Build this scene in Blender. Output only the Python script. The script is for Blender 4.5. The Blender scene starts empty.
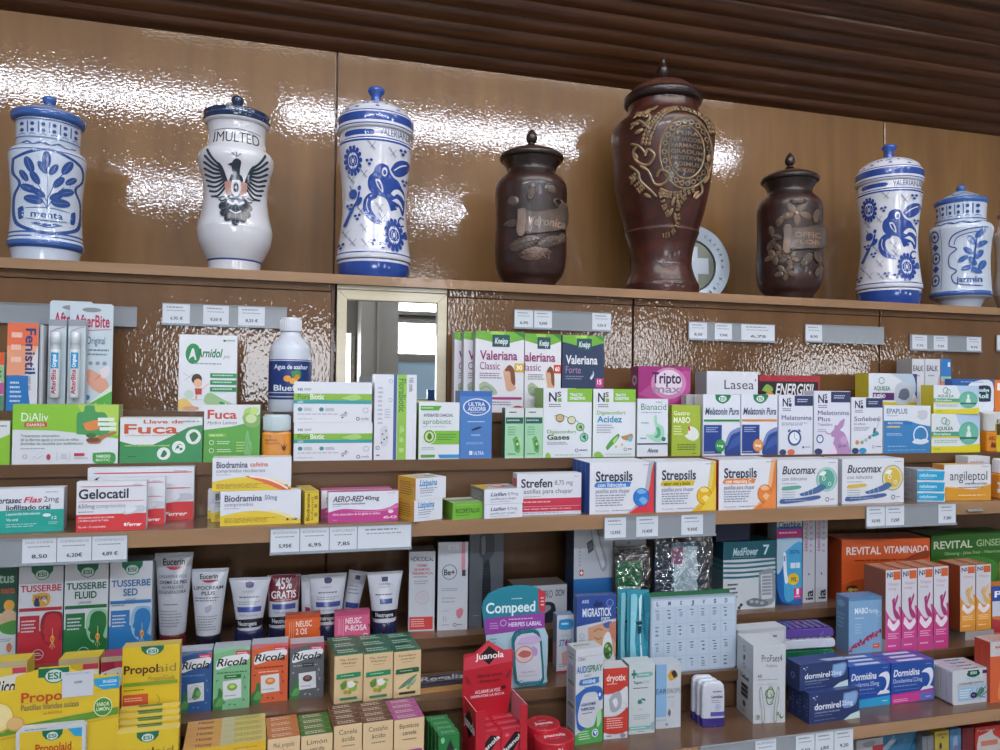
import bpy, bmesh, math, random
from mathutils import Vector, Matrix
random.seed(7)
SC = bpy.context.scene
COL = SC.collection
# ---------------------------------------------------------------- camera
CZ = 1.5
FPX = 750.0
YAW, PITCH, ROLL = math.radians(15.2), math.radians(0.95), 0.0127
F = Vector((math.sin(YAW)*math.cos(PITCH), math.cos(YAW)*math.cos(PITCH), math.sin(PITCH)))
R0 = Vector((math.cos(YAW), -math.sin(YAW), 0)); U0 = R0.cross(F)
RT = R0*math.cos(ROLL)+U0*math.sin(ROLL); UP = U0*math.cos(ROLL)-R0*math.sin(ROLL)
CAM = Vector((0, 0, CZ))
cd = bpy.data.cameras.new('camera'); cam = bpy.data.objects.new('camera', cd); COL.objects.link(cam)
cd.sensor_width = 36; cd.lens = 36*FPX/1000; cd.clip_start = .02
cam.matrix_world = Matrix(((RT.x, UP.x, -F.x, 0), (RT.y, UP.y, -F.y, 0), (RT.z, UP.z, -F.z, CZ), (0, 0, 0, 1)))
SC.camera = cam
# ---------------------------------------------------------------- exposure, world
SC.view_settings.view_transform = 'Standard'; SC.view_settings.look = 'None'
SC.view_settings.gamma = 1; SC.view_settings.use_curve_mapping = False
SC.view_settings.exposure = -0.35
W = bpy.data.worlds.new('world'); SC.world = W; W.use_nodes = True
W.node_tree.nodes['Background'].inputs[0].default_value = (0.80, 0.87, 1.0, 1)
W.node_tree.nodes['Background'].inputs[1].default_value = 0.30
LAMP_E = 85.0; LAMP_FAR = 100.0; WINDOW_E = 13.0
FILL = bpy.data.lights.new('added_fill_light', 'AREA'); FILL.shape = 'RECTANGLE'; FILL.size = 2.6; FILL.size_y = .5  # added fill light, no lamp of the shop; brightens the upper rows most
FILL.energy = 26; FILL.color = (1, .97, .93)
fo = bpy.data.objects.new('added_fill_light', FILL); COL.objects.link(fo); fo.location = (.7, .45, 3.0)
fo.rotation_euler = (math.radians(30), 0, 0)

def ray(px, py):
    return F + RT*((px-500)/FPX) + UP*((375-py)/FPX)
def at(px, py, Y):
    d = ray(px, py); return CAM + d*(Y/d.y)
def at_z(px, py, z):
    d = ray(px, py); return CAM + d*((z-CZ)/d.z)
def cross(px, py, c, rot):
    """point where the pixel's ray meets the vertical plane through c whose front runs along rot"""
    n = Vector((math.sin(rot), -math.cos(rot), 0)); d = ray(px, py)
    return CAM + d*((c-CAM).dot(n)/d.dot(n))

# ---------------------------------------------------------------- colours, materials
def lin(c):
    return c/12.92 if c <= .04045 else ((c+.055)/1.055)**2.4
_cc = {}
def rgb(h):
    if h in _cc: return _cc[h]
    s = h if len(h) == 6 else ''.join(x*2 for x in h)
    v = tuple(lin(int(s[i:i+2], 16)/255) for i in (0, 2, 4))+(1,)
    _cc[h] = v; return v
def newmat(name):
    m = bpy.data.materials.new(name); m.use_nodes = True
    return m, m.node_tree.nodes, m.node_tree.links, m.node_tree.nodes['Principled BSDF']
def attr_mat(name, rough, coat=0, bump=0, bscale=60, spec=.5, metal=0):
    m, N, L, b = newmat(name)
    a = N.new('ShaderNodeAttribute'); a.attribute_name = 'Col'
    tc = N.new('ShaderNodeTexCoord'); no = N.new('ShaderNodeTexNoise'); no.inputs['Scale'].default_value = bscale
    L.new(tc.outputs['Object'], no.inputs['Vector'])
    mx = N.new('ShaderNodeMapRange'); mx.inputs[3].default_value = rough*.8; mx.inputs[4].default_value = rough*1.25
    L.new(no.outputs[0], mx.inputs[0]); L.new(mx.outputs[0], b.inputs['Roughness'])
    L.new(a.outputs['Color'], b.inputs['Base Color'])
    b.inputs['Coat Weight'].default_value = coat; b.inputs['Coat Roughness'].default_value = .08
    b.inputs['Specular IOR Level'].default_value = spec; b.inputs['Metallic'].default_value = metal
    if bump:
        bp = N.new('ShaderNodeBump'); bp.inputs['Strength'].default_value = bump; bp.inputs['Distance'].default_value = .001
        L.new(no.outputs[0], bp.inputs['Height']); L.new(bp.outputs[0], b.inputs['Normal'])
    return m
CARD = attr_mat('printed_card', .34, 0, .05, 90, .5)
PLAST = attr_mat('moulded_plastic', .25, .3, .05, 60)
GLAZE = attr_mat('glazed_ceramic', .16, .6, .25, 35)
CLAY = attr_mat('polished_clay', .36, .35, .35, 120)
def mottle(m):
    N, L = m.node_tree.nodes, m.node_tree.links; b = N['Principled BSDF']; a = next(n for n in N if n.type == 'ATTRIBUTE')
    n2 = N.new('ShaderNodeTexNoise'); n2.inputs['Scale'].default_value = 38; n2.inputs['Detail'].default_value = 7
    L.new(next(n for n in N if n.type == 'TEX_COORD').outputs['Object'], n2.inputs['Vector'])
    cr = N.new('ShaderNodeValToRGB'); cr.color_ramp.elements[0].position = .45; cr.color_ramp.elements[1].position = .68
    cr.color_ramp.elements[0].color = (.72, .66, .64, 1); cr.color_ramp.elements[1].color = (1.28, 1.0, .92, 1)
    mx = N.new('ShaderNodeMix'); mx.data_type = 'RGBA'; mx.blend_type = 'MULTIPLY'; mx.inputs['Factor'].default_value = 1
    L.new(n2.outputs[0], cr.inputs[0]); L.new(a.outputs['Color'], mx.inputs['A']); L.new(cr.outputs[0], mx.inputs['B']); L.new(mx.outputs['Result'], b.inputs['Base Color'])
mottle(CLAY)
METAL = attr_mat('brushed_metal', .42, 0, .1, 120, .5, 1)
def wood(name, c0, c1, grain, rough, coat=.0, bump=0, bscale=(1, 1, 1), bdist=.002, crough=.08, gscale=4):
    m, N, L, b = newmat(name)
    tc = N.new('ShaderNodeTexCoord'); mp = N.new('ShaderNodeMapping'); mp.inputs['Scale'].default_value = grain
    no = N.new('ShaderNodeTexNoise'); no.inputs['Scale'].default_value = gscale; no.inputs['Detail'].default_value = 6
    no.inputs['Distortion'].default_value = .6
    L.new(tc.outputs['Object'], mp.inputs[0]); L.new(mp.outputs[0], no.inputs['Vector'])
    cr = N.new('ShaderNodeValToRGB'); cr.color_ramp.elements[0].position = .28; cr.color_ramp.elements[1].position = .7
    cr.color_ramp.elements[0].color = rgb(c0); cr.color_ramp.elements[1].color = rgb(c1)
    L.new(no.outputs[0], cr.inputs[0]); L.new(cr.outputs[0], b.inputs['Base Color'])
    b.inputs['Roughness'].default_value = rough; b.inputs['Coat Weight'].default_value = coat
    b.inputs['Coat Roughness'].default_value = crough; b.inputs['Specular IOR Level'].default_value = .35; b.inputs['Coat IOR'].default_value = 1.6
    if bump:
        m2 = N.new('ShaderNodeMapping'); m2.inputs['Scale'].default_value = bscale
        n2 = N.new('ShaderNodeTexNoise'); n2.inputs['Scale'].default_value = 1; n2.inputs['Detail'].default_value = 1
        L.new(tc.outputs['Object'], m2.inputs[0]); L.new(m2.outputs[0], n2.inputs['Vector'])
        bp = N.new('ShaderNodeBump'); bp.inputs['Strength'].default_value = bump; bp.inputs['Distance'].default_value = bdist
        L.new(n2.outputs[0], bp.inputs['Height'])
        if coat: L.new(bp.outputs[0], b.inputs['Coat Normal'])
        b2 = N.new('ShaderNodeBump'); b2.inputs['Strength'].default_value = bump*.3; b2.inputs['Distance'].default_value = bdist
        L.new(n2.outputs[0], b2.inputs['Height']); L.new(b2.outputs[0], b.inputs['Normal'])
    return m
WALL_UP = wood('varnished_wall_panel', '745028', '876134', (5, 5, .6), .5, .9, 1, (160, 160, 240), .000125, .012)
WALL_LO = wood('varnished_lower_panel', '624224', '73502e', (5, 5, .6), .5, .9, 1, (190, 190, 90), .0004, .02)
EDGE = wood('light_shelf_edge', '8d6e51', 'a6815f', (.8, 8, 8), .38, .3, .4, (60, 60, 60), .001)
TREAD = wood('brown_shelf_veneer', '5e4433', '6e523d', (.8, 6, 6), .3, .5, .25, (40, 40, 40), .0006, .12)
RISER = wood('brown_riser_veneer', '5b412b', '6c4f37', (1, 6, 6), .4, .4, .6, (60, 60, 40), .001)
DARK = wood('dark_tambour_wood', '321b0f', '5f3b25', (.5, 14, 14), .34, .3, .5, (6, 60, 60), .0006)
FRAME = wood('pale_frame_wood', 'c9bda0', 'd8cdb2', (1, 8, 8), .35, .3)
def plain(name, c, rough=.4, metal=0, emit=0, alpha=1, trans=0):
    m, N, L, b = newmat(name)
    b.inputs['Base Color'].default_value = rgb(c); b.inputs['Roughness'].default_value = rough; b.inputs['Metallic'].default_value = metal
    if emit: b.inputs['Emission Color'].default_value = rgb(c); b.inputs['Emission Strength'].default_value = emit
    b.inputs['Alpha'].default_value = alpha
    b.inputs['Transmission Weight'].default_value = trans
    return m
MIRROR = plain('mirror_glass', 'e8ecee', .01, 1)
LAMP = plain('lamp_diffuser', 'e6eeff', .5, emit=LAMP_E)
LAMP2 = plain('lamp_diffuser_far', 'e6eeff', .5, emit=LAMP_FAR)
def film(name, amount, rough=.06):
    """clear crinkled plastic: see-through with bright reflections"""
    m = bpy.data.materials.new(name); m.use_nodes = True; N, L = m.node_tree.nodes, m.node_tree.links; N.clear()
    out = N.new('ShaderNodeOutputMaterial'); mix = N.new('ShaderNodeMixShader'); tr = N.new('ShaderNodeBsdfTransparent'); gl = N.new('ShaderNodeBsdfGlossy')
    tr.inputs[0].default_value = (.95, .97, .98, 1); gl.inputs['Roughness'].default_value = rough; mix.inputs[0].default_value = amount
    tc = N.new('ShaderNodeTexCoord'); n2 = N.new('ShaderNodeTexNoise'); n2.inputs['Scale'].default_value = 38; n2.inputs['Distortion'].default_value = 2
    L.new(tc.outputs['Object'], n2.inputs['Vector'])
    bp = N.new('ShaderNodeBump'); bp.inputs['Strength'].default_value = 1; bp.inputs['Distance'].default_value = .008
    L.new(n2.outputs[0], bp.inputs['Height']); L.new(bp.outputs[0], gl.inputs['Normal'])
    L.new(tr.outputs[0], mix.inputs[1]); L.new(gl.outputs[0], mix.inputs[2]); L.new(mix.outputs[0], out.inputs[0])
    return m
FILM = film('clear_crinkled_film', .3)
RAIL = plain('clear_rail_plastic', 'aeb6bd', .2, alpha=.55)

# ---------------------------------------------------------------- mesh helpers
class MB:
    """collects coloured faces for ONE mesh object"""
    def __init__(s): s.v = []; s.f = []; s.c = []; s.sm = []
    def face(s, pts, c, smooth=False):
        i = len(s.v); s.v += [tuple(p) for p in pts]; s.f.append(tuple(range(i, i+len(pts)))); s.c.append(c); s.sm.append(smooth)
    def mesh(s, vs, fs, c, smooth=False):
        i = len(s.v); s.v += [tuple(p) for p in vs]
        for q, f in enumerate(fs):
            s.f.append(tuple(i+k for k in f)); s.c.append(c[q] if isinstance(c, list) else c); s.sm.append(smooth)
    def box(s, x0, x1, y0, y1, z0, z1, c, cs=None, ct=None):
        cs = cs or c; ct = ct or cs
        V = [(x0, y0, z0), (x1, y0, z0), (x1, y1, z0), (x0, y1, z0), (x0, y0, z1), (x1, y0, z1), (x1, y1, z1), (x0, y1, z1)]
        s.mesh(V, [(0, 1, 5, 4), (1, 2, 6, 5), (2, 3, 7, 6), (3, 0, 4, 7), (4, 5, 6, 7), (3, 2, 1, 0)], [c, cs, cs, cs, ct, cs])
    def prism(s, pts, y0, y1, c, cs=None):
        """outline in x,z pushed from y0 (front) to y1 (back)"""
        n = len(pts); V = [(x, y0, z) for x, z in pts]+[(x, y1, z) for x, z in pts]
        a = sum(pts[i][0]*pts[(i+1) % n][1]-pts[(i+1) % n][0]*pts[i][1] for i in range(n))
        fr = tuple(range(n)); bk = tuple(range(2*n-1, n-1, -1)); sd = [(i, i+n, (i+1) % n+n, (i+1) % n) for i in range(n)]
        if a < 0: fr = fr[::-1]; bk = bk[::-1]; sd = [f[::-1] for f in sd]
        s.mesh(V, [fr, bk]+sd, [c, c]+[cs or c]*n)
    def build(s, name, mat, parent=None, loc=None, rotz=0, bevel=0):
        me = bpy.data.meshes.new(name); me.from_pydata(s.v, [], s.f)
        ca = me.color_attributes.new('Col', 'FLOAT_COLOR', 'CORNER')
        arr = []
        for f, c in zip(s.f, s.c):
            cc = rgb(c) if c else (1, 1, 1, 1); arr += list(cc)*len(f)
        ca.data.foreach_set('color', arr)
        me.polygons.foreach_set('use_smooth', s.sm); me.materials.append(mat); me.update()
        o = bpy.data.objects.new(name, me); COL.objects.link(o)
        if parent: o.parent = parent
        if loc is not None: o.location = loc
        o.rotation_euler = (0, 0, rotz)
        if bevel:
            m = o.modifiers.new('bevel', 'BEVEL'); m.width = bevel; m.segments = 2; m.limit_method = 'ANGLE'
        return o
def tag(o, label, cat, group=None, kind=None):
    if label: o['label'] = label
    if cat: o['category'] = cat
    if group: o['group'] = group
    if kind: o['kind'] = kind
    return o
def empty(name, loc, rotz=0):
    o = bpy.data.objects.new(name, None); COL.objects.link(o); o.location = loc; o.rotation_euler = (0, 0, rotz)
    o.empty_display_size = .02
    return o
def copy_tree(o, dx=(0, 0, 0), label=None, parent=None):
    c = o.copy(); COL.objects.link(c)
    if parent: c.parent = parent
    else: c.location = Vector(o.location)+Vector(dx)
    if label: c['label'] = label
    for ch in [k for k in bpy.data.objects if k.parent == o]: copy_tree(ch, parent=c)
    return c

# ---------------------------------------------------------------- lettering and printing
FONT = bpy.data.fonts.load('<builtin>')
_tx = {}
def text_tris(s, bold, ital):
    k = (s, bold, ital)
    if k in _tx: return _tx[k]
    cu = bpy.data.curves.new('t', 'FONT'); cu.font = FONT; cu.body = s; cu.size = 1; cu.resolution_u = 3
    cu.offset = .022 if bold else 0; cu.shear = .25 if ital else 0; cu.fill_mode = 'BOTH'
    o = bpy.data.objects.new('t', cu); me = o.to_mesh(); me.calc_loop_triangles()
    V = [(v.co.x, v.co.y) for v in me.vertices]; T = [tuple(t.vertices) for t in me.loop_triangles]
    o.to_mesh_clear(); bpy.data.objects.remove(o); bpy.data.curves.remove(cu)
    if not V: V = [(0, 0), (1, 0), (0, 1)]; T = []
    _tx[k] = (V, T, min(v[0] for v in V), max(v[0] for v in V)); return _tx[k]
CAP = .69
def smooth_line(P, n=5):
    if len(P) < 3: return P
    out = []
    for i in range(len(P)-1):
        p0 = P[max(i-1, 0)]; p1 = P[i]; p2 = P[i+1]; p3 = P[min(i+2, len(P)-1)]
        for k in range(n):
            t = k/n; out.append(tuple(.5*((2*b)+(c-a)*t+(2*a-5*b+4*c-d)*t*t+(3*b-a-3*c+d)*t**3) for a, b, c, d in zip(p0, p1, p2, p3)))
    out.append(P[-1]); return out
def split_tris(tris, L):
    out = []; st = list(tris)
    while st:
        a, b, c = st.pop()
        e = [((a[0]-b[0])**2+(a[1]-b[1])**2, 0), ((b[0]-c[0])**2+(b[1]-c[1])**2, 1), ((c[0]-a[0])**2+(c[1]-a[1])**2, 2)]
        m, k = max(e)
        if m <= L*L: out.append((a, b, c)); continue
        if k == 1: a, b, c = b, c, a
        elif k == 2: a, b, c = c, a, b
        h = tuple((x+y)/2 for x, y in zip(a, b)); st += [(a, h, c), (h, b, c)]
    return out
def deco(mb, spec, Wd, Ht, mp, curved=False, eps=.00013, base=1):
    """print a design on a face. x 0..100 left to right, y 0..100 top to bottom; mp(x, y, lift) -> 3D (x, y in metres from top left)"""
    lay = base
    lift = (lambda q: min(q, 20)*.00006+max(q-20, 0)*.000008) if curved else (lambda q: min(q, 8)*eps*.6+max(q-8, 0)*.000015)
    def put(tris, col, h=None):
        if curved: tris = split_tris(tris, Wd*.045)
        else: tris = [tuple((min(max(p[0], 0), Wd), min(max(p[1], 0), Ht))+tuple(p[2:]) for p in t) for t in tris]
        for t in tris:
            ar = (t[1][0]-t[0][0])*(t[2][1]-t[0][1])-(t[2][0]-t[0][0])*(t[1][1]-t[0][1])
            if abs(ar) < 1e-13: continue
            if ar > 0: t = (t[0], t[2], t[1])      # y runs down, so flip
            mb.face([mp(p[0], p[1], lift(lay)+(p[2] if len(p) > 2 else 0)) for p in t], col, curved)
    sx, sy = Wd/100, Ht/100
    for cmd in spec.split(';'):
        a = cmd.split()
        if not a: continue
        k = a[0]; lay += 1
        if k == 'r':
            x0, y0, x1, y1 = [float(q) for q in a[1:5]]; q = [(x0*sx, y0*sy), (x1*sx, y0*sy), (x1*sx, y1*sy), (x0*sx, y1*sy)]
            put([(q[0], q[1], q[2]), (q[0], q[2], q[3])], a[5])
        elif k in 'eE':
            cx, cy, rx, ry = [float(q) for q in a[1:5]]; n = 20; col = a[5]
            ang = math.radians(float(a[6])) if len(a) > 6 else None; h = float(a[7]) if len(a) > 7 else 0
            pt = []
            for i in range(n):
                t = 2*math.pi*i/n; ex, ey = rx*math.cos(t), ry*math.sin(t)
                if ang is None: pt.append((cx*sx+ex*sx, cy*sy+ey*sy, 0))
                else: pt.append((cx*sx+(ex*math.cos(ang)-ey*math.sin(ang))*sx, cy*sy-(ex*math.sin(ang)+ey*math.cos(ang))*sx, 0))
            c = (cx*sx, cy*sy, h)
            if h:
                mid = [((p[0]*.62+c[0]*.38), (p[1]*.62+c[1]*.38), h*.85) for p in pt]
                put([(mid[i], mid[(i+1) % n], c) for i in range(n)], col)
                put([(pt[i], pt[(i+1) % n], mid[i]) for i in range(n)]+[(pt[(i+1) % n], mid[(i+1) % n], mid[i]) for i in range(n)], col)
            else: put([(pt[i], pt[(i+1) % n], c) for i in range(n)], col)
        elif k == 'o':      # ring: cx cy r width col (percent of the width)
            cx, cy, r, w = [float(q) for q in a[1:5]]; n = 28; o1 = []; o2 = []
            for i in range(n):
                t = 2*math.pi*i/n; o1.append((cx*sx+math.cos(t)*r*sx, cy*sy+math.sin(t)*r*sx)); o2.append((cx*sx+math.cos(t)*(r-w)*sx, cy*sy+math.sin(t)*(r-w)*sx))
            put([(o1[i], o1[(i+1) % n], o2[i]) for i in range(n)]+[(o2[i], o1[(i+1) % n], o2[(i+1) % n]) for i in range(n)], a[5])
        elif k in 'pP':
            v = [float(q) for q in a[2:]]; P = [(v[i], v[i+1]) for i in range(0, len(v), 2)]
            if k == 'P': P = smooth_line(P+[P[0]], 4)[:-1]
            P = [(x*sx, y*sy) for x, y in P]
            from mathutils.geometry import tessellate_polygon
            T = tessellate_polygon([[Vector((x, y, 0)) for x, y in P]])
            put([tuple(P[i] for i in t) for t in T], a[1])
        elif k == 'Q':      # Q col height x y ... : raised plate with an upright rim
            h = float(a[2]); v = [float(q) for q in a[3:]]; P = [(v[i], v[i+1]) for i in range(0, len(v), 2)]
            P = [(x*sx, y*sy) for x, y in smooth_line(P+[P[0]], 4)[:-1]]
            from mathutils.geometry import tessellate_polygon
            T = tessellate_polygon([[Vector((x, y, 0)) for x, y in P]]); n = len(P); cx = sum(p[0] for p in P)/n; cy = sum(p[1] for p in P)/n
            put([tuple((P[i][0], P[i][1], h) for i in t) for t in T], a[1])
            O = [(cx+(x-cx)*1.05, cy+(y-cy)*1.05, 0) for x, y in P]
            put([(O[i], O[(i+1) % n], (P[i][0], P[i][1], h)) for i in range(n)]+[(O[(i+1) % n], (P[(i+1) % n][0], P[(i+1) % n][1], h), (P[i][0], P[i][1], h)) for i in range(n)], a[1])
        elif k in 'sS':     # s col width x y x y ... ; S raises it
            v = [float(q) for q in a[3:]]; h = 0
            w = float(a[2])*sx/2; P = [(v[i]*sx, v[i+1]*sy) for i in range(0, len(v)-1, 2)]
            if k == 'S': h = v[-1]; P = [(v[i]*sx, v[i+1]*sy) for i in range(0, len(v)-2, 2)]
            P = smooth_line(P); Lp = []; Rp = []; M = []
            for i, p in enumerate(P):
                q0 = P[max(i-1, 0)]; q1 = P[min(i+1, len(P)-1)]; dx, dy = q1[0]-q0[0], q1[1]-q0[1]; d = math.hypot(dx, dy) or 1
                tp = 1 if 0 < i < len(P)-1 else .5
                Lp.append((p[0]-dy/d*w*tp, p[1]+dx/d*w*tp, 0)); Rp.append((p[0]+dy/d*w*tp, p[1]-dx/d*w*tp, 0)); M.append((p[0], p[1], h))
            T = []
            for i in range(len(P)-1):
                if h: T += [(Lp[i], Lp[i+1], M[i]), (M[i], Lp[i+1], M[i+1]), (M[i], M[i+1], Rp[i]), (Rp[i], M[i+1], Rp[i+1])]
                else: T += [(Lp[i], Lp[i+1], Rp[i]), (Rp[i], Lp[i+1], Rp[i+1])]
            put(T, a[1])
        elif k == 't':      # t x0 y0 x1 y1 col style text
            x0, y0, x1, y1 = [float(q) for q in a[1:5]]; col, st = a[5], a[6]; s = ' '.join(a[7:])
            V, T, m0, m1 = text_tris(s, 'b' in st, 'i' in st)
            if 'v' in st or 'V' in st:
                L = abs(y1-y0)*sy; hh = (x1-x0)*sx
                if 'v' in st: g = [(x1*sx-(p[1]/CAP)*hh, y1*sy-(p[0]-m0)/(m1-m0)*L) for p in V]
                else: g = [(x0*sx+(p[1]/CAP)*hh, y0*sy+(p[0]-m0)/(m1-m0)*L) for p in V]
            else:
                g = [(x0*sx+(p[0]-m0)/(m1-m0)*(x1-x0)*sx, y1*sy-p[1]/CAP*(y1-y0)*sy) for p in V]
            hz_ = .0042 if 'h' in st else 0
            put([tuple((g[i][0], g[i][1], hz_) for i in t) for t in T], col)
        elif k == 'l':      # rows of print too small to read
            x0, y0, x1, y1 = [float(q) for q in a[1:5]]; n = int(a[5]); col = a[6]; rr = random.Random(cmd)
            for i in range(n):
                ya = y0+(y1-y0)*(i+.2)/n; yb = y0+(y1-y0)*(i+.62)/n; x = x0; xe = x1-(x1-x0)*rr.random()*.25
                while x < xe:
                    w = (x1-x0)*rr.uniform(.05, .16); xx = min(x+w, xe); q = [(x*sx, ya*sy), (xx*sx, ya*sy), (xx*sx, yb*sy), (x*sx, yb*sy)]
                    put([(q[0], q[1], q[2]), (q[0], q[2], q[3])], col); x = xx+(x1-x0)*.025
    return lay
def flat_map(x0, z1, y):
    return lambda x, y_, e: (x0+x, y-e, z1-y_)
# ---------------------------------------------------------------- where the shelves stand
Y_UP = 1.68                     # upper wall panel
Y1, YA, YB, YC = 1.42, 1.335, 1.255, 1.15     # front edges: jar shelf, then the three upper steps
Y_REC = 1.31                    # wall of the recess under the third step
YD, YE, YF = 1.17, 1.08, 0.98   # three lower steps
Z1 = at(500, 282.5, Y1).z; ZA = at(500, 412.5, YA).z; ZB = at(500, 458.5, YB).z; ZC = at(500, 518.2, YC).z
ZD = at(500, 632.5, YD).z; ZE = at(500, 692.5, YE).z; ZF = at(500, 771.5, YF).z
Z_TOP = at(500, 73, Y_UP).z
XL, XR = -.95, 2.3
SHELF = {'1': (Y1, Z1), 'A': (YA, ZA), 'B': (YB, ZB), 'C': (YC, ZC), 'D': (YD, ZD), 'E': (YE, ZE), 'F': (YF, ZF)}
def struct(name, mb, mat, **k):
    o = mb.build(name, mat, **k); o['kind'] = 'structure'; return o
m = MB(); sx = [XL, at(335.5, 160, Y_UP).x, at(632, 160, Y_UP).x, at(884, 160, Y_UP).x, XR]
for i in range(4):
    a, b = sx[i]+(.0016 if i else 0), sx[i+1]-.0016
    m.box(a, b, Y_UP, Y_UP+.016, Z1-.0, Z_TOP+.03, '888')
struct('wall_upper', m, WALL_UP, bevel=.0015)
m = MB(); m.box(XL, XR, Y_UP+.0162, Y_UP+.03, -.0, Z_TOP+.05, '888'); struct('wall_back', m, DARK)
# lower wall, set forward under the jar shelf; an opening holds the mirror
YW = Y1+.012
lx = [XL, at(331.5, 360, YW).x, at(447, 360, YW).x, at(633, 330, YW).x, at(879.5, 330, YW).x, XR]
m = MB()
for i in range(5):
    if i == 1: continue
    a, b = lx[i]+.002, lx[i+1]-(.002 if i != 2 else .002)
    if i == 2: a = lx[2]
    m.box(a, b, YW, YW+.016, ZA-.03, Z1-.032, '888'); m.box(a, b, YW-.0015, YW+.0145, Z1-.031, Z1-.013, '888')
m.box(lx[1]+.006, lx[2], YW+.045, YW+.055, ZA-.03, Z1-.013, '888')
struct('wall_lower', m, WALL_LO, bevel=.001)
m = MB(); m.box(lx[1]-.0018, lx[1]+.004, YW-.001, YW+.02, ZA-.02, Z1-.013, '888'); struct('trim_1', m, DARK)
def shelf(name, label, Yf, z, th, Yb, emat=EDGE, x1=XR):
    m = MB(); m.box(XL, x1, Yf, Yb, z-th, z, '888'); o = m.build(name, TREAD, bevel=.0012)
    e = MB(); e.box(XL, x1, Yf-.0012, Yf-.0001, z-th, z, '888'); e.build('front_edge', emat, o, bevel=.0004)
    tag(o, label, 'shelf'); return o
sh1 = shelf('display_shelf', 'long light wooden shelf the ceramic jars and urns stand on', Y1, Z1, .0175, Y_UP-.0005)
for k, (Yf, z, th, Yb, zb, lab) in {
    'A': (YA, ZA, .017, YW-.003, ZB, 'highest brown step of the stepped shelving, behind the green and white boxes'),
    'B': (YB, ZB, .019, YA+.003, ZC, 'second brown step of the shelving, under the row of green and white boxes'),
    'C': (YC, ZC, .0235, YB+.003, None, 'third shelf with a light front edge carrying the lozenge boxes and price rails'),
    'D': (YD, ZD, .0165, Y_REC-.001, ZE, 'brown shelf in the recess holding the cream tubes and the orange carton'),
    'E': (YE, ZE, .0165, YD+.011, ZF, 'brown step holding the herbal sweet cartons and the calendar pill pack'),
    'F': (YF, ZF, .019, YE+.011, None, 'lowest glossy brown shelf under the white hand-logo carton and navy boxes')}.items():
    o = shelf('stepped_shelf', lab, Yf, z, th, Yb, EDGE if k in 'CF' else RISER, x1=XR)
    if zb is not None:
        r = MB(); yb = Yf+(.004 if k in 'AB' else .012); r.box(XL, XR, yb, yb+.01, zb+.0002, z-th-.0002, '888'); r.build('riser', RISER, o)
m = MB()
q = [XL, at(326, 560, Y_REC).x, at(626, 560, Y_REC).x, at(877, 525, Y_REC).x, XR]
for i in range(4): m.box(q[i]+.0015, q[i+1]-.0015, Y_REC, Y_REC+.012, ZD-.02, ZC-.024, '888')
struct('wall_recess', m, WALL_LO, bevel=.001)
# under the lowest shelf: a dark back and the floor
m = MB(); m.box(XL, XR, YF+.15, YF+.165, ZF-.42, ZF-.02, '888'); struct('wall_under', m, TREAD)
# ceiling of dark rippled boards running along the wall
m = MB(); Yc0, Yc1 = Y_UP+.004, 1.33; n = 160; prev = None; SL = .66
for i in range(n+1):
    y = Yc0+(Yc1-Yc0)*i/n; d = (Yc0-y); ph = (d/.0300) % 1; wv = .0042*math.sin(math.pi*ph)**.6 if ph else 0
    z = Z_TOP+d*SL-wv+(.002 if int(d/.0300) % 2 else 0); y -= wv*.4
    if prev: m.face([(XL, prev[0], prev[1]), (XL, y, z), (XR+.5, y, z), (XR+.5, prev[0], prev[1])][::-1], '888', True)
    prev = (y, z)
zt2 = Z_TOP+(Yc0-Yc1)*SL
m.prism([(0, 0), (0, 0), (0, 0)], 0, 0, '888') if 0 else None
m.box(XL, XR+.5, Yc1-.02, Yc1+.004, zt2-.004, zt2+.5, '888'); m.box(XL, XR+.5, Yc1, Y_UP+.05, zt2+.01, zt2+.03, '888')
struct('ceiling', m, DARK)
m = MB(); m.box(-4, 8, -5, 2.0, -.02, 0, '888'); struct('floor', m, plain('pale_tiles', 'a8a49c', .3))
# ---------------------------------------------------------------- mirror in its pale frame
x0, x1 = at(336.2, 350, YW-.004).x, at(446.5, 350, YW-.004).x
zt = Z1-.0265; w = .0185
root = empty('framed_mirror', ((x0+x1)/2, YW+.008, ZA)); hw = (x1-x0)/2
tag(root, 'square mirror in a pale wooden frame set under the jar shelf', 'mirror')
H = zt-ZA; m = MB(); D0, D1 = -.012, .006
V = lambda pts: [(p[0], p[1]) for p in pts]
for pts in ([(-hw, 0), (-hw+w, w), (-hw+w, H-w), (-hw, H)], [(hw, 0), (hw, H), (hw-w, H-w), (hw-w, w)],
            [(-hw, H), (-hw+w, H-w), (hw-w, H-w), (hw, H)], [(-hw, 0), (hw, 0), (hw-w, w), (-hw+w, w)]):
    m.prism(pts, D0, D1, '888')
m.build('frame', FRAME, root, bevel=.0012)
m = MB(); m.box(-hw+w, hw-w, -.002, .002, w, H-w, '888'); m.build('mirror_pane', MIRROR, root)
m = MB(); m.box(x0, x1, YW-.004, YW+.02, Z1-.0255, Z1-.0178, '888'); struct('trim_2', m, FRAME)
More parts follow.
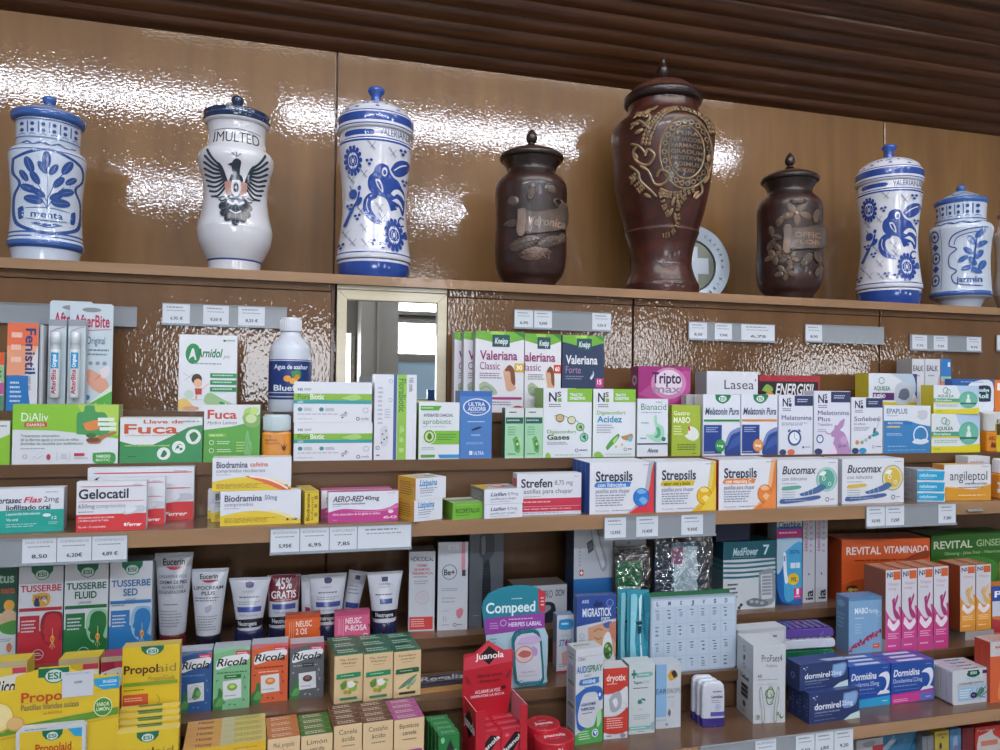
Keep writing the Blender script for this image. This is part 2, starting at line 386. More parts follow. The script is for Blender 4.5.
# ---------------------------------------------------------------- the shop behind the camera (it shows in the mirror and the varnish)
YS = -4.5
GLOW = plain('bright_daylight', 'f4f8ff', .5, emit=WINDOW_E); GREY = plain('painted_grey_beige', '8d8578', .5); GLOWD = plain('street_shade', '8ea5b4', .5, emit=.5)
def win(n, xa, xb, za, zb, mat=GLOW):
    m = MB(); m.box(xa, xb, YS, YS+.02, za, zb, '888'); o = struct('window_%d' % n, m, mat)
    f = MB()
    for a, b, c, d in ((xa-.04, xa, za-.04, zb+.04), (xb, xb+.04, za-.04, zb+.04), (xa, xb, za-.04, za), (xa, xb, zb, zb+.04)): f.box(a, b, YS-.01, YS+.05, c, d, '888')
    f.build('window_frame', GREY, o)
win(1, -.9, .5, 1.36, 2.0); win(2, .95, 1.45, 1.82, 2.12); win(3, .95, 1.45, 2.24, 2.6); win(4, .95, 1.45, 1.2, 1.74, GLOWD); win(5, 3.1, 3.8, 1.65, 2.2); win(6, 5.3, 6.6, 1.5, 1.95)
m = MB(); m.box(-4, 8, YS-.1, YS-.011, 0, 3.1, '888'); struct('wall_front', m, GREY)
m = MB(); m.box(.56, .9, YS+.06, YS+.5, 0, 3.05, '888'); m.box(.7, .72, YS+.52, YS+.55, 0, 3.05, '888'); struct('wall_pillar', m, plain('pillar_beige', '9a9285', .4))
m = MB(); m.box(-4, 8, YS, .6, 3.06, 3.1, '888'); struct('ceiling', m, plain('white_ceiling', 'd8d6d0', .7))
def strip(xa, xb, y, mat, lab, w=.06):
    r = empty('strip_lamp', ((xa+xb)/2, y, 3.055)); tag(r, lab, 'lamp'); h = (xb-xa)/2
    a = MB(); a.box(-h-.02, h+.02, -w/2-.02, w/2+.02, -.02, 0, 'ddd'); a.build('lamp_housing', PLAST, r)
    a = MB(); a.box(-h, h, -w/2, w/2, -.045, -.0205, 'fff'); a.build('lamp_diffuser', mat, r)
strip(-1.9, -.32, -1, LAMP, 'long white strip lamp on the ceiling at the left'); strip(-.1, 1.72, -1, LAMP, 'longest white strip lamp on the ceiling')
strip(2.3, 2.75, -1, LAMP, 'short white strip lamp on the ceiling at the right')
strip(-1.5, -.65, -3, LAMP2, 'far white strip lamp on the ceiling, left'); strip(.95, 1.5, -3, LAMP2, 'far white strip lamp on the ceiling, right')
# ---------------------------------------------------------------- builders
BOXES = {}
def front(l, r, t, b, sh, Y=None, rot=0, z0=None, back=0):
    """real place and size of a front face from where the photograph shows it; its foot stands on shelf sh"""
    Yf, zs = SHELF[sh]; z = zs if z0 is None else z0; cx = (l+r)/2
    if Y is None:
        if sh in 'CDEF' and z0 is None:
            Y = at_z(cx, b, z).y; Y = min(max(Y, Yf+.0025), Yf+.12)
        else: Y = Yf+.004
    Y += back
    c = at(cx, b, Y); rr = math.radians(rot)
    p0 = cross(l, (t+b)/2, c, rr); p1 = cross(r, (t+b)/2, c, rr); w = math.hypot(p1.x-p0.x, p1.y-p0.y)
    h = cross(cx, t, c, rr).z-z
    return Vector(((p0.x+p1.x)/2, (p0.y+p1.y)/2, z)), w, h, rr
GAP = .0004
def box(name, label, l, r, t, b, sh, col, d='', depth=.03, rot=0, Y=None, z0=None, on=None, side=None, top=None, L='', T='', Rt='', group=None, cat='box', back=0, mat=None, bevel=.0005, copies=0, clab=None, gap=None):
    if on: z0 = BOXES[on][1]; Y = Y if Y is not None else None
    c, w, h, rr = front(l, r, t, b, sh, Y, rot, z0, back)
    side = side or col; top = top or side; g = GAP; w -= 2*g
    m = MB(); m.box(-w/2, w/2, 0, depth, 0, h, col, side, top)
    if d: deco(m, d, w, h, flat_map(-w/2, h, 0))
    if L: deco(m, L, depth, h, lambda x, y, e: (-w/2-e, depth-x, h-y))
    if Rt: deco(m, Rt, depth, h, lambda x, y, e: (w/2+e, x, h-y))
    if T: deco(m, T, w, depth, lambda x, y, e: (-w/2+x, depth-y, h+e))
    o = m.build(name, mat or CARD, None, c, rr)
    tag(o, label, cat, group)
    key = label; BOXES[key] = (o, c.z+h+.0003, w, h, c); o_last[0] = (o, c.z+h+.0003, w, h, c, depth, rr)
    nrm = Vector((-math.sin(rr), math.cos(rr), 0))
    for i in range(copies): copy_tree(o, nrm*(depth+(gap if gap is not None else .0008))*(i+1), (clab[i] if isinstance(clab, list) else clab) or label)
    return o
o_last = [None]
def top_of(): return o_last[0][1]

class Sil:
    """rings: (z, half width, half depth); n: squareness"""
    def __init__(s, rings, n=2.0, res=6, seg=56, smooth=True):
        P = smooth_line([tuple(q) if len(q) == 3 else (q[0], q[1], q[1]) for q in rings], res) if smooth else [tuple(q) if len(q) == 3 else (q[0], q[1], q[1]) for q in rings]
        s.P = P; s.n = n; s.seg = seg; s.z0 = P[0][0]; s.z1 = P[-1][0]
    def wd(s, z):
        P = s.P
        if z <= P[0][0]: return P[0][1], P[0][2]
        for a, b in zip(P, P[1:]):
            if a[0] <= z <= b[0]:
                t = (z-a[0])/((b[0]-a[0]) or 1); return a[1]+(b[1]-a[1])*t, a[2]+(b[2]-a[2])*t
        return P[-1][1], P[-1][2]
    def pt(s, z, sn, e=0):
        w, d = s.wd(z); sn = max(-.995, min(.995, sn)); k = (1-abs(sn)**s.n)**(1/s.n)
        return (sn*(w+e), -k*(d+e), z)
    def skin(s, mb, bands, cap=True):
        """bands: [(z_top, colour)...] from the bottom up"""
        n = s.seg; V = []
        for z, w, d in s.P:
            for i in range(n):
                t = 2*math.pi*i/n; c, q = math.cos(t), math.sin(t); e = 2/s.n
                V.append((math.copysign(abs(c)**e, c)*w, math.copysign(abs(q)**e, q)*d, z))
        Fc = []; C = []
        for k in range(len(s.P)-1):
            zm = (s.P[k][0]+s.P[k+1][0])/2; col = next((c for zt, c in bands if zm <= zt), bands[-1][1])
            for i in range(n): Fc.append((k*n+i, k*n+(i+1) % n, (k+1)*n+(i+1) % n, (k+1)*n+i)); C.append(col)
        if cap:
            Fc.append(tuple(range(n-1, -1, -1))); C.append(bands[0][1]); Fc.append(tuple(range((len(s.P)-1)*n, len(s.P)*n))); C.append(bands[-1][1])
        mb.mesh(V, Fc, C, s.n < 3)
    def deco(s, mb, spec, za, zb, base=1):
        """y 0..100 from zb down to za, x 0..100 across the silhouette"""
        w0 = max(p[1] for p in s.P if za <= p[0] <= zb) if any(za <= p[0] <= zb for p in s.P) else s.wd(za)[0]
        deco(mb, spec, 2*w0, zb-za, lambda x, y, e: s.pt(zb-y, x/w0-1, e+.0003), True, base=base)

def place(cx, b, sh, Yoff, ref=None):
    Yf, zs = SHELF[sh]; p = at(cx, b, Yf+Yoff); return Vector((p.x, p.y, zs)), (p-CAM).dot(F)/FPX*math.cos(math.atan((cx-500)/FPX))
FACE = lambda p: math.atan2(-p.x, p.y)          # turn a jar's painted side to the middle of the shop
def tube(label, cx, tw, bw, t, b, cb, Yoff, sh, cap, col, d='', band=None, rot=0, cw=None, thick=.016, group=None, cat='tube', capname='cap'):
    """squeeze tube standing on its cap: tw crimp width, bw width above the cap, t top, b cap top, cb foot (pixels)"""
    p, s = place(cx, cb, sh, Yoff); hz = lambda y: (cross(cx, y, p, 0).z)-p.z
    root = empty('cream_tube', p, math.radians(rot)); tag(root, label, cat, group)
    zc = max(hz(b), .012); zt = hz(t); cw = (cw or bw*.98)*s/2; m = MB()
    S = Sil([(0, cw*.97, cw*.8), (.001, cw, cw*.83), (zc-.0015, cw*.97, cw*.8), (zc, cw*.93, cw*.76)], smooth=False, seg=40); S.skin(m, [(9, cap)])
    for i in range(40):
        a = 2*math.pi*i/40; x, y = math.cos(a)*cw*1.0, math.sin(a)*cw*.83; m.box(x-.0003, x+.0003, y-.0003, y+.0003, .002, zc-.003, cap)
    m.build(capname, PLAST, root)
    m = MB(); H = zt-zc; bwm = bw*s/2; twm = tw*s/2; dp = min(bwm*.8, thick)
    R = [(zc+.0002, bwm*.93, dp*.95), (zc+H*.03, bwm, dp), (zc+H*.35, bwm+(twm-bwm)*.3, dp*.85), (zc+H*.7, bwm+(twm-bwm)*.66, dp*.5), (zc+H*.93, bwm+(twm-bwm)*.95, .0022), (zc+H*.94, twm, .001), (zt, twm, .001)]
    S = Sil(R, seg=48); bands = [(9, col)]
    S.skin(m, bands)
    if d: S.deco(m, d, zc+.001, zt)
    for i in range(36): 
        x = -twm+2*twm*(i+.5)/36; m.box(x-twm/90, x+twm/90, -.0013, .0013, zc+H*.955, zt-.0006, col)
    m.build('tube_body', PLAST, root)
    return root
# ---------------------------------------------------------------- ceramic jars on the top shelf
def jar(name, label, cx, b, Yoff, body, lid, knob, cb, cl, ck, mat, decs=(), ldecs=(), group=None, neck=None, turn=0, sh='1', lidname='lid'):
    """profiles in photograph pixels: (y, half width) lists from the foot up"""
    p, s = place(cx, b, sh, Yoff); root = empty(name, p, FACE(p)+turn); tag(root, label, 'jar', group)
    zz = lambda y: cross(cx, y, p, 0).z-p.z
    conv = lambda L: [(max(zz(y), 0), r*s) for y, r in L]
    pb = conv(body); pb[0] = (0, pb[0][1]); S = Sil(pb, res=5); m = MB(); S.skin(m, [(zz(y) if y is not None else 99, c) for y, c in cb])
    for y0, y1, d in decs: S.deco(m, d, zz(y1), zz(y0))
    m.build('body', mat, root)
    pl = conv(lid); SL = Sil(pl, res=5); m = MB(); SL.skin(m, [(zz(y) if y is not None else 99, c) for y, c in cl])
    for y0, y1, d in ldecs: SL.deco(m, d, zz(y1), zz(y0))
    lo = m.build(lidname, mat, root)
    m = MB(); K = Sil(conv(knob), res=5, seg=28); K.skin(m, [(99, ck)]); m.build('knob', mat, lo)
    return root
B1 = '2f4f8e'; B2 = '3c62a6'; WJ = 'c9d3e2'
leaf = lambda x, y, a, r=7, c=B1: 'e %g %g %g %g %s %g;s 8fa4cc .7 %g %g %g %g;' % (x, y, r*1.3, r*.62, c, a, x-r*math.cos(math.radians(a)), y+r*.9*math.sin(math.radians(a)), x+r*math.cos(math.radians(a)), y-r*.9*math.sin(math.radians(a)))
menta = 'r 0 1 100 2.2 %s;r 0 93 100 95 %s;' % (B2, B2)
menta += 'P {0} 6 12 28 4 50 0 74 4 94 12 97 28 89 40 97 54 97 78 86 90 50 97 16 90 5 78 4 54 12 40 4 28;P {1} 9 14 30 7 50 3 72 7 91 14 94 28 85 40 94 55 93 76 83 87 50 93 19 87 9 76 8 55 16 40 8 28;'.format(B1, WJ)
menta += 's %s 1.6 50 70 50 40 48 14;s %s 1.2 50 66 38 52 30 42;s %s 1.2 50 66 62 50 72 40;s %s 1.2 50 60 36 38 26 22;s %s 1.2 50 56 62 34 74 22;' % ((B1,)*5)
menta += leaf(48, 13, 90, 9)+leaf(27, 20, 110, 9)+leaf(20, 32, 120)+leaf(74, 18, 60, 9)+leaf(80, 32, 40)+leaf(34, 34, 120, 8)+leaf(64, 36, 50, 8)+leaf(26, 46, 160, 9)+leaf(74, 46, 20, 9)+leaf(38, 50, 150, 8)+leaf(62, 52, 30, 8)+leaf(32, 58, 170, 10)+leaf(68, 59, 5, 10)+leaf(43, 22, 120, 7)+leaf(57, 23, 60, 7)
menta += 'p {1} 22 68 80 68 84 76 78 80 22 80 16 74;s {0} 1.2 20 68 50 66 80 68;s {0} 1.2 20 79 50 81 80 79;P {0} 12 68 19 66 20 78 14 80;P {0} 82 68 88 66 87 79 81 80;t 29 70 71 77.5 {0} b menta;'.format(B1, WJ)
menta += 's %s 1.5 30 84 50 88 70 84;e 38 84.5 5 1.4 %s;e 50 85.5 6 1.6 %s;e 62 84.5 5 1.4 %s' % ((B1,)*4)
mneck = ''.join('p {0} {1} 18 {2} 18 {2} 70 {1} 70;'.format(B2, x, x+2) for x in (18, 34, 50, 66, 82))+''.join('e {0} 30 3 9 {1};e {0} 60 3 9 {1};s {1} 1 {2} 82 {0} 76 {3} 82;'.format(x, B1, x-5, x+5) for x in (11, 26, 42, 58, 74, 90))+'r 0 3 100 8 %s;r 0 90 100 95 %s' % (B2, B2)
mstem = 's {0} 2 8 60 18 35 30 65 42 38 54 62 66 35 78 62 92 40;s {0} 1.4 10 40 24 66 36 40 50 66 62 42 74 68 88 42'.format(B1)
jar('ceramic_jar', 'short blue and white jar with a leafy sprig and a ribbon reading menta', 46, 256, .068,
    [(257, 34), (256, 35), (252, 36), (249, 39), (245, 39), (241, 38), (225, 36.5), (205, 36), (185, 37.5), (170, 39), (160, 40), (155, 38), (151, 33), (148, 33), (138, 33), (127, 33.5), (124, 32)],
    [(126, 35), (124, 38), (119, 38.5), (117, 35), (113, 27), (109, 17), (107, 8)], [(108, 5.5), (105, 5), (103, 6.5), (100, 7.5), (97.5, 6), (96.4, 2)],
    [(252, WJ), (245, B2), (242, WJ), (240.5, B2), (None, WJ)], [(118, B2), (None, 'b4c3da')], B2, GLAZE,
    [(157, 243, menta), (127, 147, mneck), (146, 157, mstem)], [(108, 118, 's {0} 1.6 8 80 30 50 50 75 70 48 92 80;s {0} 1.2 20 62 40 30 60 32 80 62'.format(B2))])
WW = 'd8d8de'; NV = '22304f'; EG = '2b3440'
eagle = ''
for i in range(9):      # the two wings, feather by feather
    t = i/8
    for sg in (-1, 1):
        X = lambda v: 50+sg*v
        bx_, by_ = 13+7*t, 47-22*t; tx, ty = 36+9*math.sin(math.pi*(t*.9+.05)), 61-60*t
        eagle += 's {0} 3 {1:.1f} {2:.1f} {3:.1f} {4:.1f} {5:.1f} {6:.1f};'.format(EG, X(bx_), by_, X((bx_+tx)/2+1), (by_+ty)/2+5*(1-t)+2, X(tx), ty)
for sg in (-1, 1): eagle += 'P {0} {1} 50 {2} 42 {3} 24 {4} 20 {5} 34 {6} 52;'.format(EG, 50+sg*8, 50+sg*12, 50+sg*19, 50+sg*24, 50+sg*22, 50+sg*14)
eagle += 'P {0} 43 34 57 34 61 46 57 60 50 66 43 60 39 46;P {0} 46 36 44 25 45 18 50 14 56 17 55 27 54 36;p {0} 45 19 38 22 45 24;s {0} 2 50 12 44 7;s {0} 2 50 12 50 6;s {0} 2 50 12 56 7;'.format(EG)
eagle += 'P b98a82 33 44 42 42 44 58 36 60;P b98a82 67 44 58 42 56 58 64 60;P {1} 44 41 56 41 57 54 50 62 43 54;P {0} 46.5 47 50 43 53.5 47 53 55 47 55;e 50 50 2 2 {1};'.format(EG, WW)
eagle += 'P {0} 40 64 60 64 70 74 66 84 58 92 50 96 42 92 34 84 30 74;'.format(EG)+''.join('e {1} {2} 4.6 5 {0};'.format(EG, x, y) for x, y in ((31, 75), (34, 84), (40, 91), (50, 96), (60, 91), (66, 84), (69, 75)))+''.join('s 6a7078 .8 50 66 {1} 78 {2} {3};'.format(EG, 50+(x-50)*.7, x, y) for x, y in ((30, 78), (35, 86), (42, 92), (50, 96), (58, 92), (65, 86), (70, 78)))
eagle += 's {0} 2 42 60 32 68 26 66;s {0} 2 58 60 68 68 74 66;s {0} 1.4 34 62 24 64 20 60;s {0} 1.4 66 62 76 64 80 60;s {1} 3.4 38 68 46 72 50 69 54 72 62 68;s {1} 1.6 42 80 50 84 58 80'.format(EG, WW)
jar('ceramic_jar', 'white jar painted with a dark eagle, navy rim on its lid', 234.5, 266, .07,
    [(267.5, 26), (265, 26.5), (263, 27), (256, 31), (245, 36), (234, 38), (228, 37.5), (215, 34), (197, 32), (180, 34), (168, 37.5), (161, 38), (156, 36), (152, 32), (148, 29.5), (138, 28.5), (130, 29.5), (126, 31)],
    [(128, 31), (126, 33), (122, 34), (118, 34), (116, 33.5), (114.5, 29), (112, 17), (109.5, 8)], [(111, 4), (108, 4), (105, 5), (101.5, 6.2), (98, 5.6), (95.5, 2)],
    [(263.5, WW), (261.6, '3c5a9a'), (None, WW)], [(125, WW), (121.5, NV), (120, '46557a'), (115.3, NV), (None, WW)], NV, GLAZE,
    [(134, 155, 't 12 28 88 78 433a3c n IMULTED;s 433a3c .8 8 22 50 14 92 22'), (158, 232, 'e 0 0 0.1 0.1 ddd;'+eagle)])
RB = '2b4a96'; RW = 'd9dae2'
def rabbit_jar(label, cx, b, k, Y):
    fl = lambda x, y, r: ''.join('e %g %g %g %g %s;' % (x+r*1.0*math.cos(t), y+r*1.12*math.sin(t), r*.2, r*.2, RB) for t in [i*math.pi/7 for i in range(14)])+'e {0} {1} {2} {3} {4};e {0} {1} {5} {6} {7};e {0} {1} {8} {9} {4};e {0} {1} {10} {11} {7};'.format(x, y, r*.9, r*1.0, RB, r*.62, r*.72, RW, r*.4, r*.5, r*.14, r*.2)
    CX = lambda v: (v-22)/2.82
    CY = lambda v: (v-270)/3.94
    pp = lambda *q: ' '.join('%.1f %.1f' % (CX(x), CY(y)) for x, y in q)
    dot = lambda x, y: ''.join('e %.1f %.1f 2.2 1.3 %s;' % (CX(x+a), CY(y+c), RB) for a, c in ((-8, -4), (8, -6), (1, 8)))
    hat = lambda x, y: ''.join('s 3c4878 1 %s;' % pp((x-a, y-c), (x+a, y+c)) for a, c in ((16, 14), (12, 18)))+''.join('s 3c4878 1 %s;' % pp((x-a+6, y+c), (x+a+6, y-c)) for a, c in ((10, 12),))
    d = 'P %s %s;' % (RB, pp((190, 347), (166, 357), (156, 380), (138, 396), (133, 422), (142, 446), (166, 460), (192, 464), (212, 472), (224, 492), (232, 512), (246, 506), (256, 486), (270, 496), (282, 520), (292, 500), (292, 440), (276, 418), (262, 400), (240, 390), (226, 378), (214, 354)))
    d += 'P %s %s;' % (RB, pp((224, 366), (238, 340), (266, 322), (296, 320), (300, 342), (286, 368), (262, 384), (238, 382)))
    d += 's %s 1.6 %s;s %s 1.6 %s;' % (RW, pp((218, 356), (226, 370), (242, 386)), RW, pp((238, 366), (262, 346), (288, 332)))
    d += 'e %.1f %.1f 4 4 %s;e %.1f %.1f 2.4 2.4 %s;P %s %s;P %s %s;' % (CX(201), CY(376), RW, CX(202), CY(377), RB, RW, pp((164, 404), (180, 404), (194, 424), (198, 450), (184, 440), (170, 424)), RB, pp((170, 412), (180, 412), (190, 430), (192, 442), (182, 434)))
    d += 'P %s %s;P %s %s;' % (RW, pp((230, 450), (244, 434), (266, 430), (286, 444), (290, 462), (276, 450), (256, 446), (244, 456)), RW, pp((236, 474), (256, 464), (276, 476), (284, 500), (272, 486), (254, 478)))
    d += 'P %s %s;' % (RB, pp((176, 452), (140, 456), (118, 480), (116, 514), (132, 544), (164, 562), (196, 564), (184, 550), (160, 528), (148, 504), (150, 482), (172, 470)))
    d += 's %s 1.2 %s;s %s 2.4 %s;' % (RW, pp((134, 474), (130, 500), (140, 524)), RB, pp((288, 532), (272, 530), (262, 546), (270, 562), (284, 556)))
    d += 'P %s %s;' % (RB, pp((276, 586), (292, 576), (296, 600), (284, 606)))
    d += fl(CX(78), CY(338), 10.5)+fl(CX(240), CY(600), 12)
    d += ''.join(hat(x, y) for x, y in ((148, 286), (226, 304), (116, 384), (66, 402), (104, 516), (182, 504), (122, 582), (80, 632), (130, 638), (192, 540), (300, 290), (50, 600)))+''.join(dot(x, y) for x, y in ((265, 294), (140, 344), (94, 540), (248, 494), (156, 632), (40, 642), (284, 398), (60, 500), (196, 640)))
    d += 's %s 5 %s;s %s 3 %s;e %.1f %.1f 6 4.5 %s;e %.1f %.1f 6.5 3.6 %s 50;e %.1f %.1f 2.6 2.2 %s;s %s 1.2 %s' % (RB, pp((44, 572), (58, 540), (76, 504)), RB, pp((76, 504), (92, 480), (100, 448)), CX(74), CY(456), RB, CX(98), CY(484), RB, CX(100), CY(436), RB, RB, pp((70, 450), (64, 430), (60, 424)))
    P = lambda L: [(b-(276-y)*k, r*k*(1.1 if k < 1 else 1)) for y, r in L]; q = lambda y: b-(276-y)*k
    jar('ceramic_jar', label, cx, b, .07,
        P([(276.5, 34), (275, 35.5), (270, 36), (266, 36), (264, 36), (262.5, 37.5), (258, 37.5), (255, 36.5), (240, 34.5), (222, 32.5), (205, 32), (185, 33), (165, 35.5), (152, 37), (149, 37), (146, 35.5), (140, 35.5), (136, 35)]),
        P([(138, 36), (136.5, 38.2), (131, 38.6), (127, 38.6), (124, 38.3), (121, 37), (119, 35.5), (115, 33), (110, 26), (106, 15), (104.5, 8)]), P([(106, 6.5), (103, 5.5), (99, 5), (96, 5.6), (93, 8), (90.5, 8.6), (88.6, 7), (88, 3)]),
        [(q(266.5), RB), (q(264.5), RW), (q(263.5), RB), (q(258.5), RW), (q(257.5), RB), (q(151.5), RW), (q(150), RB), (q(148.8), RW), (q(147.6), RB), (None, RW)],
        [(q(136), RW), (q(134.5), RB), (q(132.5), RW), (q(124), RB), (q(122.6), RW), (q(121.4), RB), (None, RW)], '2f55a8', GLAZE,
        [(q(152), q(257), d), (q(136), q(148), 't 56 25 99 80 344a80 n VALERIANA;s %s 7 8 60 28 56 48 60' % RB)],
        [(q(106), q(121), 's {0} 1.4 6 82 12 50;s {0} 1.4 14 66 24 40;e 32 56 2 6 {0};e 37 50 2 6 {0};s {0} 1.4 44 60 56 40;s {0} 1.4 46 36 54 64;e 66 50 2 6 {0};s {0} 1.4 74 40 86 72;e 52 76 3 5 {0};e 24 80 3 5 {0};e 80 84 3 5 {0};e 12 88 2 5 {0}'.format(RB))])
rabbit_jar('larger blue and white jar painted with a rabbit, left of the dark clay jars', 373.5, 276, 1.0, 0)
C1 = '3a2420'; C0 = '2b1f1c'; RL = '85776a'; RD = '62564d'
flw = lambda x, y, r, c, h=.0022: ''.join('E %g %g %g %g %s %g %g;' % (x+r*.75*math.cos(t), y+r*.42*math.sin(t), r*.62, r*.36, c, -math.degrees(t), h) for t in [i*2*math.pi/5+.3 for i in range(5)])+'E %g %g %g %g %s 0 %g;' % (x, y, r*.26, r*.26, c, h*1.5)
def clay_jar(label, cx, b, k, scroll, dec, ang=0):
    P = lambda L: [(b-(283-y)*k, r*k) for y, r in L]; q = lambda y: b-(283-y)*k
    jar('clay_jar', label, cx, b, .068,
        P([(283.5, 24), (282, 27), (276, 32), (266, 35), (250, 36), (225, 35.5), (200, 36), (188, 35.5), (181, 32), (177, 27.5), (173, 24.5), (168, 25.5), (163, 28.5), (161, 29)]),
        P([(162, 29), (161, 31.5), (158.5, 32.2), (156.5, 31), (155.6, 29), (153, 25), (149.5, 15), (147.8, 6)]), P([(149, 2.2), (146.5, 2.2), (145, 5), (143.6, 2.6), (141, 5), (137, 5.6), (133, 4), (129.5, 1), (129, .4)]),
        [(q(180), C1), (None, C0)], [(q(155), C0), (None, '54443a')], '2b211e', CLAY, [(q(186), q(275), dec)])
def vleaf(x, y, r, a, c, v):
    t = math.radians(a); dx, dy = math.cos(t), -math.sin(t)*.62; o = 'E %g %g %g %g %s %g .0026;' % (x, y, r, r*.42, c, a)
    o += 'S %s 1 %g %g %g %g .0036;' % (v, x-dx*r, y-dy*r, x+dx*r, y+dy*r)
    for k in (-.5, -.15, .2, .5):
        for sg in (-1, 1): o += 'S %s .8 %g %g %g %g .0032;' % (v, x+dx*r*k, y+dy*r*k, x+dx*r*(k+.3)+sg*dy*r*.5, y+dy*r*(k+.3)-sg*dx*r*.24)
    for k in range(7):
        q = -.8+k*.27
        for sg in (-1, 1): o += 'E %g %g 2 1.4 %s 0 .002;' % (x+dx*r*q+sg*dy*r*.62*(1-q*q), y+dy*r*q-sg*dx*r*.27*(1-q*q), c)
    return o
rose = lambda x, y: 'E %g %g 8 7 %s 0 .003;o %g %g 7 1.4 %s;o %g %g 4.4 1.4 %s;o %g %g 2.2 1.2 %s;' % (x, y, RD, x, y, RL, x+.4, y, RL, x, y, RL)
d = 'e 55 45 36 40 332a27;'+rose(26, 26)+rose(76, 12)+vleaf(50, 18, 13, 80, RD, RL)+vleaf(26, 50, 12, 0, RD, RL)+vleaf(92, 30, 10, 70, RD, RL)
d += 'Q {0} .0035 42 37 60 38 84 33 97 27 98 48 84 56 60 61 42 60;S {1} 1.6 42 37 60 38 84 33 97 27 .0045;S {1} 1.6 42 60 60 61 84 56 97 48 .0045;Q {1} .0055 34 36 41 35 44 40 42 62 36 64 33 58 34 44;o 38 37 4 1.2 2b1f1c;S {1} 1.6 84 30 80 24 88 22 92 27 .004;t 47 44 94 53 9a8a76 bih Veronica;'.format(RD, RL)
d += vleaf(42, 72, 20, 18, RD, RL)+vleaf(74, 70, 17, 28, RD, RL)+vleaf(56, 83, 21, 8, '70594d', '8a7060')+vleaf(90, 64, 10, 60, RD, RL)
clay_jar('dark brown clay jar with a raised scroll and leaves, left of the tall urn', 530, 283, 1.0, 1, d)
d = 'e 60 45 36 42 372c28;'+flw(60, 18, 17, '6e6050')+flw(30, 66, 12, '66584a')+flw(50, 70, 12, '6e6050')+flw(44, 86, 12, '6e6050')
d += ''.join(vleaf(x, y, r, a, '5f5245' if i % 2 else '675a4c', '7c6c5a') for i, (x, y, a, r) in enumerate(((36, 26, 70, 9), (24, 36, 100, 9), (32, 44, 150, 9), (24, 52, 60, 10), (34, 56, 120, 8), (62, 3, 0, 12), (88, 20, 80, 11), (92, 84, 70, 9), (74, 72, 60, 13), (90, 68, 110, 10))))
d += 'Q {0} .0035 50 35 70 35 98 31 98 54 70 59 50 58;S {1} 1.6 50 35 70 35 98 31 .0045;S {1} 1.6 50 58 70 59 98 54 .0045;Q {1} .0055 42 34 50 33 53 38 51 62 45 64 42 58 43 44;E 47 33 6 4 {1} 0 .006;t 57 40 92 46 95866f bh OFFIC;t 57 49 92 54 95866f bh FLOR'.format(RD, RL)
clay_jar('dark brown clay jar with raised flowers, beside the silver plate', 789, 296, .93, 1, d)
# the tall urn
U = '4a2821'; GD = '93805f'
UX = lambda px: (px-610)/103*100
UY = lambda py: (py-124)/122*100
def us(w, h, col, *pts): return 'S %s %g %s %g;' % (col, w, ' '.join('%.2f %.2f' % (UX(x), UY(y)) for x, y in pts), h)
def ue(px, py, rx, ry, col, ang=0, h=.0016): return 'E %.2f %.2f %g %g %s %g %g;' % (UX(px), UY(py), rx, ry, col, ang, h)
GR = '7d6a4e'; MX, MY = 685, 167
d = 'e %.2f %.2f 24 26.5 2e2220;' % (UX(MX), UY(MY))
for rx, ry, w in ((26, 33, 2.2), (17.5, 24, 1.8)): d += us(w, .0016, GD, *[(MX+rx*math.cos(t), MY+ry*math.sin(t)) for t in [i*math.pi/12 for i in range(25)]])
for i in range(22):
    t = i*2*math.pi/22; d += 'o %.2f %.2f 2.4 1 %s;' % (UX(MX+21.6*math.cos(t)), UY(MY+28.4*math.sin(t)), GD)+ue(MX+21.6*math.cos(t+.14), MY+28.4*math.sin(t+.14), .9, .9, GR, 0, .001)
for i, w in enumerate(('PURA', 'ST IACOBI', 'FARMACIA', 'GRADUM', 'NOSTRVM', 'ADIMUS', 'MCMLXXV')):
    hwid = [10, 13.5, 15, 15.5, 15, 13, 9][i]; d += 't %.2f %.2f %.2f %.2f 86755c b %s;' % (UX(MX-hwid), UY(MY-19+i*5.6), UX(MX+hwid), UY(MY-19+i*5.6+3.4), w)
rr = random.Random(3)
def chain(pts, wd, n, sz):      # a garland of small fruits along a line
    o = ''; L_ = smooth_line(pts, 8)
    for i in range(n):
        q = L_[int(i*(len(L_)-1)/(n-1))]; q2 = L_[min(int(i*(len(L_)-1)/(n-1))+1, len(L_)-1)]; q1 = L_[max(int(i*(len(L_)-1)/(n-1))-1, 0)]
        dx, dy = q2[0]-q1[0], q2[1]-q1[1]; l_ = math.hypot(dx, dy) or 1
        for k in (-1, 0, 1): o += ue(q[0]-dy/l_*k*wd, q[1]+dx/l_*k*wd, sz, sz*.72, GD if (i+k) % 3 else GR, math.degrees(math.atan2(-dy, dx)))
    return o
d += chain([(654, 140), (662, 130), (674, 124.5), (688, 125), (702, 132), (708, 142)], 2.6, 20, 1.9)
d += chain([(652, 142), (648, 150), (646, 158)], 3.4, 6, 2.1)+chain([(660, 203), (668, 206), (680, 206), (694, 200)], 2.2, 12, 1.8)+chain([(661, 206), (664, 216), (669, 224)], 1.8, 7, 1.5)+chain([(686, 208), (680, 218), (682, 230), (676, 240), (664, 243)], 1.6, 14, 1.4)+chain([(632, 186), (636, 194), (640, 200)], 2.6, 5, 1.8)
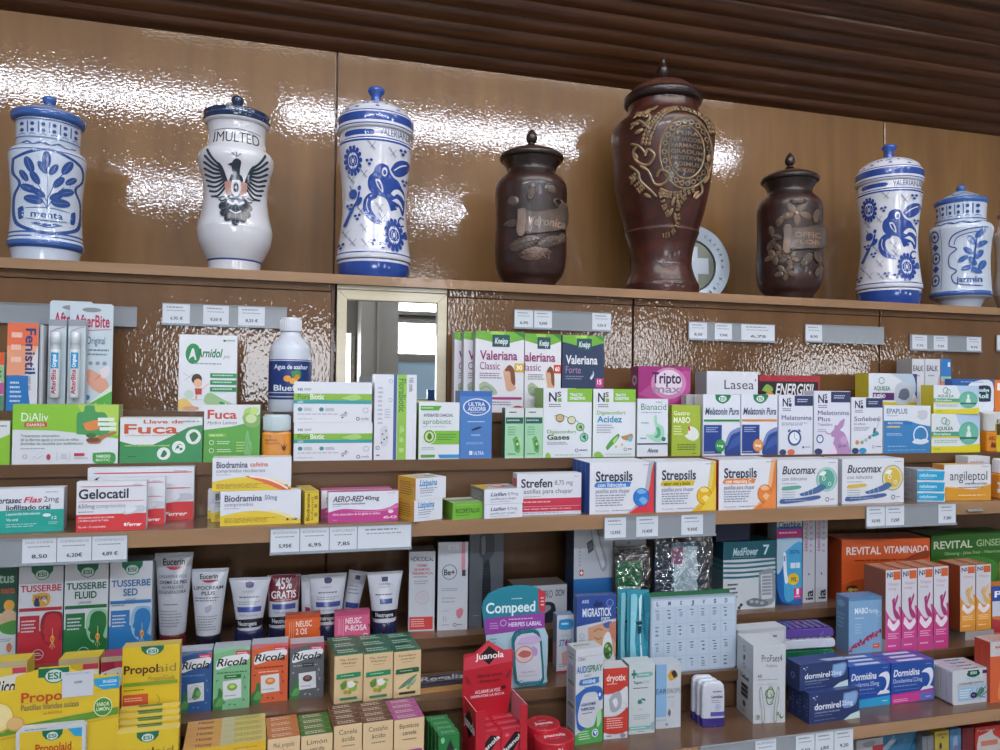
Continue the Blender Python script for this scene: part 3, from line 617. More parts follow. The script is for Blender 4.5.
for pts in (((634, 132), (642, 126), (650, 134), (644, 142)), ((632, 142), (640, 136), (650, 146)), ((646, 134), (650, 124), (656, 120)), ((634, 124), (640, 128), (646, 134)),
            ((640, 158), (634, 164), (638, 174), (648, 178), (654, 170), (648, 164), (645, 170)), ((632, 156), (640, 160), (646, 168)), ((640, 178), (648, 184), (654, 196), (664, 196), (668, 188), (660, 184), (656, 190)), ((630, 176), (638, 184), (640, 192), (650, 202), (656, 208)), ((700, 192), (704, 200), (698, 208)), ((704, 176), (708, 184), (704, 192))):
    d += us(2.6, .0018, GD, *pts)
for x, y, a in ((638, 129, 140), (646, 126, 70), (653, 123, 50), (636, 138, 170), (640, 146, 20), (674, 212, 70), (680, 214, 120), (672, 222, 60), (678, 226, 110), (636, 168, 120), (632, 190, 60), (646, 206, 150), (698, 204, 60), (706, 168, 80)): d += ue(x, y, 4.2, 1.9, GD, a, .002)
jar('clay_urn', 'tall reddish brown urn with gilded fruit around a lettered medallion', 661, 289, .108,
    [(290, 37), (288, 38), (283, 36), (276, 33), (266, 30.5), (256, 31), (246, 33), (238, 36), (234, 37.5), (232, 37), (215, 42), (190, 47.5), (165, 50.5), (145, 52), (133, 51.5), (127, 48), (122, 42), (118, 37.5), (112, 35.5), (106, 35)],
    [(107, 36), (105, 39), (101, 40), (98.5, 39), (97, 36.5), (94, 34), (88, 27), (82.5, 14), (80.5, 6)], [(82, 3), (78, 2.6), (76, 4), (73, 5.4), (69, 5.6), (66, 4), (63.5, 3), (60, 2.4), (57, 1)],
    [(235.5, U), (233.6, '6a4a40'), (None, U)], [(96.5, '2a1c1a'), (None, '573930')], '2e201d', CLAY, [(124, 246, d)])
# silver plate leaning on the wall
PYY = Y_UP-.03; p = at(691, 293, PYY); s = .00198; r_ = .1
root = empty('silver_plate', (p.x, PYY, Z1)); root.rotation_euler = (math.radians(-4), 0, math.radians(-6)); tag(root, 'silver plate with a cross standing on edge behind the tall urn', 'plate')
m = MB(); n = 56; R = [(0, .0), (r_*.62, 0), (r_*.66, -.004), (r_*.96, -.008), (r_, -.0085), (r_, -.0065), (r_*.96, -.006), (r_*.66, .0), (r_*.6, .004), (0, .004)]
for k in range(len(R)-1):
    (ra, ya), (rb, yb) = R[k], R[k+1]
    for i in range(n):
        a, b = 2*math.pi*i/n, 2*math.pi*(i+1)/n; c = '7f8376' if k < 1 else '9aa2a8'
        f = [(ra*math.cos(a), ya, r_+ra*math.sin(a)), (ra*math.cos(b), ya, r_+ra*math.sin(b)), (rb*math.cos(b), yb, r_+rb*math.sin(b)), (rb*math.cos(a), yb, r_+rb*math.sin(a))]
        if ra == 0: f = [f[0], f[2], f[3]]
        if rb == 0: f = f[:3]
        m.face(f, c, True)
mp = lambda x, y, e: (-r_+x, -.0004-e, 2*r_-y)
deco(m, 'r 40 26 60 74 b4bac0;r 26 40 74 60 b4bac0', 2*r_, 2*r_, mp)
for i, ch in enumerate('SANTIAGO DE CASERRA TIERRA CAR 70 '):
    a = math.pi*1.05-i*2*math.pi/34; c, q = math.cos(a), math.sin(a); R_ = r_*.81
    if ch != ' ':
        V, T, m0, m1 = text_tris(ch, True, False)
        for t in T:
            P3 = []
            for i_ in t:
                gx, gy = (V[i_][0]-(m0+m1)/2)*.0105, (V[i_][1]-.35)*.0105
                P3.append((c*(R_+gy)+q*gx, -.0088, r_+q*(R_+gy)-c*gx))
            m.face(P3, '5a6068')
m.build('plate_disc', METAL, root)
rabbit_jar('smaller blue and white jar painted with a rabbit, near the right end', 888.5, 301, .828, 0)
d = 'r 6 1 30 97 c3cfe2;s {0} 1.6 6 0 6 98;s {0} 1.6 30 0 30 98;'.format(B1)
for y in (13, 47, 82): d += 'e 18 {0} 9 9.5 {1};e 18 {0} 6.5 7 {2};e 18 {0} 3 3.2 {1};s {1} 1.4 10 {0} 26 {0};s {1} 1.4 18 {3} 18 {4};'.format(y, B1, WJ, y-9, y+9)
for y in (30, 64): d += 'p {1} 18 {3} 25 {0} 18 {4} 11 {0};'.format(y, B1, B1, y-6, y+6)
d += 's {0} 2 96 4 70 8 50 16 44 30 56 36 44 46 44 62 56 70 48 78 56 90 92 94;s {0} 1.4 92 10 70 14 56 20 52 30;t 56 79 92 88 {0} b jazmin;'.format(B1)
for x, y, a in ((88, 14, 60), (78, 24, 120), (90, 30, 40), (74, 40, 140), (88, 46, 60), (66, 52, 30), (80, 56, 120), (92, 62, 70), (72, 66, 20), (84, 70, 150)): d += leaf(x, y, a, 7, B2)
d += 's %s 2 78 74 82 50 86 12' % B1
jar('ceramic_jar', 'smallest blue and white jar, standing at the right with a panelled side', 960.5, 302, .066,
    [(y_, r_*1.1) for y_, r_ in [(303, 18), (301, 22), (299, 27), (296, 29.5), (292, 28.5), (280, 27.5), (262, 27), (245, 28), (236, 29.5), (231, 30), (227, 28), (224.5, 24), (222, 23.5), (214, 23.5), (206, 24), (204, 23)]],
    [(207, 26), (205.5, 27.5), (202, 27.8), (200, 24), (196, 16), (192.5, 8)], [(194, 3.5), (191.5, 3.5), (189.5, 4.8), (187, 4.6), (185, 2)],
    [(298, WJ), (293, B2), (None, WJ)], [(201, B2), (None, 'b4c3da')], B2, GLAZE, [(230, 293, d), (205, 224, mneck), (223, 231, mstem)], [(193, 201, 's {0} 2 8 80 30 40 50 70 70 40 92 80'.format(B2))], turn=-.25)
jar('ceramic_jar', 'pale jar cut off by the right edge, last on the jar shelf', 1021, 304, .066,
    [(305, 22), (303, 26), (290, 29), (270, 27), (250, 27), (235, 29), (229, 25), (215, 22)], [(217, 24), (214, 25), (210, 20), (205, 8)], [(207, 4), (203, 5), (199, 2)],
    [(296, 'b9a79a'), (None, 'cfc9c4')], [(None, 'a98f80')], 'a98f80', GLAZE)
# ---------------------------------------------------------------- row A
U3 = 'dfe2e8'; PW = 'e2e4ea'
GA = 'first aid cartons on the highest step'
m0 = dict(depth=.03)
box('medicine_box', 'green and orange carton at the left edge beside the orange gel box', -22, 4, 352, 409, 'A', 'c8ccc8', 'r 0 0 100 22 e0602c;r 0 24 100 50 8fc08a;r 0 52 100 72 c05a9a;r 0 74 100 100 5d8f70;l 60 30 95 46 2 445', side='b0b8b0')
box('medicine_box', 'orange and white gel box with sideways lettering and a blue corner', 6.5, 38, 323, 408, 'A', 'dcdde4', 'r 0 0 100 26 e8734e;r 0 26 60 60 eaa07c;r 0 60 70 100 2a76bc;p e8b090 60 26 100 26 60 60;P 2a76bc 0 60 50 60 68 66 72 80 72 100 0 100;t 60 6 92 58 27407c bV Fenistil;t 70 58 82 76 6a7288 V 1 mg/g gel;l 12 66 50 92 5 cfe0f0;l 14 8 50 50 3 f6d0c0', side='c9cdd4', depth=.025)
box('medicine_box', 'narrow grey edge of a carton squeezed between the orange gel box and the clear blisters', 39, 43.5, 325, 407, 'A', 'a8abb2', 'r 40 0 70 100 c8cad0', depth=.02)
card = 'P {0} 38 0 0 0;'
ab = 'e 50 6 22 2.2 8a8f96;t 10 11 92 22 b3234e b AfterBite;s b3234e 1.6 4 30 30 26 96 24;t 40 31 82 38 2c4a78 n Original;l 40 42 92 50 2 7a8896;e 50 56 5 1.8 8a98a4;e 66 56 5 1.8 8a98a4;e 82 56 5 1.8 8a98a4;P e2a58e 38 62 50 62 70 66 88 72 92 78 78 84 56 80 42 72;s b86a5c 1.2 60 72 76 66 88 62;P e8dde0 70 62 92 58 94 66 78 70;e 44 88 6 2.4 2c7cb4;p 58b04a 0 98 40 96 100 82 100 100 0 100;p d8ecd8 40 96 100 82 100 76;t 60 93 92 97.5 dfe8d8 b 6 min'
def hangcard(label, l, r, t, b, dep, grp):
    c, w, h, rr = front(l, r, t, b, 'A', Y=YA+dep); m = MB(); q = .003
    m.prism([(-w/2, 0), (w/2, 0), (w/2, h-q), (w/2-q, h), (-w/2+q, h), (-w/2, h-q)], 0, .0012, 'c9d6de', 'ccd'); deco(m, ab, w, h, flat_map(-w/2, h, 0))
    return tag(m.build('blister_card', CARD, None, c, 0), label, 'blister pack', grp)
hangcard('hanging card of insect bite stick, mostly hidden behind the right-hand card', 49, 92, 301, 409, .045, 'insect bite sticks')
hangcard('wide hanging card of insect bite stick showing a pink arm drawing', 69, 112.5, 303.5, 409, .038, 'insect bite sticks')
for lab, l, r, y in (('left clear blister with a bite stick lying upright in it', 45.5, 63.5, .006), ('right clear blister with a bite stick, against the pink arm drawing card', 65.5, 83, .006)):
    c, w, h, rr = front(l, r, 319, 408, 'A', Y=YA+y); root = empty('stick_pack', c); tag(root, lab, 'blister pack', 'insect bite stick blisters')
    m = MB(); m.box(-w/2, w/2, .012, .026, 0, h, 'c4d0d8', 'b4bec8', '8e939a'); m.box(-w/2, w/2, .0117, .012, h*.93, h, '989da4')
    deco(m, 's b3234e 3 8 14 50 10 92 8;r 0 96 100 100 3f9a4e', w, h, flat_map(-w/2, h, .0117)); m.build('backing', CARD, root)
    S = Sil([(h*.14, w*.27, .007), (h*.15, w*.3, .0075), (h*.66, w*.3, .0075), (h*.67, w*.3, .0075), (h*.68, w*.3, .0075), (h*.74, w*.26, .006), (h*.745, w*.29, .0068), (h*.85, w*.29, .0068), (h*.86, w*.24, .005)], smooth=False, seg=32)
    m = MB(); S.skin(m, [(h*.67, 'e2e6ea'), (h*.74, 'c4ccd4'), (9, 'd8dde2')]); S.deco(m, 'r 24 5 88 40 3aa0d4;t 36 10 68 37 eef5fa bv Original;t 32 42 70 96 b3234e bv AfterBite', h*.16, h*.66)
    o = m.build('stick', PLAST, root); o.location = (0, .003, 0)
arn = 'e 24 25 13 13.5 1c8a4e;p e2e4ea 16 33 22 18 25 18 30 33 27 33 25 28 20 30;t 29 18 75 29 167a46 bi Arnidol;t 76 25 88 30 8a9098 ni pic;l 26 36 76 40 1 9aa;e 78 7 2.6 1.6 1c8a4e;l 82 5 96 9 1 7a8;r 54 50 100 56 1c8a4e;r 54 59 100 65 1c8a4e;r 54 68 100 74 1c8a4e;l 58 51 98 55 1 bfe0cc;l 58 60 92 64 1 bfe0cc;l 58 69 94 73 1 bfe0cc;P 3b2418 20 56 26 50 36 51 42 58 38 66 24 66;e 32 63 9 6.5 e9b492;e 24 62 2.5 2.5 e9b492;s 7a4030 1.2 30 66 34 67.5 38 66;e 36 62 1 1 222;e 31 62 1 1 222;p c03a34 28 70 40 70 40 78 29 78;s e9b492 2.4 40 71 52 64;s 888 .9 8 50 20 56;s 888 .9 10 60 24 52;p e9b492 30 78 33 78 32 84 29 84;s 777 1 22 85 42 85;e 18 78 8 6 c4d8cc;P e8c36a 0 86 10 83 20 88 26 94 24 98 0 98;e 22 96 14 3 d8a080;p a8c49a 46 80 60 78 100 92 100 100 62 100;P 9cc08a 46 79 58 76 90 92 86 99 60 94 44 88;e 76 90 6 3.2 1c8a4e 150;t 78 89 94 94 dfe 0i Arnid'
box('medicine_box', 'white arnica stick card with a green disc and a cartoon child running', 178.5, 237, 335, 406, 'A', PW, arn.replace('P 3b2418 20 56 26 50 36 51 42 58 38 66 24 66;e 32 63 9 6.5 e9b492;e 24 62 2.5 2.5 e9b492;s 7a4030 1.2 30 66 34 67.5 38 66;e 36 62 1 1 222;e 31 62 1 1 222;', 'e 31 58 9 7 3b2418;e 33 63 7 5.5 e9b492;'), depth=.018)
BOXES['x'] = 0; o_last[0][0]['label'] = 'white arnica stick box with a large green disc, left of the blue-labelled bottle'
# blue-labelled bottle
p, s = place(289.5, 408, 'A', .022); hz = lambda y: cross(289.5, y, p, 0).z-p.z
root = empty('water_bottle', p, FACE(p)); tag(root, 'white plastic bottle with a dark blue label and ribbed white cap', 'bottle')
H = hz(318); m = MB(); S = Sil([(0, .031), (.002, .0345), (.006, .0355), (H*.5, .0355), (H*.66, .0345), (H*.74, .028), (H*.8, .019), (H*.84, .0165), (H*.845, .0165)]); S.skin(m, [(9, 'd2d8e4')]); m.build('bottle_body', PLAST, root)
m = MB(); zl, zh = H*.13, H*.55; L_ = Sil([(zl, .0359), (zh, .0359)], smooth=False, seg=60); L_.skin(m, [(9, '223a78')], cap=False)
L_.deco(m, 'r 0 2 100 4 c8d0e0;r 0 82 100 84.5 c8d0e0;r 0 92 100 94.5 c8d0e0;t 14 13 90 24 dfe4f0 b Agua de azahar;P 3f8a50 52 30 72 28 74 46 58 50;e 44 48 9 8 e09a3c;e 58 54 9 8 e8a848;e 66 44 6 6 d88a30;t 14 64 90 78 e4e8f2 b Blueflor', zl, zh); m.build('label', CARD, root)
m = MB(); C_ = Sil([(H*.85, .0175), (H*.86, .0182), (H*.985, .0175), (H, .0165)], smooth=False, seg=40); C_.skin(m, [(9, 'd8dce4')])
for i in range(30):
    a = 2*math.pi*i/30; x, y = math.cos(a)*.0178, math.sin(a)*.0178; m.box(x-.0005, x+.0005, y-.0005, y+.0005, H*.865, H*.975, 'd8dce4')
m.build('cap', PLAST, root)
GV = 'valerian capsule boxes'
kn = 'p 6fae3c 0 0 100 0 100 9 70 14 40 14 0 9;p 9ccc50 30 0 60 0 50 12 40 13;p 3f8a34 78 0 100 0 100 8;r 34 4 70 19 1d5054;t 39 8 66 15 e4eef0 bi Kneipp;'
vc = kn+'t 9 24 86 35 8e2a6a b Valeriana;t 9 38 50 47 8e2a6a n Classic;l 9 51 56 59 3 7a6a80;r 80 39 100 50 d8b03a;t 84 41.5 96 47 fff b 30;P d8a488 57 49 68 43 76 50 75 62 84 70 66 73 61 62;P 7a4a34 60 47 70 41 80 48 82 66 74 62 71 50 63 49;P a8b49a 8 66 20 62 40 70 44 78 20 78 10 74;s 5a7a50 1.2 10 72 24 68 38 76;r 34 81 96 84 a03070;l 34 86 78 92 2 8a7a90;e 88 94 10 2.4 c03060'
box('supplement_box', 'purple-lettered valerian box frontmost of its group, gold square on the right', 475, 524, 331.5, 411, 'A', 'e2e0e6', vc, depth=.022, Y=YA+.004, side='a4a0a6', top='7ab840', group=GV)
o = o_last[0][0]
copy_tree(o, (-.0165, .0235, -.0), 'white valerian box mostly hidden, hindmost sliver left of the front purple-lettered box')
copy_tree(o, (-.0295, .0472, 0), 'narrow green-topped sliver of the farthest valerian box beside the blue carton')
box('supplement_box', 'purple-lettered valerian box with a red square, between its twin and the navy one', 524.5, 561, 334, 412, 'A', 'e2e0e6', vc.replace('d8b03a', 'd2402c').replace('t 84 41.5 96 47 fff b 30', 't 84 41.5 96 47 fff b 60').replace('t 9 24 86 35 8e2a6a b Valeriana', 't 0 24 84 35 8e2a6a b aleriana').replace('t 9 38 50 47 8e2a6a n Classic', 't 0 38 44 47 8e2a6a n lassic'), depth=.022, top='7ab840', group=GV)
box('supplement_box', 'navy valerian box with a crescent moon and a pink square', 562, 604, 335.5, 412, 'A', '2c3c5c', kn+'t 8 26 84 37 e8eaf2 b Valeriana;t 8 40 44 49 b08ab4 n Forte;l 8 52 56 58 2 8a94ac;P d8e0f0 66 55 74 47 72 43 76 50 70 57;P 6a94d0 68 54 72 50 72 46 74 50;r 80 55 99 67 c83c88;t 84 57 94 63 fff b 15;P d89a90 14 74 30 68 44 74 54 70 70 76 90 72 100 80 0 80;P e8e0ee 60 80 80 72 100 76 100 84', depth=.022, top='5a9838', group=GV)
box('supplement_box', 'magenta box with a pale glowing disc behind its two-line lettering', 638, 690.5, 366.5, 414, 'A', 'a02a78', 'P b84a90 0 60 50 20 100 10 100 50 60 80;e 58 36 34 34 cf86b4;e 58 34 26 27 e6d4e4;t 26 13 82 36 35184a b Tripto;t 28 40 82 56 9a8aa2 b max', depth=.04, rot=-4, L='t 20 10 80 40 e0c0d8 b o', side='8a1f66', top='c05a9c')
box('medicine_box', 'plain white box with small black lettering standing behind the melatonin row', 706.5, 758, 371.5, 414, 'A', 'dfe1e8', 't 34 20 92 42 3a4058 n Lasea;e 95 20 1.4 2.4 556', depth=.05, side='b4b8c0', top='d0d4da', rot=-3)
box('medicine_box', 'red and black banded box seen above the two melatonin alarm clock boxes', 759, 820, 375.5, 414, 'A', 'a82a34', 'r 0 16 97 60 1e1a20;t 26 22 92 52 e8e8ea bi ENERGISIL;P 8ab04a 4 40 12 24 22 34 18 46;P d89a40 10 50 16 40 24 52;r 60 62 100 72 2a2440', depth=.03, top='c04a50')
aq = 'p {0} 0 72 100 72 100 100 0 100;'
box('supplement_box', 'white and yellow box with a curled sleeping figure behind the sleep boxes', 868.5, 917, 373.5, 412, 'A', 'dfe4ea', 'p 2a3a70 60 0 100 0 100 62 88 30 70 10;P b8cadc 44 0 90 0 96 50 70 20;p e0cc30 0 71 100 71 100 100 0 100;P c4ccd8 52 58 56 30 70 20 86 26 92 50 84 72 60 76;P 6a7488 60 60 66 40 80 38 84 56 74 66;t 10 32 44 42 5a7a70 b AQUILEA;o 26 18 6 1.2 5a9080;r 8 48 52 66 5a3070;t 10 52 34 60 fff b SUEÑO', depth=.04, L='r 0 0 100 100 d8c840', side='d0bf30', top='c4ccd4', rot=0)
GK = 'tall narrow white cartons with black capitals'
box('medicine_box', 'grey-sided tall white carton, left one of the pair with black capitals', 912, 924.5, 359, 412, 'A', 'd4d6de', 't 8 12 92 22 4a5060 b EALK;l 20 28 70 34 1 89a;r 0 60 100 100 c0c4d4', depth=.045, side='a8a6a8', Y=YA+.03, group=GK)
box('medicine_box', 'tall white carton between its grey-sided twin and the blue and salmon carton', 925, 940, 359, 412, 'A', 'd4d6de', 't 10 12 88 22 4a5060 b EALK;l 20 28 70 34 1 89a;P c8a8b8 60 100 80 50 100 30 100 100', depth=.03, Y=YA+.03, group=GK)
box('medicine_box', 'narrow carton with a blue top and salmon lower half', 940.5, 951, 359, 412, 'A', 'd8988c', 'r 0 0 100 32 2f7cc0;r 0 32 100 40 9ac4b0;r 70 6 92 14 f0f4f8;l 20 50 80 60 2 a86a60', depth=.03, Y=YA+.03)
box('medicine_box', 'blue box with a black-framed lozenge badge at the far right of the highest step', 952, 994, 379, 414, 'A', '2c5ea8', 'P e4e8f0 34 34 46 10 96 8 96 100 34 100;P 1c2a50 56 20 90 20 92 56 88 64 54 60;t 58 26 88 36 dfe b Goodbye;t 60 42 86 54 dfe b Roll;l 20 6 90 12 1 9bd', depth=.03, Y=YA+.01, top='2f68b0')
box('medicine_box', 'orange carton cut by the right edge beside the blue badge box', 994.5, 1020, 380, 414, 'A', 'e08038', 't 10 10 80 30 fff b IA', depth=.03, Y=YA+.01)

# ---------------------------------------------------------------- row B
box('medicine_box', 'white and lime carton sliver at the left edge under the sticks', -40, 10, 421, 466, 'B', 'dde2e2', 'p 8cc43c 40 60 100 30 100 100 40 100;l 50 8 96 16 1 889', depth=.03, side='9aba60')
dia = 'p 8cc63e 0 0 100 0 100 58 70 50 40 44 0 42;p b4d45a 60 0 100 0 100 52 74 44;t 8 14 33 28 f0f6ea n DiAliv;r 11 30 32 38 c8564c;t 13 32 30 36.5 f4e0dc b DIARREA;P 4c9a5c 60 50 60 16 66 12 68 2 76 2 78 12 88 16 90 50;e 73 35 6 7 d0603c;P e08a50 66 32 80 26 82 40 70 44;r 80 22 96 28 e4f0e0;r 80 30 98 36 e4f0e0;r 82 38 98 44 e4f0e0;P b07a50 70 60 80 54 96 46 98 49 86 58 82 66 72 66;e 76 60 7 4 7a4a34;e 74 52 5 4 3f7a3a;t 8 50 44 54.5 3f6a50 n Tratamiento sintomático;t 8 56.5 62 61 3f6a50 n de la diarrea aguda y crónica en niños;t 8 63 66 67.5 3f6a50 n (incluidas las causadas por antibióticos);l 8 72 34 76 1 9ab;o 12 87 2.2 .5 a88;p e2e4ea 20 86 26 80 28 84 23 92;s 9a9aa6 .6 20 88 27 80;s 9a9aa6 .6 23 92 29 84;s 9a9aa6 .6 42 80 42 94;s 9a9aa6 .6 54 80 54 94;e 34 88 2 5 c04058;r 58 82 68 87 c03a50;l 46 82 52 92 4 aab;l 58 89 72 93 1 aab;P 3f9a48 76 82 96 82 96 100 80 100 76 94;t 79 85 93 90 eef6ea b VAROO;t 79 92 93 96 cfe6c8 b BIOTIC'
box('medicine_box', 'wide white and lime diarrhoea box with a green torso drawing', 12, 118.5, 404.5, 465.5, 'B', 'dde1e6', dia, depth=.03, side='9cb070', top='8cbc4c')
box('supplement_box', 'white over green slimming box with large orange-red lettering and round plant pictures', 119.5, 202.5, 417.5, 463, 'B', 'dfe2e4', 'p 3d8e58 0 52 16 60 40 60 64 40 82 22 100 16 100 100 0 100;t 28 5 76 13 c0583c b Llave de;t 5 15 70 35 c85a34 b Fuca;t 6 38 64 41 b07a50 n COMPLEMENTO ALIMENTICIO;t 6 60 60 63.5 c8e070 b Adiós al estreñimiento ocasional;e 53 80 8.2 14 e2eae4;e 71 66 8.2 14 e2eae4;e 89 43 9.5 17 e2eae4;P 3d7a50 49 86 53 72 57 80 53 88;s 3d7a50 1 67 72 71 60 75 62;e 70 66 2 3 3d7a50;e 74 70 2 3 3d7a50;P 3d7a50 84 38 90 32 95 40 92 50 88 54 85 46;l 10 84 22 88 1 1c4a30;t 76 7 96 10 556 b SABOR A', depth=.035, top='ccd4d0')
box('supplement_box', 'taller white over green box with red lettering and green fruit, right of the slimming box', 203.5, 260, 405, 462.5, 'B', '5da648', 'p e0e3e6 0 0 100 0 100 14 84 30 50 38 0 44;t 6 9 58 24 c03e38 b Fuca;t 6 28 58 34 3a5a70 ni Hydro Lemon;e 82 14 12 10 a8cc6a;e 90 10 8 7 c0dc80;e 76 22 8 8 8cb860;e 86 28 16 12 8ab068;e 84 24 10 8 c8dca0;r 8 50 40 56 7ab84a;t 10 51.5 34 55 e8f0b0 b DOBLE ACCIÓN;o 14 66 4.4 1 d8ecd0;o 14 80 4.4 1 d8ecd0;l 24 63 50 70 2 cfe8c4;l 24 77 50 84 2 cfe8c4;l 58 64 78 84 4 b8d880;P 7ab870 72 96 74 60 78 44 82 60 86 70 84 96;s 4a8a40 1.4 66 96 78 60;s 4a8a40 1.4 88 92 80 70;l 60 88 90 94 2 3a7a38', depth=.035, top='d4dcd4')
# orange supplement bottle
def pill_bottle(label, cx, hw, t, nk, b, Yoff, sh, body, cap, d):
    p, s = place(cx, b, sh, Yoff); hz = lambda y: cross(cx, y, p, 0).z-p.z; root = empty('pill_bottle', p, 0); tag(root, label, 'bottle'); w = hw*s; zn = hz(nk); zt = hz(t)
    m = MB(); S = Sil([(0, w*.9, w*.75), (.002, w, w*.84), (zn*.93, w, w*.84), (zn*.98, w*.94, w*.78), (zn, w*.8, w*.66)], n=4.5, smooth=False, seg=60); S.skin(m, [(9, body)]); S.deco(m, d, .002, zn*.93); m.build('bottle_body', PLAST, root)
    m = MB(); C_ = Sil([(zn+.0003, w*.9), (zn+.0015, w*.94), (zt-.002, w*.9), (zt, w*.84)], smooth=False, seg=44); C_.skin(m, [(9, cap)])
    for i in range(40):
        a = 2*math.pi*i/40; x, y = math.cos(a)*w*.925, math.sin(a)*w*.925; m.box(x-.0005, x+.0005, y-.0005, y+.0005, zn+.002, zt-.003, cap)
    m.build('cap', PLAST, root)
pill_bottle('squarish orange supplement bottle with a white screw cap, left of the stacked green-striped boxes', 276.3, 14.8, 414.5, 431, 463, .022, 'B', 'dd9038', 'c8d8dc', 't 14 20 50 28 6a3a1c b NUTRALIA;t 14 32 60 40 6a3a1c n vitamina;P 5a3418 70 62 66 40 72 48 76 36 78 50 84 40 78 64;t 14 84 56 92 6a3a1c b plus 60+;e 30 10 2.4 3 6a3a1c')
fb = 'r 0 29 100 45 86b83a;r 0 45 100 54 2f9aa0;t 5 16 11 22 3a4250 b NS;l 13 16 24 22 2 667;t 5 30 20 43 2a5a24 n Flora;t 20.5 30 38 43 eef4e6 b Biotic;t 5 47 12 52 dfeef0 b LAX;e 8 68 3 5.2 3c8a96;e 35 68 3 5.2 3c8a96;l 13 64 24 73 3 7a8a92;l 40 64 54 73 3 7a8a92;l 5 78 60 82 1 99a;P a8d070 60 40 78 30 86 40 74 46;e 64 82 4 4 b8c0c4;s 889 .8 58 84 70 78;e 66 76 1.4 2 556;e 62 88 1.4 2 556;o 92 70 3.6 .7 9aa;l 5 90 30 94 1 aab;o 82 91 2.4 .8 334;t 86 88 96 93 445 n cinfa'
GF = 'probiotic boxes with lime and teal stripes'
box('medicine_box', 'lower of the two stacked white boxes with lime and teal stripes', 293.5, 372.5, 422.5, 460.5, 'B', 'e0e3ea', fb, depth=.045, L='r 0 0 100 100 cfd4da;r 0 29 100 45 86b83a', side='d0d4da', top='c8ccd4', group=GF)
box('medicine_box', 'upper of the two stacked white boxes with lime and teal stripes', 293.5, 372, 382, 421.5, 'B', 'e0e3ea', fb, depth=.045, z0=top_of(), L='r 0 29 100 45 86b83a', side='d0d4da', top='c8ccd4', group=GF)
box('medicine_box', 'same lime-striped box turned upright in front of the mirror', 374, 416.5, 374.5, 460, 'B', 'e0e2ea', 'r 45 0 53 100 3c5c94;r 54 0 76 100 92c24a;t 58 5 74 44 4a8a38 bV FloraBiotic;t 82 4 92 20 3a4250 nV NS cinfa;l 60 60 72 96 3 b8dc88;t 60 60 68 80 a8d478 V lax;o 38 8 4.5 1 7a90b8;o 38 30 4.5 1 7a90b8;l 8 14 20 60 9 b4b8c4;l 24 40 38 52 4 b4b8c4;P d0d4dc 14 64 30 60 34 80 18 84;e 20 70 2 1 445;e 28 66 2 1 445;e 24 76 2 1 445;e 30 74 2 1 445;e 18 80 2 1 445;o 9 86 4.5 1.2 334;l 6 93 14 97 1 556', depth=.04, side='c8ccd4')
box('medicine_box', 'white and green probiotic box with a round leafy emblem', 418.5, 459.5, 402.5, 459, 'B', 'dfe3e8', 'p 58a83c 4 6 56 6 48 14 4 14;l 6 8 44 12 1 d0e8c0;t 12 20 84 25 2c3c5c b INTEGRATED CHARCOAL;t 10 29 80 38 3a8a5c n aprobiotic;l 10 42 76 44 1 99a;p 7ab83c 30 50 100 50 100 74 30 74;l 46 55 94 68 3 4a8a30;e 26 60 16 13 dfe8d0;e 26 60 14 11.4 3f8a50;e 26 60 11 9 c8dc90;P 4a7a2c 20 62 24 54 30 56 32 62 26 66;l 8 78 40 84 2 9aa;r 6 92 40 97 5ca040;p 2f94d0 48 92 100 92 100 98 52 98', depth=.035, L='r 0 0 100 100 6cae3c', side='6aa83c', top='c8d4c8')
box('medicine_box', 'pale blue box with a white oval emblem, slightly turned', 459.5, 492, 391, 457, 'B', '4f80c0', 'p 3c6cb4 0 0 100 0 100 8 0 8;e 52 24 43 13 dfe6f2;e 52 24 39 11.4 3d6cb2;t 26 17 78 22.5 e4ecf6 b ULTRA;t 24 24 80 29.5 e4ecf6 b ADSORB;l 22 31 84 33 1 c8d8ee;l 24 44 78 48 1 b8d0ee;e 52 56 17 3.4 2a3a50 18;l 36 64 70 68 1 b0c8e8;l 20 76 88 80 2 a0c0e4;r 30 89 40 95 d8e4f4;t 44 90 76 95 d8e4f4 b ULTRA', depth=.03, side='3860a4', rot=4, Y=YB+.012)
GG = 'small twin green stomach cartons'
sg = 'r 0 0 100 18 d4dad8;l 20 6 70 12 1 445;r 4 19 96 31 2c5c5a;l 10 22 80 28 1 b0d0c0;P 6ab060 40 62 60 56 72 66 82 80 74 90 54 86 50 76;P 3f8a50 54 66 68 64 74 78 64 84 58 76;e 66 72 6 3 d8e070;l 14 36 62 56 4 7ab088;l 14 90 70 94 1 4a8a58;r 0 96 100 100 b8dcc0'
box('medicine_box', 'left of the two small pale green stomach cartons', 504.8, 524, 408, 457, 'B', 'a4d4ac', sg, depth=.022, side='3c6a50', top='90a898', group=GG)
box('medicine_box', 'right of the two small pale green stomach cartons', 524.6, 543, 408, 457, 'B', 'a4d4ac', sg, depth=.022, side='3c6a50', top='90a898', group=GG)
ns = 't 12 {0} 25 {1} 28344c b N;t 26 {2} 33 {3} 28344c b S;r 28 {4} 33 {5} 86b83a;'
nsh = 't 11 6 27 19 262f44 b N;t 28 5 36 12 262f44 b S;r 29 14 37 19.5 {c};l 11 22 40 28 2 556;'
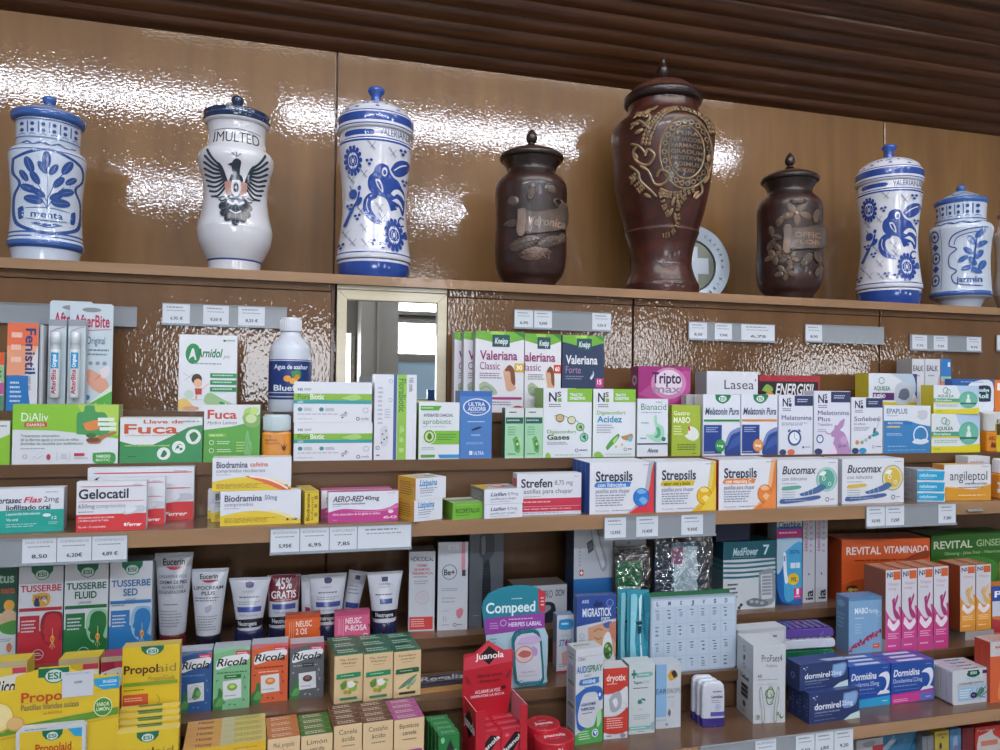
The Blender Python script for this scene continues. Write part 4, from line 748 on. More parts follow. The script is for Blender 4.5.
gas = nsh.replace('{c}', '7ab036')+'r 49 0 100 19 86bc3a;t 54 7 80 10.5 eef b TRACTO;t 54 12 86 16 eef b DIGESTIVO;s 90a88c 1.6 22 40 36 38 50 42 66 46 78 54 84 64 90 72;e 34 43 9 6 6a6038;e 34 43 7.4 4.8 c4ac80;e 58 46 9 6 4a7a40;e 58 46 7.4 4.8 d8d0b0;e 76 56 9 6 4a7a40;e 76 56 7.4 4.8 a8cc9a;e 84 71 9 6.6 3f8a70;e 84 71 7.4 5.2 8fd0b8;P 3f7a40 72 56 78 53 80 59;P 3f7a40 80 70 86 67 88 75;t 8 60 68 65 6aa83a n Digesconfort;t 8 67 54 74 3f6a48 b Gases;l 8 77 52 82 2 99a;o 69 90 3.4 1 334;l 74 88 92 92 1 556;P 8cc450 4 100 6 94 12 93 16 100;l 24 95 92 98 1 aca'
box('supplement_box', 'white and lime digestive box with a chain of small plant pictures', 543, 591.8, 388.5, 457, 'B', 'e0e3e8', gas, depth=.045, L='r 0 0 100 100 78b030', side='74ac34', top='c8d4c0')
o = o_last[0][0]; box('supplement_box', 'lime-edged digestive box half hidden at the left behind the plant picture one', 538, 543+30, 388, 457, 'B', '78b030', 'r 8 0 100 100 dde', depth=.02, Y=YB+.056, side='74ac34')
aci = nsh.replace('{c}', '7ab036')+'r 47 0 100 19 86bc3a;t 52 7 76 10.5 eef b TRACTO;t 52 12 84 16 eef b DIGESTIVO;t 9 32 76 37.5 6aa83a n Digesconfort;t 9 40 68 49 2c94b8 b Acidez;l 9 52 50 66 4 99a;P 58a048 30 86 38 78 50 70 60 66 62 70 54 78 44 84 34 90;P a8d07a 46 76 56 70 58 72 50 80;P b08858 66 70 80 68 92 66 94 72 84 76 70 74;e 88 74 5 4 6ab8cc;e 54 85 3 2 d8c060;e 68 82 3 2 d8c060;o 76 89 3.6 1 334;l 82 87 94 91 1 556;P 8cc450 2 100 4 94 14 92 22 96 24 100;l 30 95 92 98 1 aca'
box('supplement_box', 'white and lime digestive box with an aloe leaf and blue lettering', 592.8, 635.5, 389, 456, 'B', 'e0e3e8', aci, depth=.045, side='7ab036', top='d0d4d0')
box('medicine_box', 'narrow white box with a pale green stomach and a grey stripe', 637, 668, 399, 455.5, 'B', 'dfe3ea', 't 12 8 94 19 2c7a68 n Bianacid;t 60 3 80 7 9aa b nuevo;l 12 22 88 26 1 9aa;P a4d8b8 54 30 62 28 66 42 84 48 88 62 78 74 56 74 34 66 30 62 50 62 60 54 56 42;P 58a888 60 50 72 50 76 62 66 68 56 66 66 60;l 12 40 40 44 1 6a9;l 10 66 30 72 1 79a;e 86 70 7 4 2c7a68;r 0 77 100 79.5 3c4c5c;t 32 86 68 93 4a5460 bi Aboca', depth=.035, top='d0d6d8', side='cfd4d8')
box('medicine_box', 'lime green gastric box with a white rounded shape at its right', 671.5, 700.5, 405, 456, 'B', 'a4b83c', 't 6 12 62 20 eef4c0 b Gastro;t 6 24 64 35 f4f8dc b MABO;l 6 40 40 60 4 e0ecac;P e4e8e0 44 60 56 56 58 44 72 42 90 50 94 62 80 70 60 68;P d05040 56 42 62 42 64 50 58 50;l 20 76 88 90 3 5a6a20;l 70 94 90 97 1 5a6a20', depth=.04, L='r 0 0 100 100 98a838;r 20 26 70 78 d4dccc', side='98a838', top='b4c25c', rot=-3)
o = box('medicine_box', 'pale grey carton top peeping out behind the lime green gastric box', 686, 703, 394.5, 456, 'B', 'b4b4b8', 'r 40 0 44 100 98989c;r 70 0 74 100 98989c', depth=.02, Y=YB+.05)
mel = 'P 1e7a50 32 0 72 0 70 8 62 13 52 15 42 13 34 8;e 52 7 12 6 1a8258;e 52 7 10.6 5 e4f0ea;t 45 4.4 59 9.8 1a7a50 b ESI;t 5 22 96 33 3a4a6e bi Melatonin Pura;r 2 41 98 44.5 {c};r 2 50 50 97 24408a;l 8 53 40 63 3 b0c0e0;P 2a468c 60 82 74 64 100 56 100 100 60 100;P 7a8cc0 58 82 72 62 100 54 100 60 76 67 64 84;P 3c5aa0 64 92 80 74 100 68 100 80;e 46 84 14 10.5 {c};e 46 84 12 9 {k};t 38 82 54 86 fff b {w};s {c} 1.8 46 93 46 100;l 4 93 34 96 1 c0cce8;'
GM = 'melatonin boxes with navy lower halves'
box('supplement_box', 'melatonin box with navy lower half and a green round badge', 702.8, 740.3, 394.5, 455.5, 'B', 'e0e3ec', mel.format(c='2f8a44', k='3a9a4e', w='1mg'), depth=.03, top='d4d8e0', group=GM)
box('supplement_box', 'melatonin box with navy lower half and an orange round badge', 741, 777.5, 394.5, 455, 'B', 'e0e3ec', mel.format(c='d88a3c', k='e09a50', w='3mg'), depth=.03, top='d4d8e0', group=GM)
nn = nsh.replace('{c}', '28345c')+'r 46 1 100 18 28345c;l 54 6 90 13 2 c8d0e8;'
GN = 'white sleep boxes with a navy corner block'
clock = 'e {x} {y} {r} {q} 34508a;e {x} {y} {a} {b} e8ecf4;s 28345c 2.2 {x} {y} {x} {y2};s 28345c 2.2 {x} {y} {x3} {y3};e {xl} {yt} 5 2.4 34508a 40;e {xr} {yt} 5 2.4 34508a -40;'
box('supplement_box', 'white sleep box with a big blue alarm clock drawing', 778.5, 812.8, 395, 454.5, 'B', 'dfe2ec', nn+'t 8 34 96 42 445070 n Melatonina;l 8 46 90 52 2 99a;'+clock.format(x=46, y=72, r=20, q=13.5, a=15, b=10, y2=64, x3=54, y3=76, xl=30, xr=60, yt=60)+'e 12 96 10 5 34406a;e 36 96 11 5 d87050;e 72 88 3.4 2 667;l 78 86 96 90 1 889', depth=.03, side='d0d4dc', top='d4d8e0', group=GN)
box('supplement_box', 'tallest white sleep box with a lilac stretching woman', 813.8, 850.3, 391, 454.5, 'B', 'dfe0ec', nn+'t 10 31 96 38 445070 n Melatonina;t 10 41 44 48 445070 n Plus;t 10 51 50 55 667 n Triptófano;P b48cb8 46 66 56 60 62 56 72 48 84 44 80 56 72 62 82 66 90 74 96 86 96 100 50 100 52 84 56 74 48 72;s b48cb8 2.6 58 66 40 68 30 64;e 60 58 5 4 b48cb8;e 82 78 10 6 c8a0c8;e 16 76 10 7 34508a;e 16 76 7 5 e8ecf4;s 28345c 2 16 76 16 72;l 10 60 34 66 2 99a;e 12 96 11 5 34406a;o 70 88 3.4 1.2 334;l 76 86 92 90 1 556;P ead8ec 40 100 50 84 60 92 62 100', depth=.03, side='d0d4dc', top='d4d8e0', group=GN)
box('supplement_box', 'white sleep box with a winding chain of small flowers', 851.2, 882.6, 397.5, 454, 'B', 'dfe2ea', nn+'t 8 34 90 42 445070 n Soñeben;t 8 45 44 49 667 n bi-efect;l 8 52 60 60 3 99a;s 98a0a4 1.4 18 82 30 80 44 76 58 70 72 62 84 50 86 38;e 18 80 6 4 d8944c;e 34 80 4.6 3.4 8aa880;e 46 76 5 3.4 b8c0c8;e 58 71 5 3.4 6a9a80;P 3c9ab0 64 68 80 60 88 66 70 70;P 58707c 68 64 72 54 78 56 76 62;o 88 38 6 1.2 99a;e 12 95 11 5.4 34406a;e 36 95 12 5.4 3a9ac8;o 70 88 4 1 445;l 78 86 96 90 1 556', depth=.03, side='d0d4dc', top='d4d8e0', group=GN)
box('supplement_box', 'white over blue box with a moon and cloud, right of the sleep boxes', 883.6, 930.6, 405.5, 454.5, 'B', '3a82bc', 'p dfe4ec 0 0 100 0 100 44 78 40 50 32 0 32;t 6 7 50 17 5a7aa0 b EPAPLUS;l 6 20 32 24 1 9ab;P c8ccd4 64 16 78 10 92 12 92 26 78 30;P e4e6ec 62 18 70 12 72 22;r 6 34 60 40 2a6cb0;t 8 35 40 39 dfe8f4 b MELATONINA;r 6 43 34 47 c8b87c;l 6 58 40 64 2 c8e0f4;o 78 62 16 2.6 e0ecf8;P dce8f4 60 76 70 70 78 72 88 70 96 76 82 82 64 80;l 8 84 60 88 1 a0c8e8;l 8 92 94 96 1 80b0d8', depth=.035, L='r 0 0 100 100 c8ccd4', side='3a78ac', top='c8ccd4')
aqs = 'p {g} 0 {a} 100 {a} 100 {b} 0 {b};p e4d230 0 {b} 100 {b} 100 {c} 0 {c};'
aql = 'P b4cce4 50 0 100 0 100 44 64 40;t 8 33 44 42 4a6a60 b AQUILEA;o 26 18 6 1.4 5a9080;o 32 22 5 1.2 5a9080;p 4f9e80 0 46 56 46 56 58 0 58;t 4 49 40 55 d8f0e0 b Enrelax;p e4d230 0 58 56 58 56 62 0 62;l 6 67 56 76 2 8ab09c;p e0d024 0 84 56 84 100 78 100 100 0 100;e 76 50 21 30 5cae94;e 76 50 19 27 6cbaa0;P e4f0ea 70 62 66 66 86 66 82 62 80 48 78 44 79 36 76 30 73 36 74 44 72 48;r 58 60 94 66 2c6a58;r 4 88 18 94 b8c82c'
GQ = 'relaxing tea boxes with a seated figure badge'
box('supplement_box', 'lower white and yellow box with a meditating figure in a green badge', 931.3, 980, 414, 453.5, 'B', 'dfe6ea', aql, depth=.035, side='d4c42c', top='ccd4d4', group=GQ)
box('supplement_box', 'upper white and yellow box with a meditating figure, yellow side showing', 933.5, 979, 385.5, 413, 'B', 'dfe6ea', aql, depth=.035, side='d4c42c', top='ccd4d4', group=GQ, z0=top_of(), rot=-3, L='r 0 0 100 100 d4c42c')
box('medicine_box', 'white box half covered by the lower meditating figure box', 981, 1016, 412, 454, 'B', 'd4d6da', 'P e8eaee 0 6 30 4 34 44 0 44;s 7a8a88 1.6 24 4 34 20 30 44;t 44 20 70 30 4a5a58 b EA', depth=.03, Y=YB+.055)
pill_bottle('small orange bottle with a white cap beside the lower meditating figure box', 988, 7.5, 412.5, 431, 452.5, .016, 'B', 'de8c28', 'dcdcdc', 't 10 20 80 40 8a4a10 b ABC;P 7a4010 30 80 40 50 60 60 70 50 80 80')
box('medicine_box', 'yellow carton cut off by the right edge on the second step', 996.5, 1030, 424, 453, 'B', 'd8c020', 'r 0 0 100 40 4a3a10', depth=.03, Y=YB+.006)
# ---------------------------------------------------------------- row C
W1 = 'dfe2ea'
box('medicine_box', 'white over turquoise box with red and black lettering on the lozenge shelf, cut off left', -22, 64, 488.5, 532, 'C', W1, 'p 1fa597 0 44 20 44 24 56 100 56 100 100 0 100;r 0 50 100 100 1fa597;p e0e4ea 14 38 28 38 20 66 10 66;t 18 20 50 33 28344c bi Fortasec;t 52 20 74 33 c83c50 bi Flas;t 76 20 94 32 28344c n 2mg;t 32 38 84 49 28344c b liofilizado oral;t 32 55 72 61 d0ecec b Loperamida hidrocloruro;t 32 68 46 74 d0ecec b Vía oral;l 32 80 72 90 2 a8dcd8;e 80 63 5 4 e0eeee;t 86 66 92 73 d8f0f0 b 12;l 82 78 94 86 2 a8dcd8;l 78 8 94 12 1 889', depth=.022, side='b4b8bc', top='cdd2d6', rot=4)
gel = 'r 0 66 100 100 d63c40;s d63c40 1.2 5 9.5 50 10 98 10;t 3 15 74 34 262c3c b Gelocatil;s d63c40 1 3 40 50 40 97 40;t 3 45 26 53 555f70 n {mg};t 28 45 70 53 9098a4 n comprimidos;l 3 59 26 63 1 778;P c8ccd4 66 64 76 54 90 50 98 52 98 62 84 66 70 68;e 78 59 9 4 e2e4ea 20;t 3 70 54 74 f4d4d4 b Alivio sintomático del dolor leve o moderado;t 3 76 46 80 f4d4d4 b y la fiebre a partir de 7 años;t 3 89 42 93 f4d4d4 b Vía oral - 12 comprimidos;t 72 85 94 92 fff bi Ferrer;e 70 88.5 2 3.4 fff;l 80 6 96 9 1 99a'
GGe = 'white painkiller boxes with a red lower band'
box('medicine_box', 'front painkiller box, its big black lettering fully visible', 76, 146.5, 481.5, 530.5, 'C', W1, gel.replace('{mg}', '650mg'), depth=.018, top='e0e2e8', rot=2, group=GGe)
box('medicine_box', 'middle painkiller box, only its right end visible behind the front one', 97, 165, 478, 525.5, 'C', W1, gel.replace('{mg}', '500mg'), depth=.018, top='e0e2e8', rot=2, group=GGe)
box('medicine_box', 'largest painkiller box at the back, rising above the other two', 87, 194, 467.5, 521, 'C', W1, gel.replace('{mg}', '1 g').replace('t 3 15 74 34', 't 5 17 72 36'), depth=.018, top='e0e2e8', rot=2, group=GGe)
bio = 'P e4c63c 0 72 30 60 60 64 100 96 100 100 0 100;r 0 88 100 100 e4c63c;s f0e4a0 3 60 60 80 72 98 90;t 5 12 {x} 30 4a5068 b Biodramina;t {a} 14 {b} 27 {c} b {w};t 5 34 {y} 44 6a7088 n {v};l 5 49 26 53 1 99a;l 5 78 70 93 4 a89030;t 82 84 97 90 333 b 12'
GBi = 'white and yellow travel sickness boxes'
box('medicine_box', 'travel sickness box lying nearest, plain yellow arc, below the orange-striped one', 220, 301, 490.5, 524.5, 'C', W1, bio.format(x=51, a=54, b=70, c='8a90a0', w='50mg', y=40, v='comprimidos'), depth=.022, rot=2, top='d8d4c8', group=GBi)
z_bio = top_of()
box('medicine_box', 'travel sickness box directly behind the nearest one, showing two letters', 211, 290, 489.5, 522.5, 'C', W1, bio.format(x=51, a=54, b=70, c='8a90a0', w='50mg', y=40, v='comprimidos'), depth=.02, rot=2, back=.018, group=GBi)
box('medicine_box', 'hindmost travel sickness box, a narrow sliver at the left', 207.5, 285, 489, 521.5, 'C', W1, bio.format(x=51, a=54, b=70, c='8a90a0', w='50mg', y=40, v='comprimidos'), depth=.02, rot=2, back=.037, group=GBi)
box('medicine_box', 'travel sickness box with an orange-red stripe, resting on top of the others', 212, 291.5, 457.5, 489, 'C', W1, bio.format(x=44, a=47, b=70, c='e08878', w='cafeína', y=66, v='comprimidos recubiertos')+';P de6a40 40 56 56 56 80 72 100 98 86 98 66 78;s f4e8e0 2.4 46 56 66 64 84 80 96 97', depth=.034, rot=2, z0=z_bio, Y=YC+.016, top='d8d4c8', group=GBi)
box('medicine_box', 'small yellow box end-on to the right of the travel sickness boxes', 304.5, 319, 491, 523, 'C', 'dfc03c', 't 12 8 34 92 4a4020 bv Biodramina;t 44 20 60 90 6a5c28 nv infantil;l 68 10 94 90 3 8a7a30;s 6a5a20 3 4 4 96 4', depth=.07, T='l 10 5 90 95 6 b09830', side='c8ac34', top='d8c060', rot=10)
GAe = 'white and magenta wind relief boxes'
aer = 'P c0428c 0 66 20 56 44 60 70 62 88 54 100 44 100 100 0 100;P d878ac 30 62 60 66 84 58 100 46 100 56 80 66 50 70;t 6 14 50 32 4a4458 bi AERO-RED;t 51 15 72 29 4a4458 b 40mg;t 6 36 52 42 5a5468 b comprimidos masticables;l 6 46 22 49 1 889;t 6 70 74 77 f4d0e4 b Alivio sintomático de los gases en adultos;e 89 69 4 6 ecd8e4;t 78 84 98 92 f8e0ee b 60;l 6 90 14 94 1 eac;l 84 6 96 9 1 99a'
box('medicine_box', 'front white and magenta box of the pair with italic lettering', 328, 398.5, 491.5, 521.5, 'C', W1, aer, depth=.02, rot=2, top='b85a88', side='c8a8b8', group=GAe)
box('medicine_box', 'rear white and magenta box, its magenta top showing above the front one', 321, 392, 489.5, 519.5, 'C', W1, aer, depth=.03, rot=2, back=.016, top='b85a88', side='c08aa8', group=GAe)
# the throat pastilles
liz = 't 12 8 70 36 2a8ac0 bi Lizipaina;l 14 44 70 74 3 8a90a0;l 14 80 60 86 1 9aa'
GLi = 'yellow-sided white pastille boxes, stacked and turned'
o = box('medicine_box', 'lower yellow-sided pastille box of the turned stack', 414, 442.5, 499.5, 520.5, 'C', W1, liz, depth=.05, rot=24, side='d6a43c', L='l 12 18 90 84 6 8a6420', top='c8b060', group=GLi)
box('medicine_box', 'upper yellow-sided pastille box of the turned stack', 415.5, 446, 477.5, 499, 'C', W1, liz, depth=.052, rot=24, z0=top_of(), side='d6a43c', L='l 12 18 90 84 6 8a6420;e 90 30 4 10 d07060', T='r 0 0 26 100 d6b450;r 26 0 74 100 a8a090;l 30 8 70 92 5 dde;P 5a7a50 60 40 90 46 90 60 60 56', top='d8d8d8', group=GLi)
box('medicine_box', 'flat lime green pastille box lying between two stacks', 452.5, 483, 502.5, 520, 'C', '74b23c', 't 10 36 90 62 2c5c24 b RICOPETALUX;l 10 72 60 80 1 3c6c2c;s 9ad060 1.2 6 12 50 12 94 12', depth=.055, rot=8, side='629a34', T='r 0 0 100 40 c4ccb8;r 0 40 100 60 4c7a44;r 0 60 100 100 a8c090;l 10 64 80 94 2 5a8a50', top='a8b8a0')
lif = 't 16 22 56 46 4a4a78 bi Lizifen;t 60 24 86 44 667 n 8,75mg;t 16 56 82 72 667 n pastillas para chupar;l 16 82 70 90 1 99a'
GLf = 'low white pastille boxes with violet lettering'
box('medicine_box', 'lower of the two low white boxes with violet lettering', 484, 522.5, 504, 518.5, 'C', W1, lif, depth=.06, rot=8, side='8a8888', L='r 10 20 90 85 b0b0ae;l 16 30 84 76 3 667', group=GLf)
box('medicine_box', 'upper of the two low white boxes, with a yellow and red top', 484, 523.5, 489, 503.5, 'C', W1, lif, depth=.062, rot=8, z0=top_of(), side='7a7878', L='l 16 20 84 76 4 bbb', T='p d0ac40 0 0 34 0 30 50 0 100;P c04038 34 20 60 10 78 40 60 70 44 60;l 66 40 96 90 3 889;P e8dcd8 40 24 56 20 66 40 56 56', top='c8c8cc', group=GLf)
box('medicine_box', 'white throat box with two crimson bands, left of the lozenge boxes', 516.8, 581.5, 473.5, 515.5, 'C', 'e0e1e8', 't 6 13 54 33 2c3040 b Strefen;t 58 17 86 28 667 n 8,75 mg;t 6 37 86 48 50566a n pastillas para chupar;l 6 54 40 58 1 8aa88a;r 0 60 100 79 c83850;r 0 80 100 92 c83850;l 10 66 60 72 1 f0c0c8;l 10 84 90 88 1 f0c0c8;l 88 6 97 9 1 889;l 6 94 80 97 1 99a', depth=.026, L='r 10 12 90 60 c85060;l 10 70 90 90 3 99a', side='d0d2d8', back=0, Y=YC+.018, top='ccd0d8')
stp = 'p {w} 92 0 100 0 100 100 58 100 84 70;P {c} 96 20 100 6 101 100 62 101 80 82 92 54;t 9 17 66 36 2c3248 b Strepsils;P {b} 10 38 60 38 62 44 58 48 10 48;t 12 39.5 56 47 {d} b {n};t 9 51 62 59 5a6078 n pastillas para chupar;l 9 62 56 86 5 8890a0;t 9 92 30 95 889 n 24 pastillas;l 34 92 66 96 1 8890a0;e 80 69 13 18.4 {k};e 80 69 11.8 16.6 {e};P {h} 72 56 80 52 88 58 84 62 76 62;P {h} 76 74 82 68 90 76 84 84;l 82 4 96 7 1 889'
GSt = 'white lozenge boxes with a glossy drop and a coloured corner'
box('medicine_box', 'lozenge box with a blue drop and red corner', 589.5, 654, 462.5, 513.5, 'C', 'e2e3ea', stp.format(w='b0b4bc', c='d83c48', b='3a80c8', d='dfe8f4', n='con lidocaína', k='1f5aa8', e='2f7ccc', h='7ab4e8'), depth=.019, side='3a6ab4', top='d4d8e0', L='r 0 0 100 100 2c5cae', group=GSt, copies=3, gap=.001,
    clab=['lozenge box standing second behind the blue-drop one, only its blue side showing', 'lozenge box standing third behind the blue-drop one, only its blue side showing', 'lozenge box standing last behind the blue-drop one, only its blue side showing'])
box('medicine_box', 'lozenge box with a yellow drop and yellow corner', 656, 716, 461.5, 512.5, 'C', 'e2e3ea', stp.format(w='dccb70', c='e4b020', b='d8c030', d='5a5210', n='sabor miel y limón', k='b88c14', e='e4b428', h='f4dc78')+';p e8c84a 74 98 96 60 100 50 100 100', depth=.019, side='b8bcc4', top='d4d8e0', group=GSt, copies=2, clab=['second lozenge box behind the yellow-drop one', 'third lozenge box behind the yellow-drop one'])
box('medicine_box', 'lozenge box with an orange drop, red edge at its left', 718.5, 776, 459.5, 509.5, 'C', 'e2e3ea', stp.format(w='f0b888', c='e0803c', b='e08a50', d='fff0e0', n='con vitamina C', k='b86028', e='e08440', h='f4b888')+';p e88c48 74 98 96 60 100 50 100 100', depth=.019, side='c04038', top='d4d8e0', group=GSt, copies=2, clab=['second lozenge box behind the orange-drop one', 'third lozenge box behind the orange-drop one'])
buc = 't 8 14 64 31 3a4458 bi Bucomax;t 8 37 48 45 5a6478 ni con lidocaína;l 8 50 36 54 1 99a;P {c} 9 58 36 56 36 63 9 66;l 8 68 30 84 3 aab4c0;o 81 44 17.5 1.6 8ea0ac;e 81 44 16 27 {d};e 81 44 13 22 {c};o 76 42 3 1 eee;o 86 54 2.6 .8 eee;P eef2ee 68 34 74 26 80 28 76 36;P 4c6c9c 36 74 50 68 64 60 72 54 80 60 72 70 58 76 40 79;s c8d4e8 1.2 44 68 44 80;s c8d4e8 1.2 50 66 51 78;s c8d4e8 1.2 57 63 58 76;P 4a689c 6 84 30 84 62 79 70 80 68 86 36 92 6 94;l 12 87 60 90 1 c0cce0;o 82 88 3.2 1 445;l 87 86 95 90 1 667;l 84 6 97 9 1 889'
GBu = 'white mouth spray boxes with a big round bubble'
box('medicine_box', 'mouth box with a pale green bubble', 776.8, 838, 459.5, 505.5, 'C', 'e0e2e8', buc.format(c='5fa898', d='a8d0c4'), depth=.05, side='c8ccd4', top='c4c8d0', rot=0, group=GBu)
box('medicine_box', 'mouth box with a yellow bubble', 842, 904, 458.5, 503, 'C', 'e0e2e8', buc.format(c='d8bc50', d='e4d48c'), depth=.05, side='c8ccd4', top='c4c8d0', rot=0, group=GBu)
cel = 'p 2aa0cc 24 6 100 10 96 92 0 92 0 60;p 2aa0cc 0 10 90 10 84 92 0 92;t 8 30 70 60 c0e8f4 b celulosan;l 8 70 60 80 1 a0d8ec'
GCe = 'three low turquoise-ended boxes in a pile'
zz = None
for i, lab in enumerate(('bottom turquoise-ended box of the pile of three', 'middle turquoise-ended box of the pile of three', 'top turquoise-ended box of the pile of three')):
    b = 503-i*11.2; box('medicine_box', lab, 917, 945, b-10.6, b, 'C', 'dde1e6', cel, depth=.055, rot=-16, z0=zz, Y=YC+.02, side='b8bcc2', L='r 8 24 60 84 c8ccd2;l 12 30 56 76 3 889', top='a8b0b8', group=GCe); zz = top_of()
box('medicine_box', 'white and amber throat box standing right of the turquoise-ended pile', 944, 991, 464.5, 500, 'C', 'e0e0e4', 'P d89830 0 64 30 66 60 70 84 64 100 58 100 100 0 100;s e8b860 2 0 62 40 66 80 62 100 56;t 12 18 92 44 3c4450 n angileptol;t 44 50 92 56 667 b comprimidos para chupar;l 30 62 92 68 1 889;l 30 84 90 90 1 f4dcb0;l 80 4 96 8 1 99a', depth=.03, side='d08a40', top='d89850', rot=-4)
box('medicine_box', 'white carton top rising behind the amber throat box', 968, 990, 456.5, 498, 'C', 'd8dade', 'l 8 10 90 30 2 aab;s aab 2 40 0 40 40', depth=.03, back=.03, Y=YC+.03)
pill_bottle('white-capped orange bottle at the right end of the lozenge shelf', 1001, 9.5, 458.5, 473, 499, .03, 'C', 'dc8c28', 'e0e0e4', 'r 0 30 100 78 e0e2e4;r 0 40 60 60 d88c2c')

# ---------------------------------------------------------------- price rails and tags
def rail(label, l, r, t, b, Y, name='price_rail'):
    pl, pr = at(l, (t+b)/2, Y), at(r, (t+b)/2, Y); cx = (l+r)/2; z1, z0 = at(cx, t, Y).z, at(cx, b, Y).z
    m = MB(); w = pr.x-pl.x; h = z1-z0; m.box(-w/2, w/2, 0, .0012, 0, h, 'aab'); m.box(-w/2, w/2, -.0022, 0, h-.0012, h, 'aab'); m.box(-w/2, w/2, -.0022, 0, 0, .0014, 'aab'); m.box(-w/2, w/2, -.0028, -.0022, 0, .004, 'aab')
    o = m.build(name, RAIL, None, ((pl.x+pr.x)/2, Y, z0)); return tag(o, label, 'label holder'), h, z0
_tg = [0]
def ptag(label, l, r, rl, Y, price, grp, lines=2, t=None, b=None):
    """a printed price card slipped in a rail"""
    o_, h, z0 = rl; cx = (l+r)/2
    if t is not None: z0 = at(cx, b, Y).z; h = at(cx, t, Y).z-z0
    pl, pr = at(l, 0, Y), at(r, 0, Y)
    c = at(cx, b or 500, Y); a0, a1 = cross(l, t or CZ, Vector((c.x, Y, CZ)), 0), cross(r, t or CZ, Vector((c.x, Y, CZ)), 0)
    m = MB(); ym = 0
    w = a1.x-a0.x; m.box(-w/2, w/2, 0, .0004, 0, h-.0014, 'd8dde4')
    d = 'l 14 8 88 %d %d 7a828e;' % (14+lines*12, lines)+('t 30 68 72 82 3a4048 b %s;' % price if price else '')+'s 8a929c 1 1 1 99 1'
    deco(m, d, w, h-.0014, flat_map(-w/2, h-.0014, 0), eps=.00008)
    return tag(m.build('price_tag', CARD, None, ((a0.x+a1.x)/2, Y-.0016, z0+.0015 if t is None else z0)), label, 'price tag', grp)
def rails(rl_label, l, r, t, b, Y, tags, grp):
    R = rail(rl_label, l, r, t, b, Y)
    ymid = (t+b)/2
    for tl, tr, price, lab in tags:
        p0, p1 = at(tl, ymid, Y), at(tr, ymid, Y); w = p1.x-p0.x-.0006; h = R[1]-.0030; m = MB(); m.box(-w/2, w/2, 0, .0004, 0, h, 'd4dae2')
        d = ('t 8 10 92 20 8a8f98 n %s;' % price[1] if len(price) == 2 and price[1] else 'l 14 10 88 24 1 7a828e;')+'l 16 28 84 38 1 8a929c;'+('t 28 62 74 76 3a4048 b %s' % price[0] if price[0] else '')
        deco(m, d, w, h, flat_map(-w/2, h, 0), eps=.00008)
        tag(m.build('price_tag', CARD, None, ((p0.x+p1.x)/2, Y-.0006, R[2]+.0016)), lab, 'price tag', grp)
YT = YC-.0046
rails('clear rail with three price cards under the painkiller boxes', -30, 127.5, 537, 565, YT, [(22, 56.5, ('8,50', 'SALES VITAMINA'), 'price card reading 8,50, leftmost of three under the turquoise box'), (57, 91.5, ('6,20€', 'COMPRIMIDOS'), 'price card reading 6,20, middle of three under the painkiller boxes'), (92, 127, ('4,89 €', 'COMPRIMIDOS'), 'price card reading 4,89, rightmost of three under the painkiller boxes')], 'price cards in the left shelf rail')
rails('long rail with pale cards under the travel sickness and magenta boxes', 270, 411.5, 526, 552, YT, [(270.5, 299.5, ('5,95€', 'BIODRAMINA'), 'price card reading 5,95 at the left end of the long pale rail'), (300, 329, ('6,95', 'BIODRAMINA'), 'price card reading 6,95, second in the long pale rail'), (329.5, 357, ('7,85', 'AERORED'), 'price card reading 7,85, third in the long pale rail'), (357.5, 411, ('', ''), 'blank white strip filling the right half of the long pale rail')], 'price cards in the long pale rail')
rails('grey rail with three separate cards under the lozenge boxes', 604, 715.5, 515, 538, YT, [(604.5, 626, ('12,95€', ''), 'price card reading 12,95 under the blue-drop lozenge box'), (636, 658, ('10,45€', ''), 'price card reading 10,45 under the gap beside the blue-drop box'), (681, 703, ('9,95€', ''), 'price card reading 9,95 under the yellow-drop lozenge box')], 'price cards under the lozenge boxes')
rails('grey rail with three cards under the yellow bubble box and turquoise pile', 866, 956, 504.5, 526.5, YT, [(866.5, 884.8, ('10,95', ''), 'price card reading 10,95 at the left end of the right-hand shelf rail'), (885.3, 904, ('7,25€', ''), 'price card reading 7,25 beside the leftmost card of the right-hand rail'), (938, 955.5, ('7,80', ''), 'price card reading 7,80 alone at the right end of its rail')], 'price cards in the right shelf rail')
YT = YW-.0045
GWc = 'small price cards on the panel under the jar shelf'
rails('long grey rail on the panel at the left edge, behind the bite sticks', -30, 137, 304, 324.5, YT, [], '')
rails('grey rail with three cards above the arnica box', 162, 287, 305, 327, YT, [(162.5, 190, ('6,95 €', ''), 'price card at the left end of the rail above the arnica box'), (203, 229, ('9,50 €', ''), 'price card in the middle of the rail above the arnica box'), (238, 265, ('8,25 €', ''), 'price card at the right of the rail above the arnica box')], GWc)
rails('clear rail with three cards above the valerian boxes', 514, 611, 311, 330.5, YT, [(514.5, 533, ('6,95', ''), 'price card above the front purple-lettered valerian box'), (534, 552, ('9,50€', ''), 'price card above the red-squared valerian box, touching its left neighbour'), (592, 611, ('9,95 €', ''), 'price card alone above the navy valerian box')], GWc)
rails('clear rail with separate cards above the plain white and red banded boxes', 688.5, 775, 323, 341.5, YT, [(689, 707, ('8,50', ''), 'price card above the magenta box, leftmost of its rail'), (714.5, 732, ('9,90€', ''), 'price card above the plain white box'), (741, 774.5, ('6,75', ''), 'wide double price card above the red and black banded box')], GWc)
rails('short grey rail with one card right of the middle seam', 805, 884, 325.5, 343.5, YT, [(805.5, 822, ('8,95', ''), 'single price card at the left end of a short grey rail')], GWc)
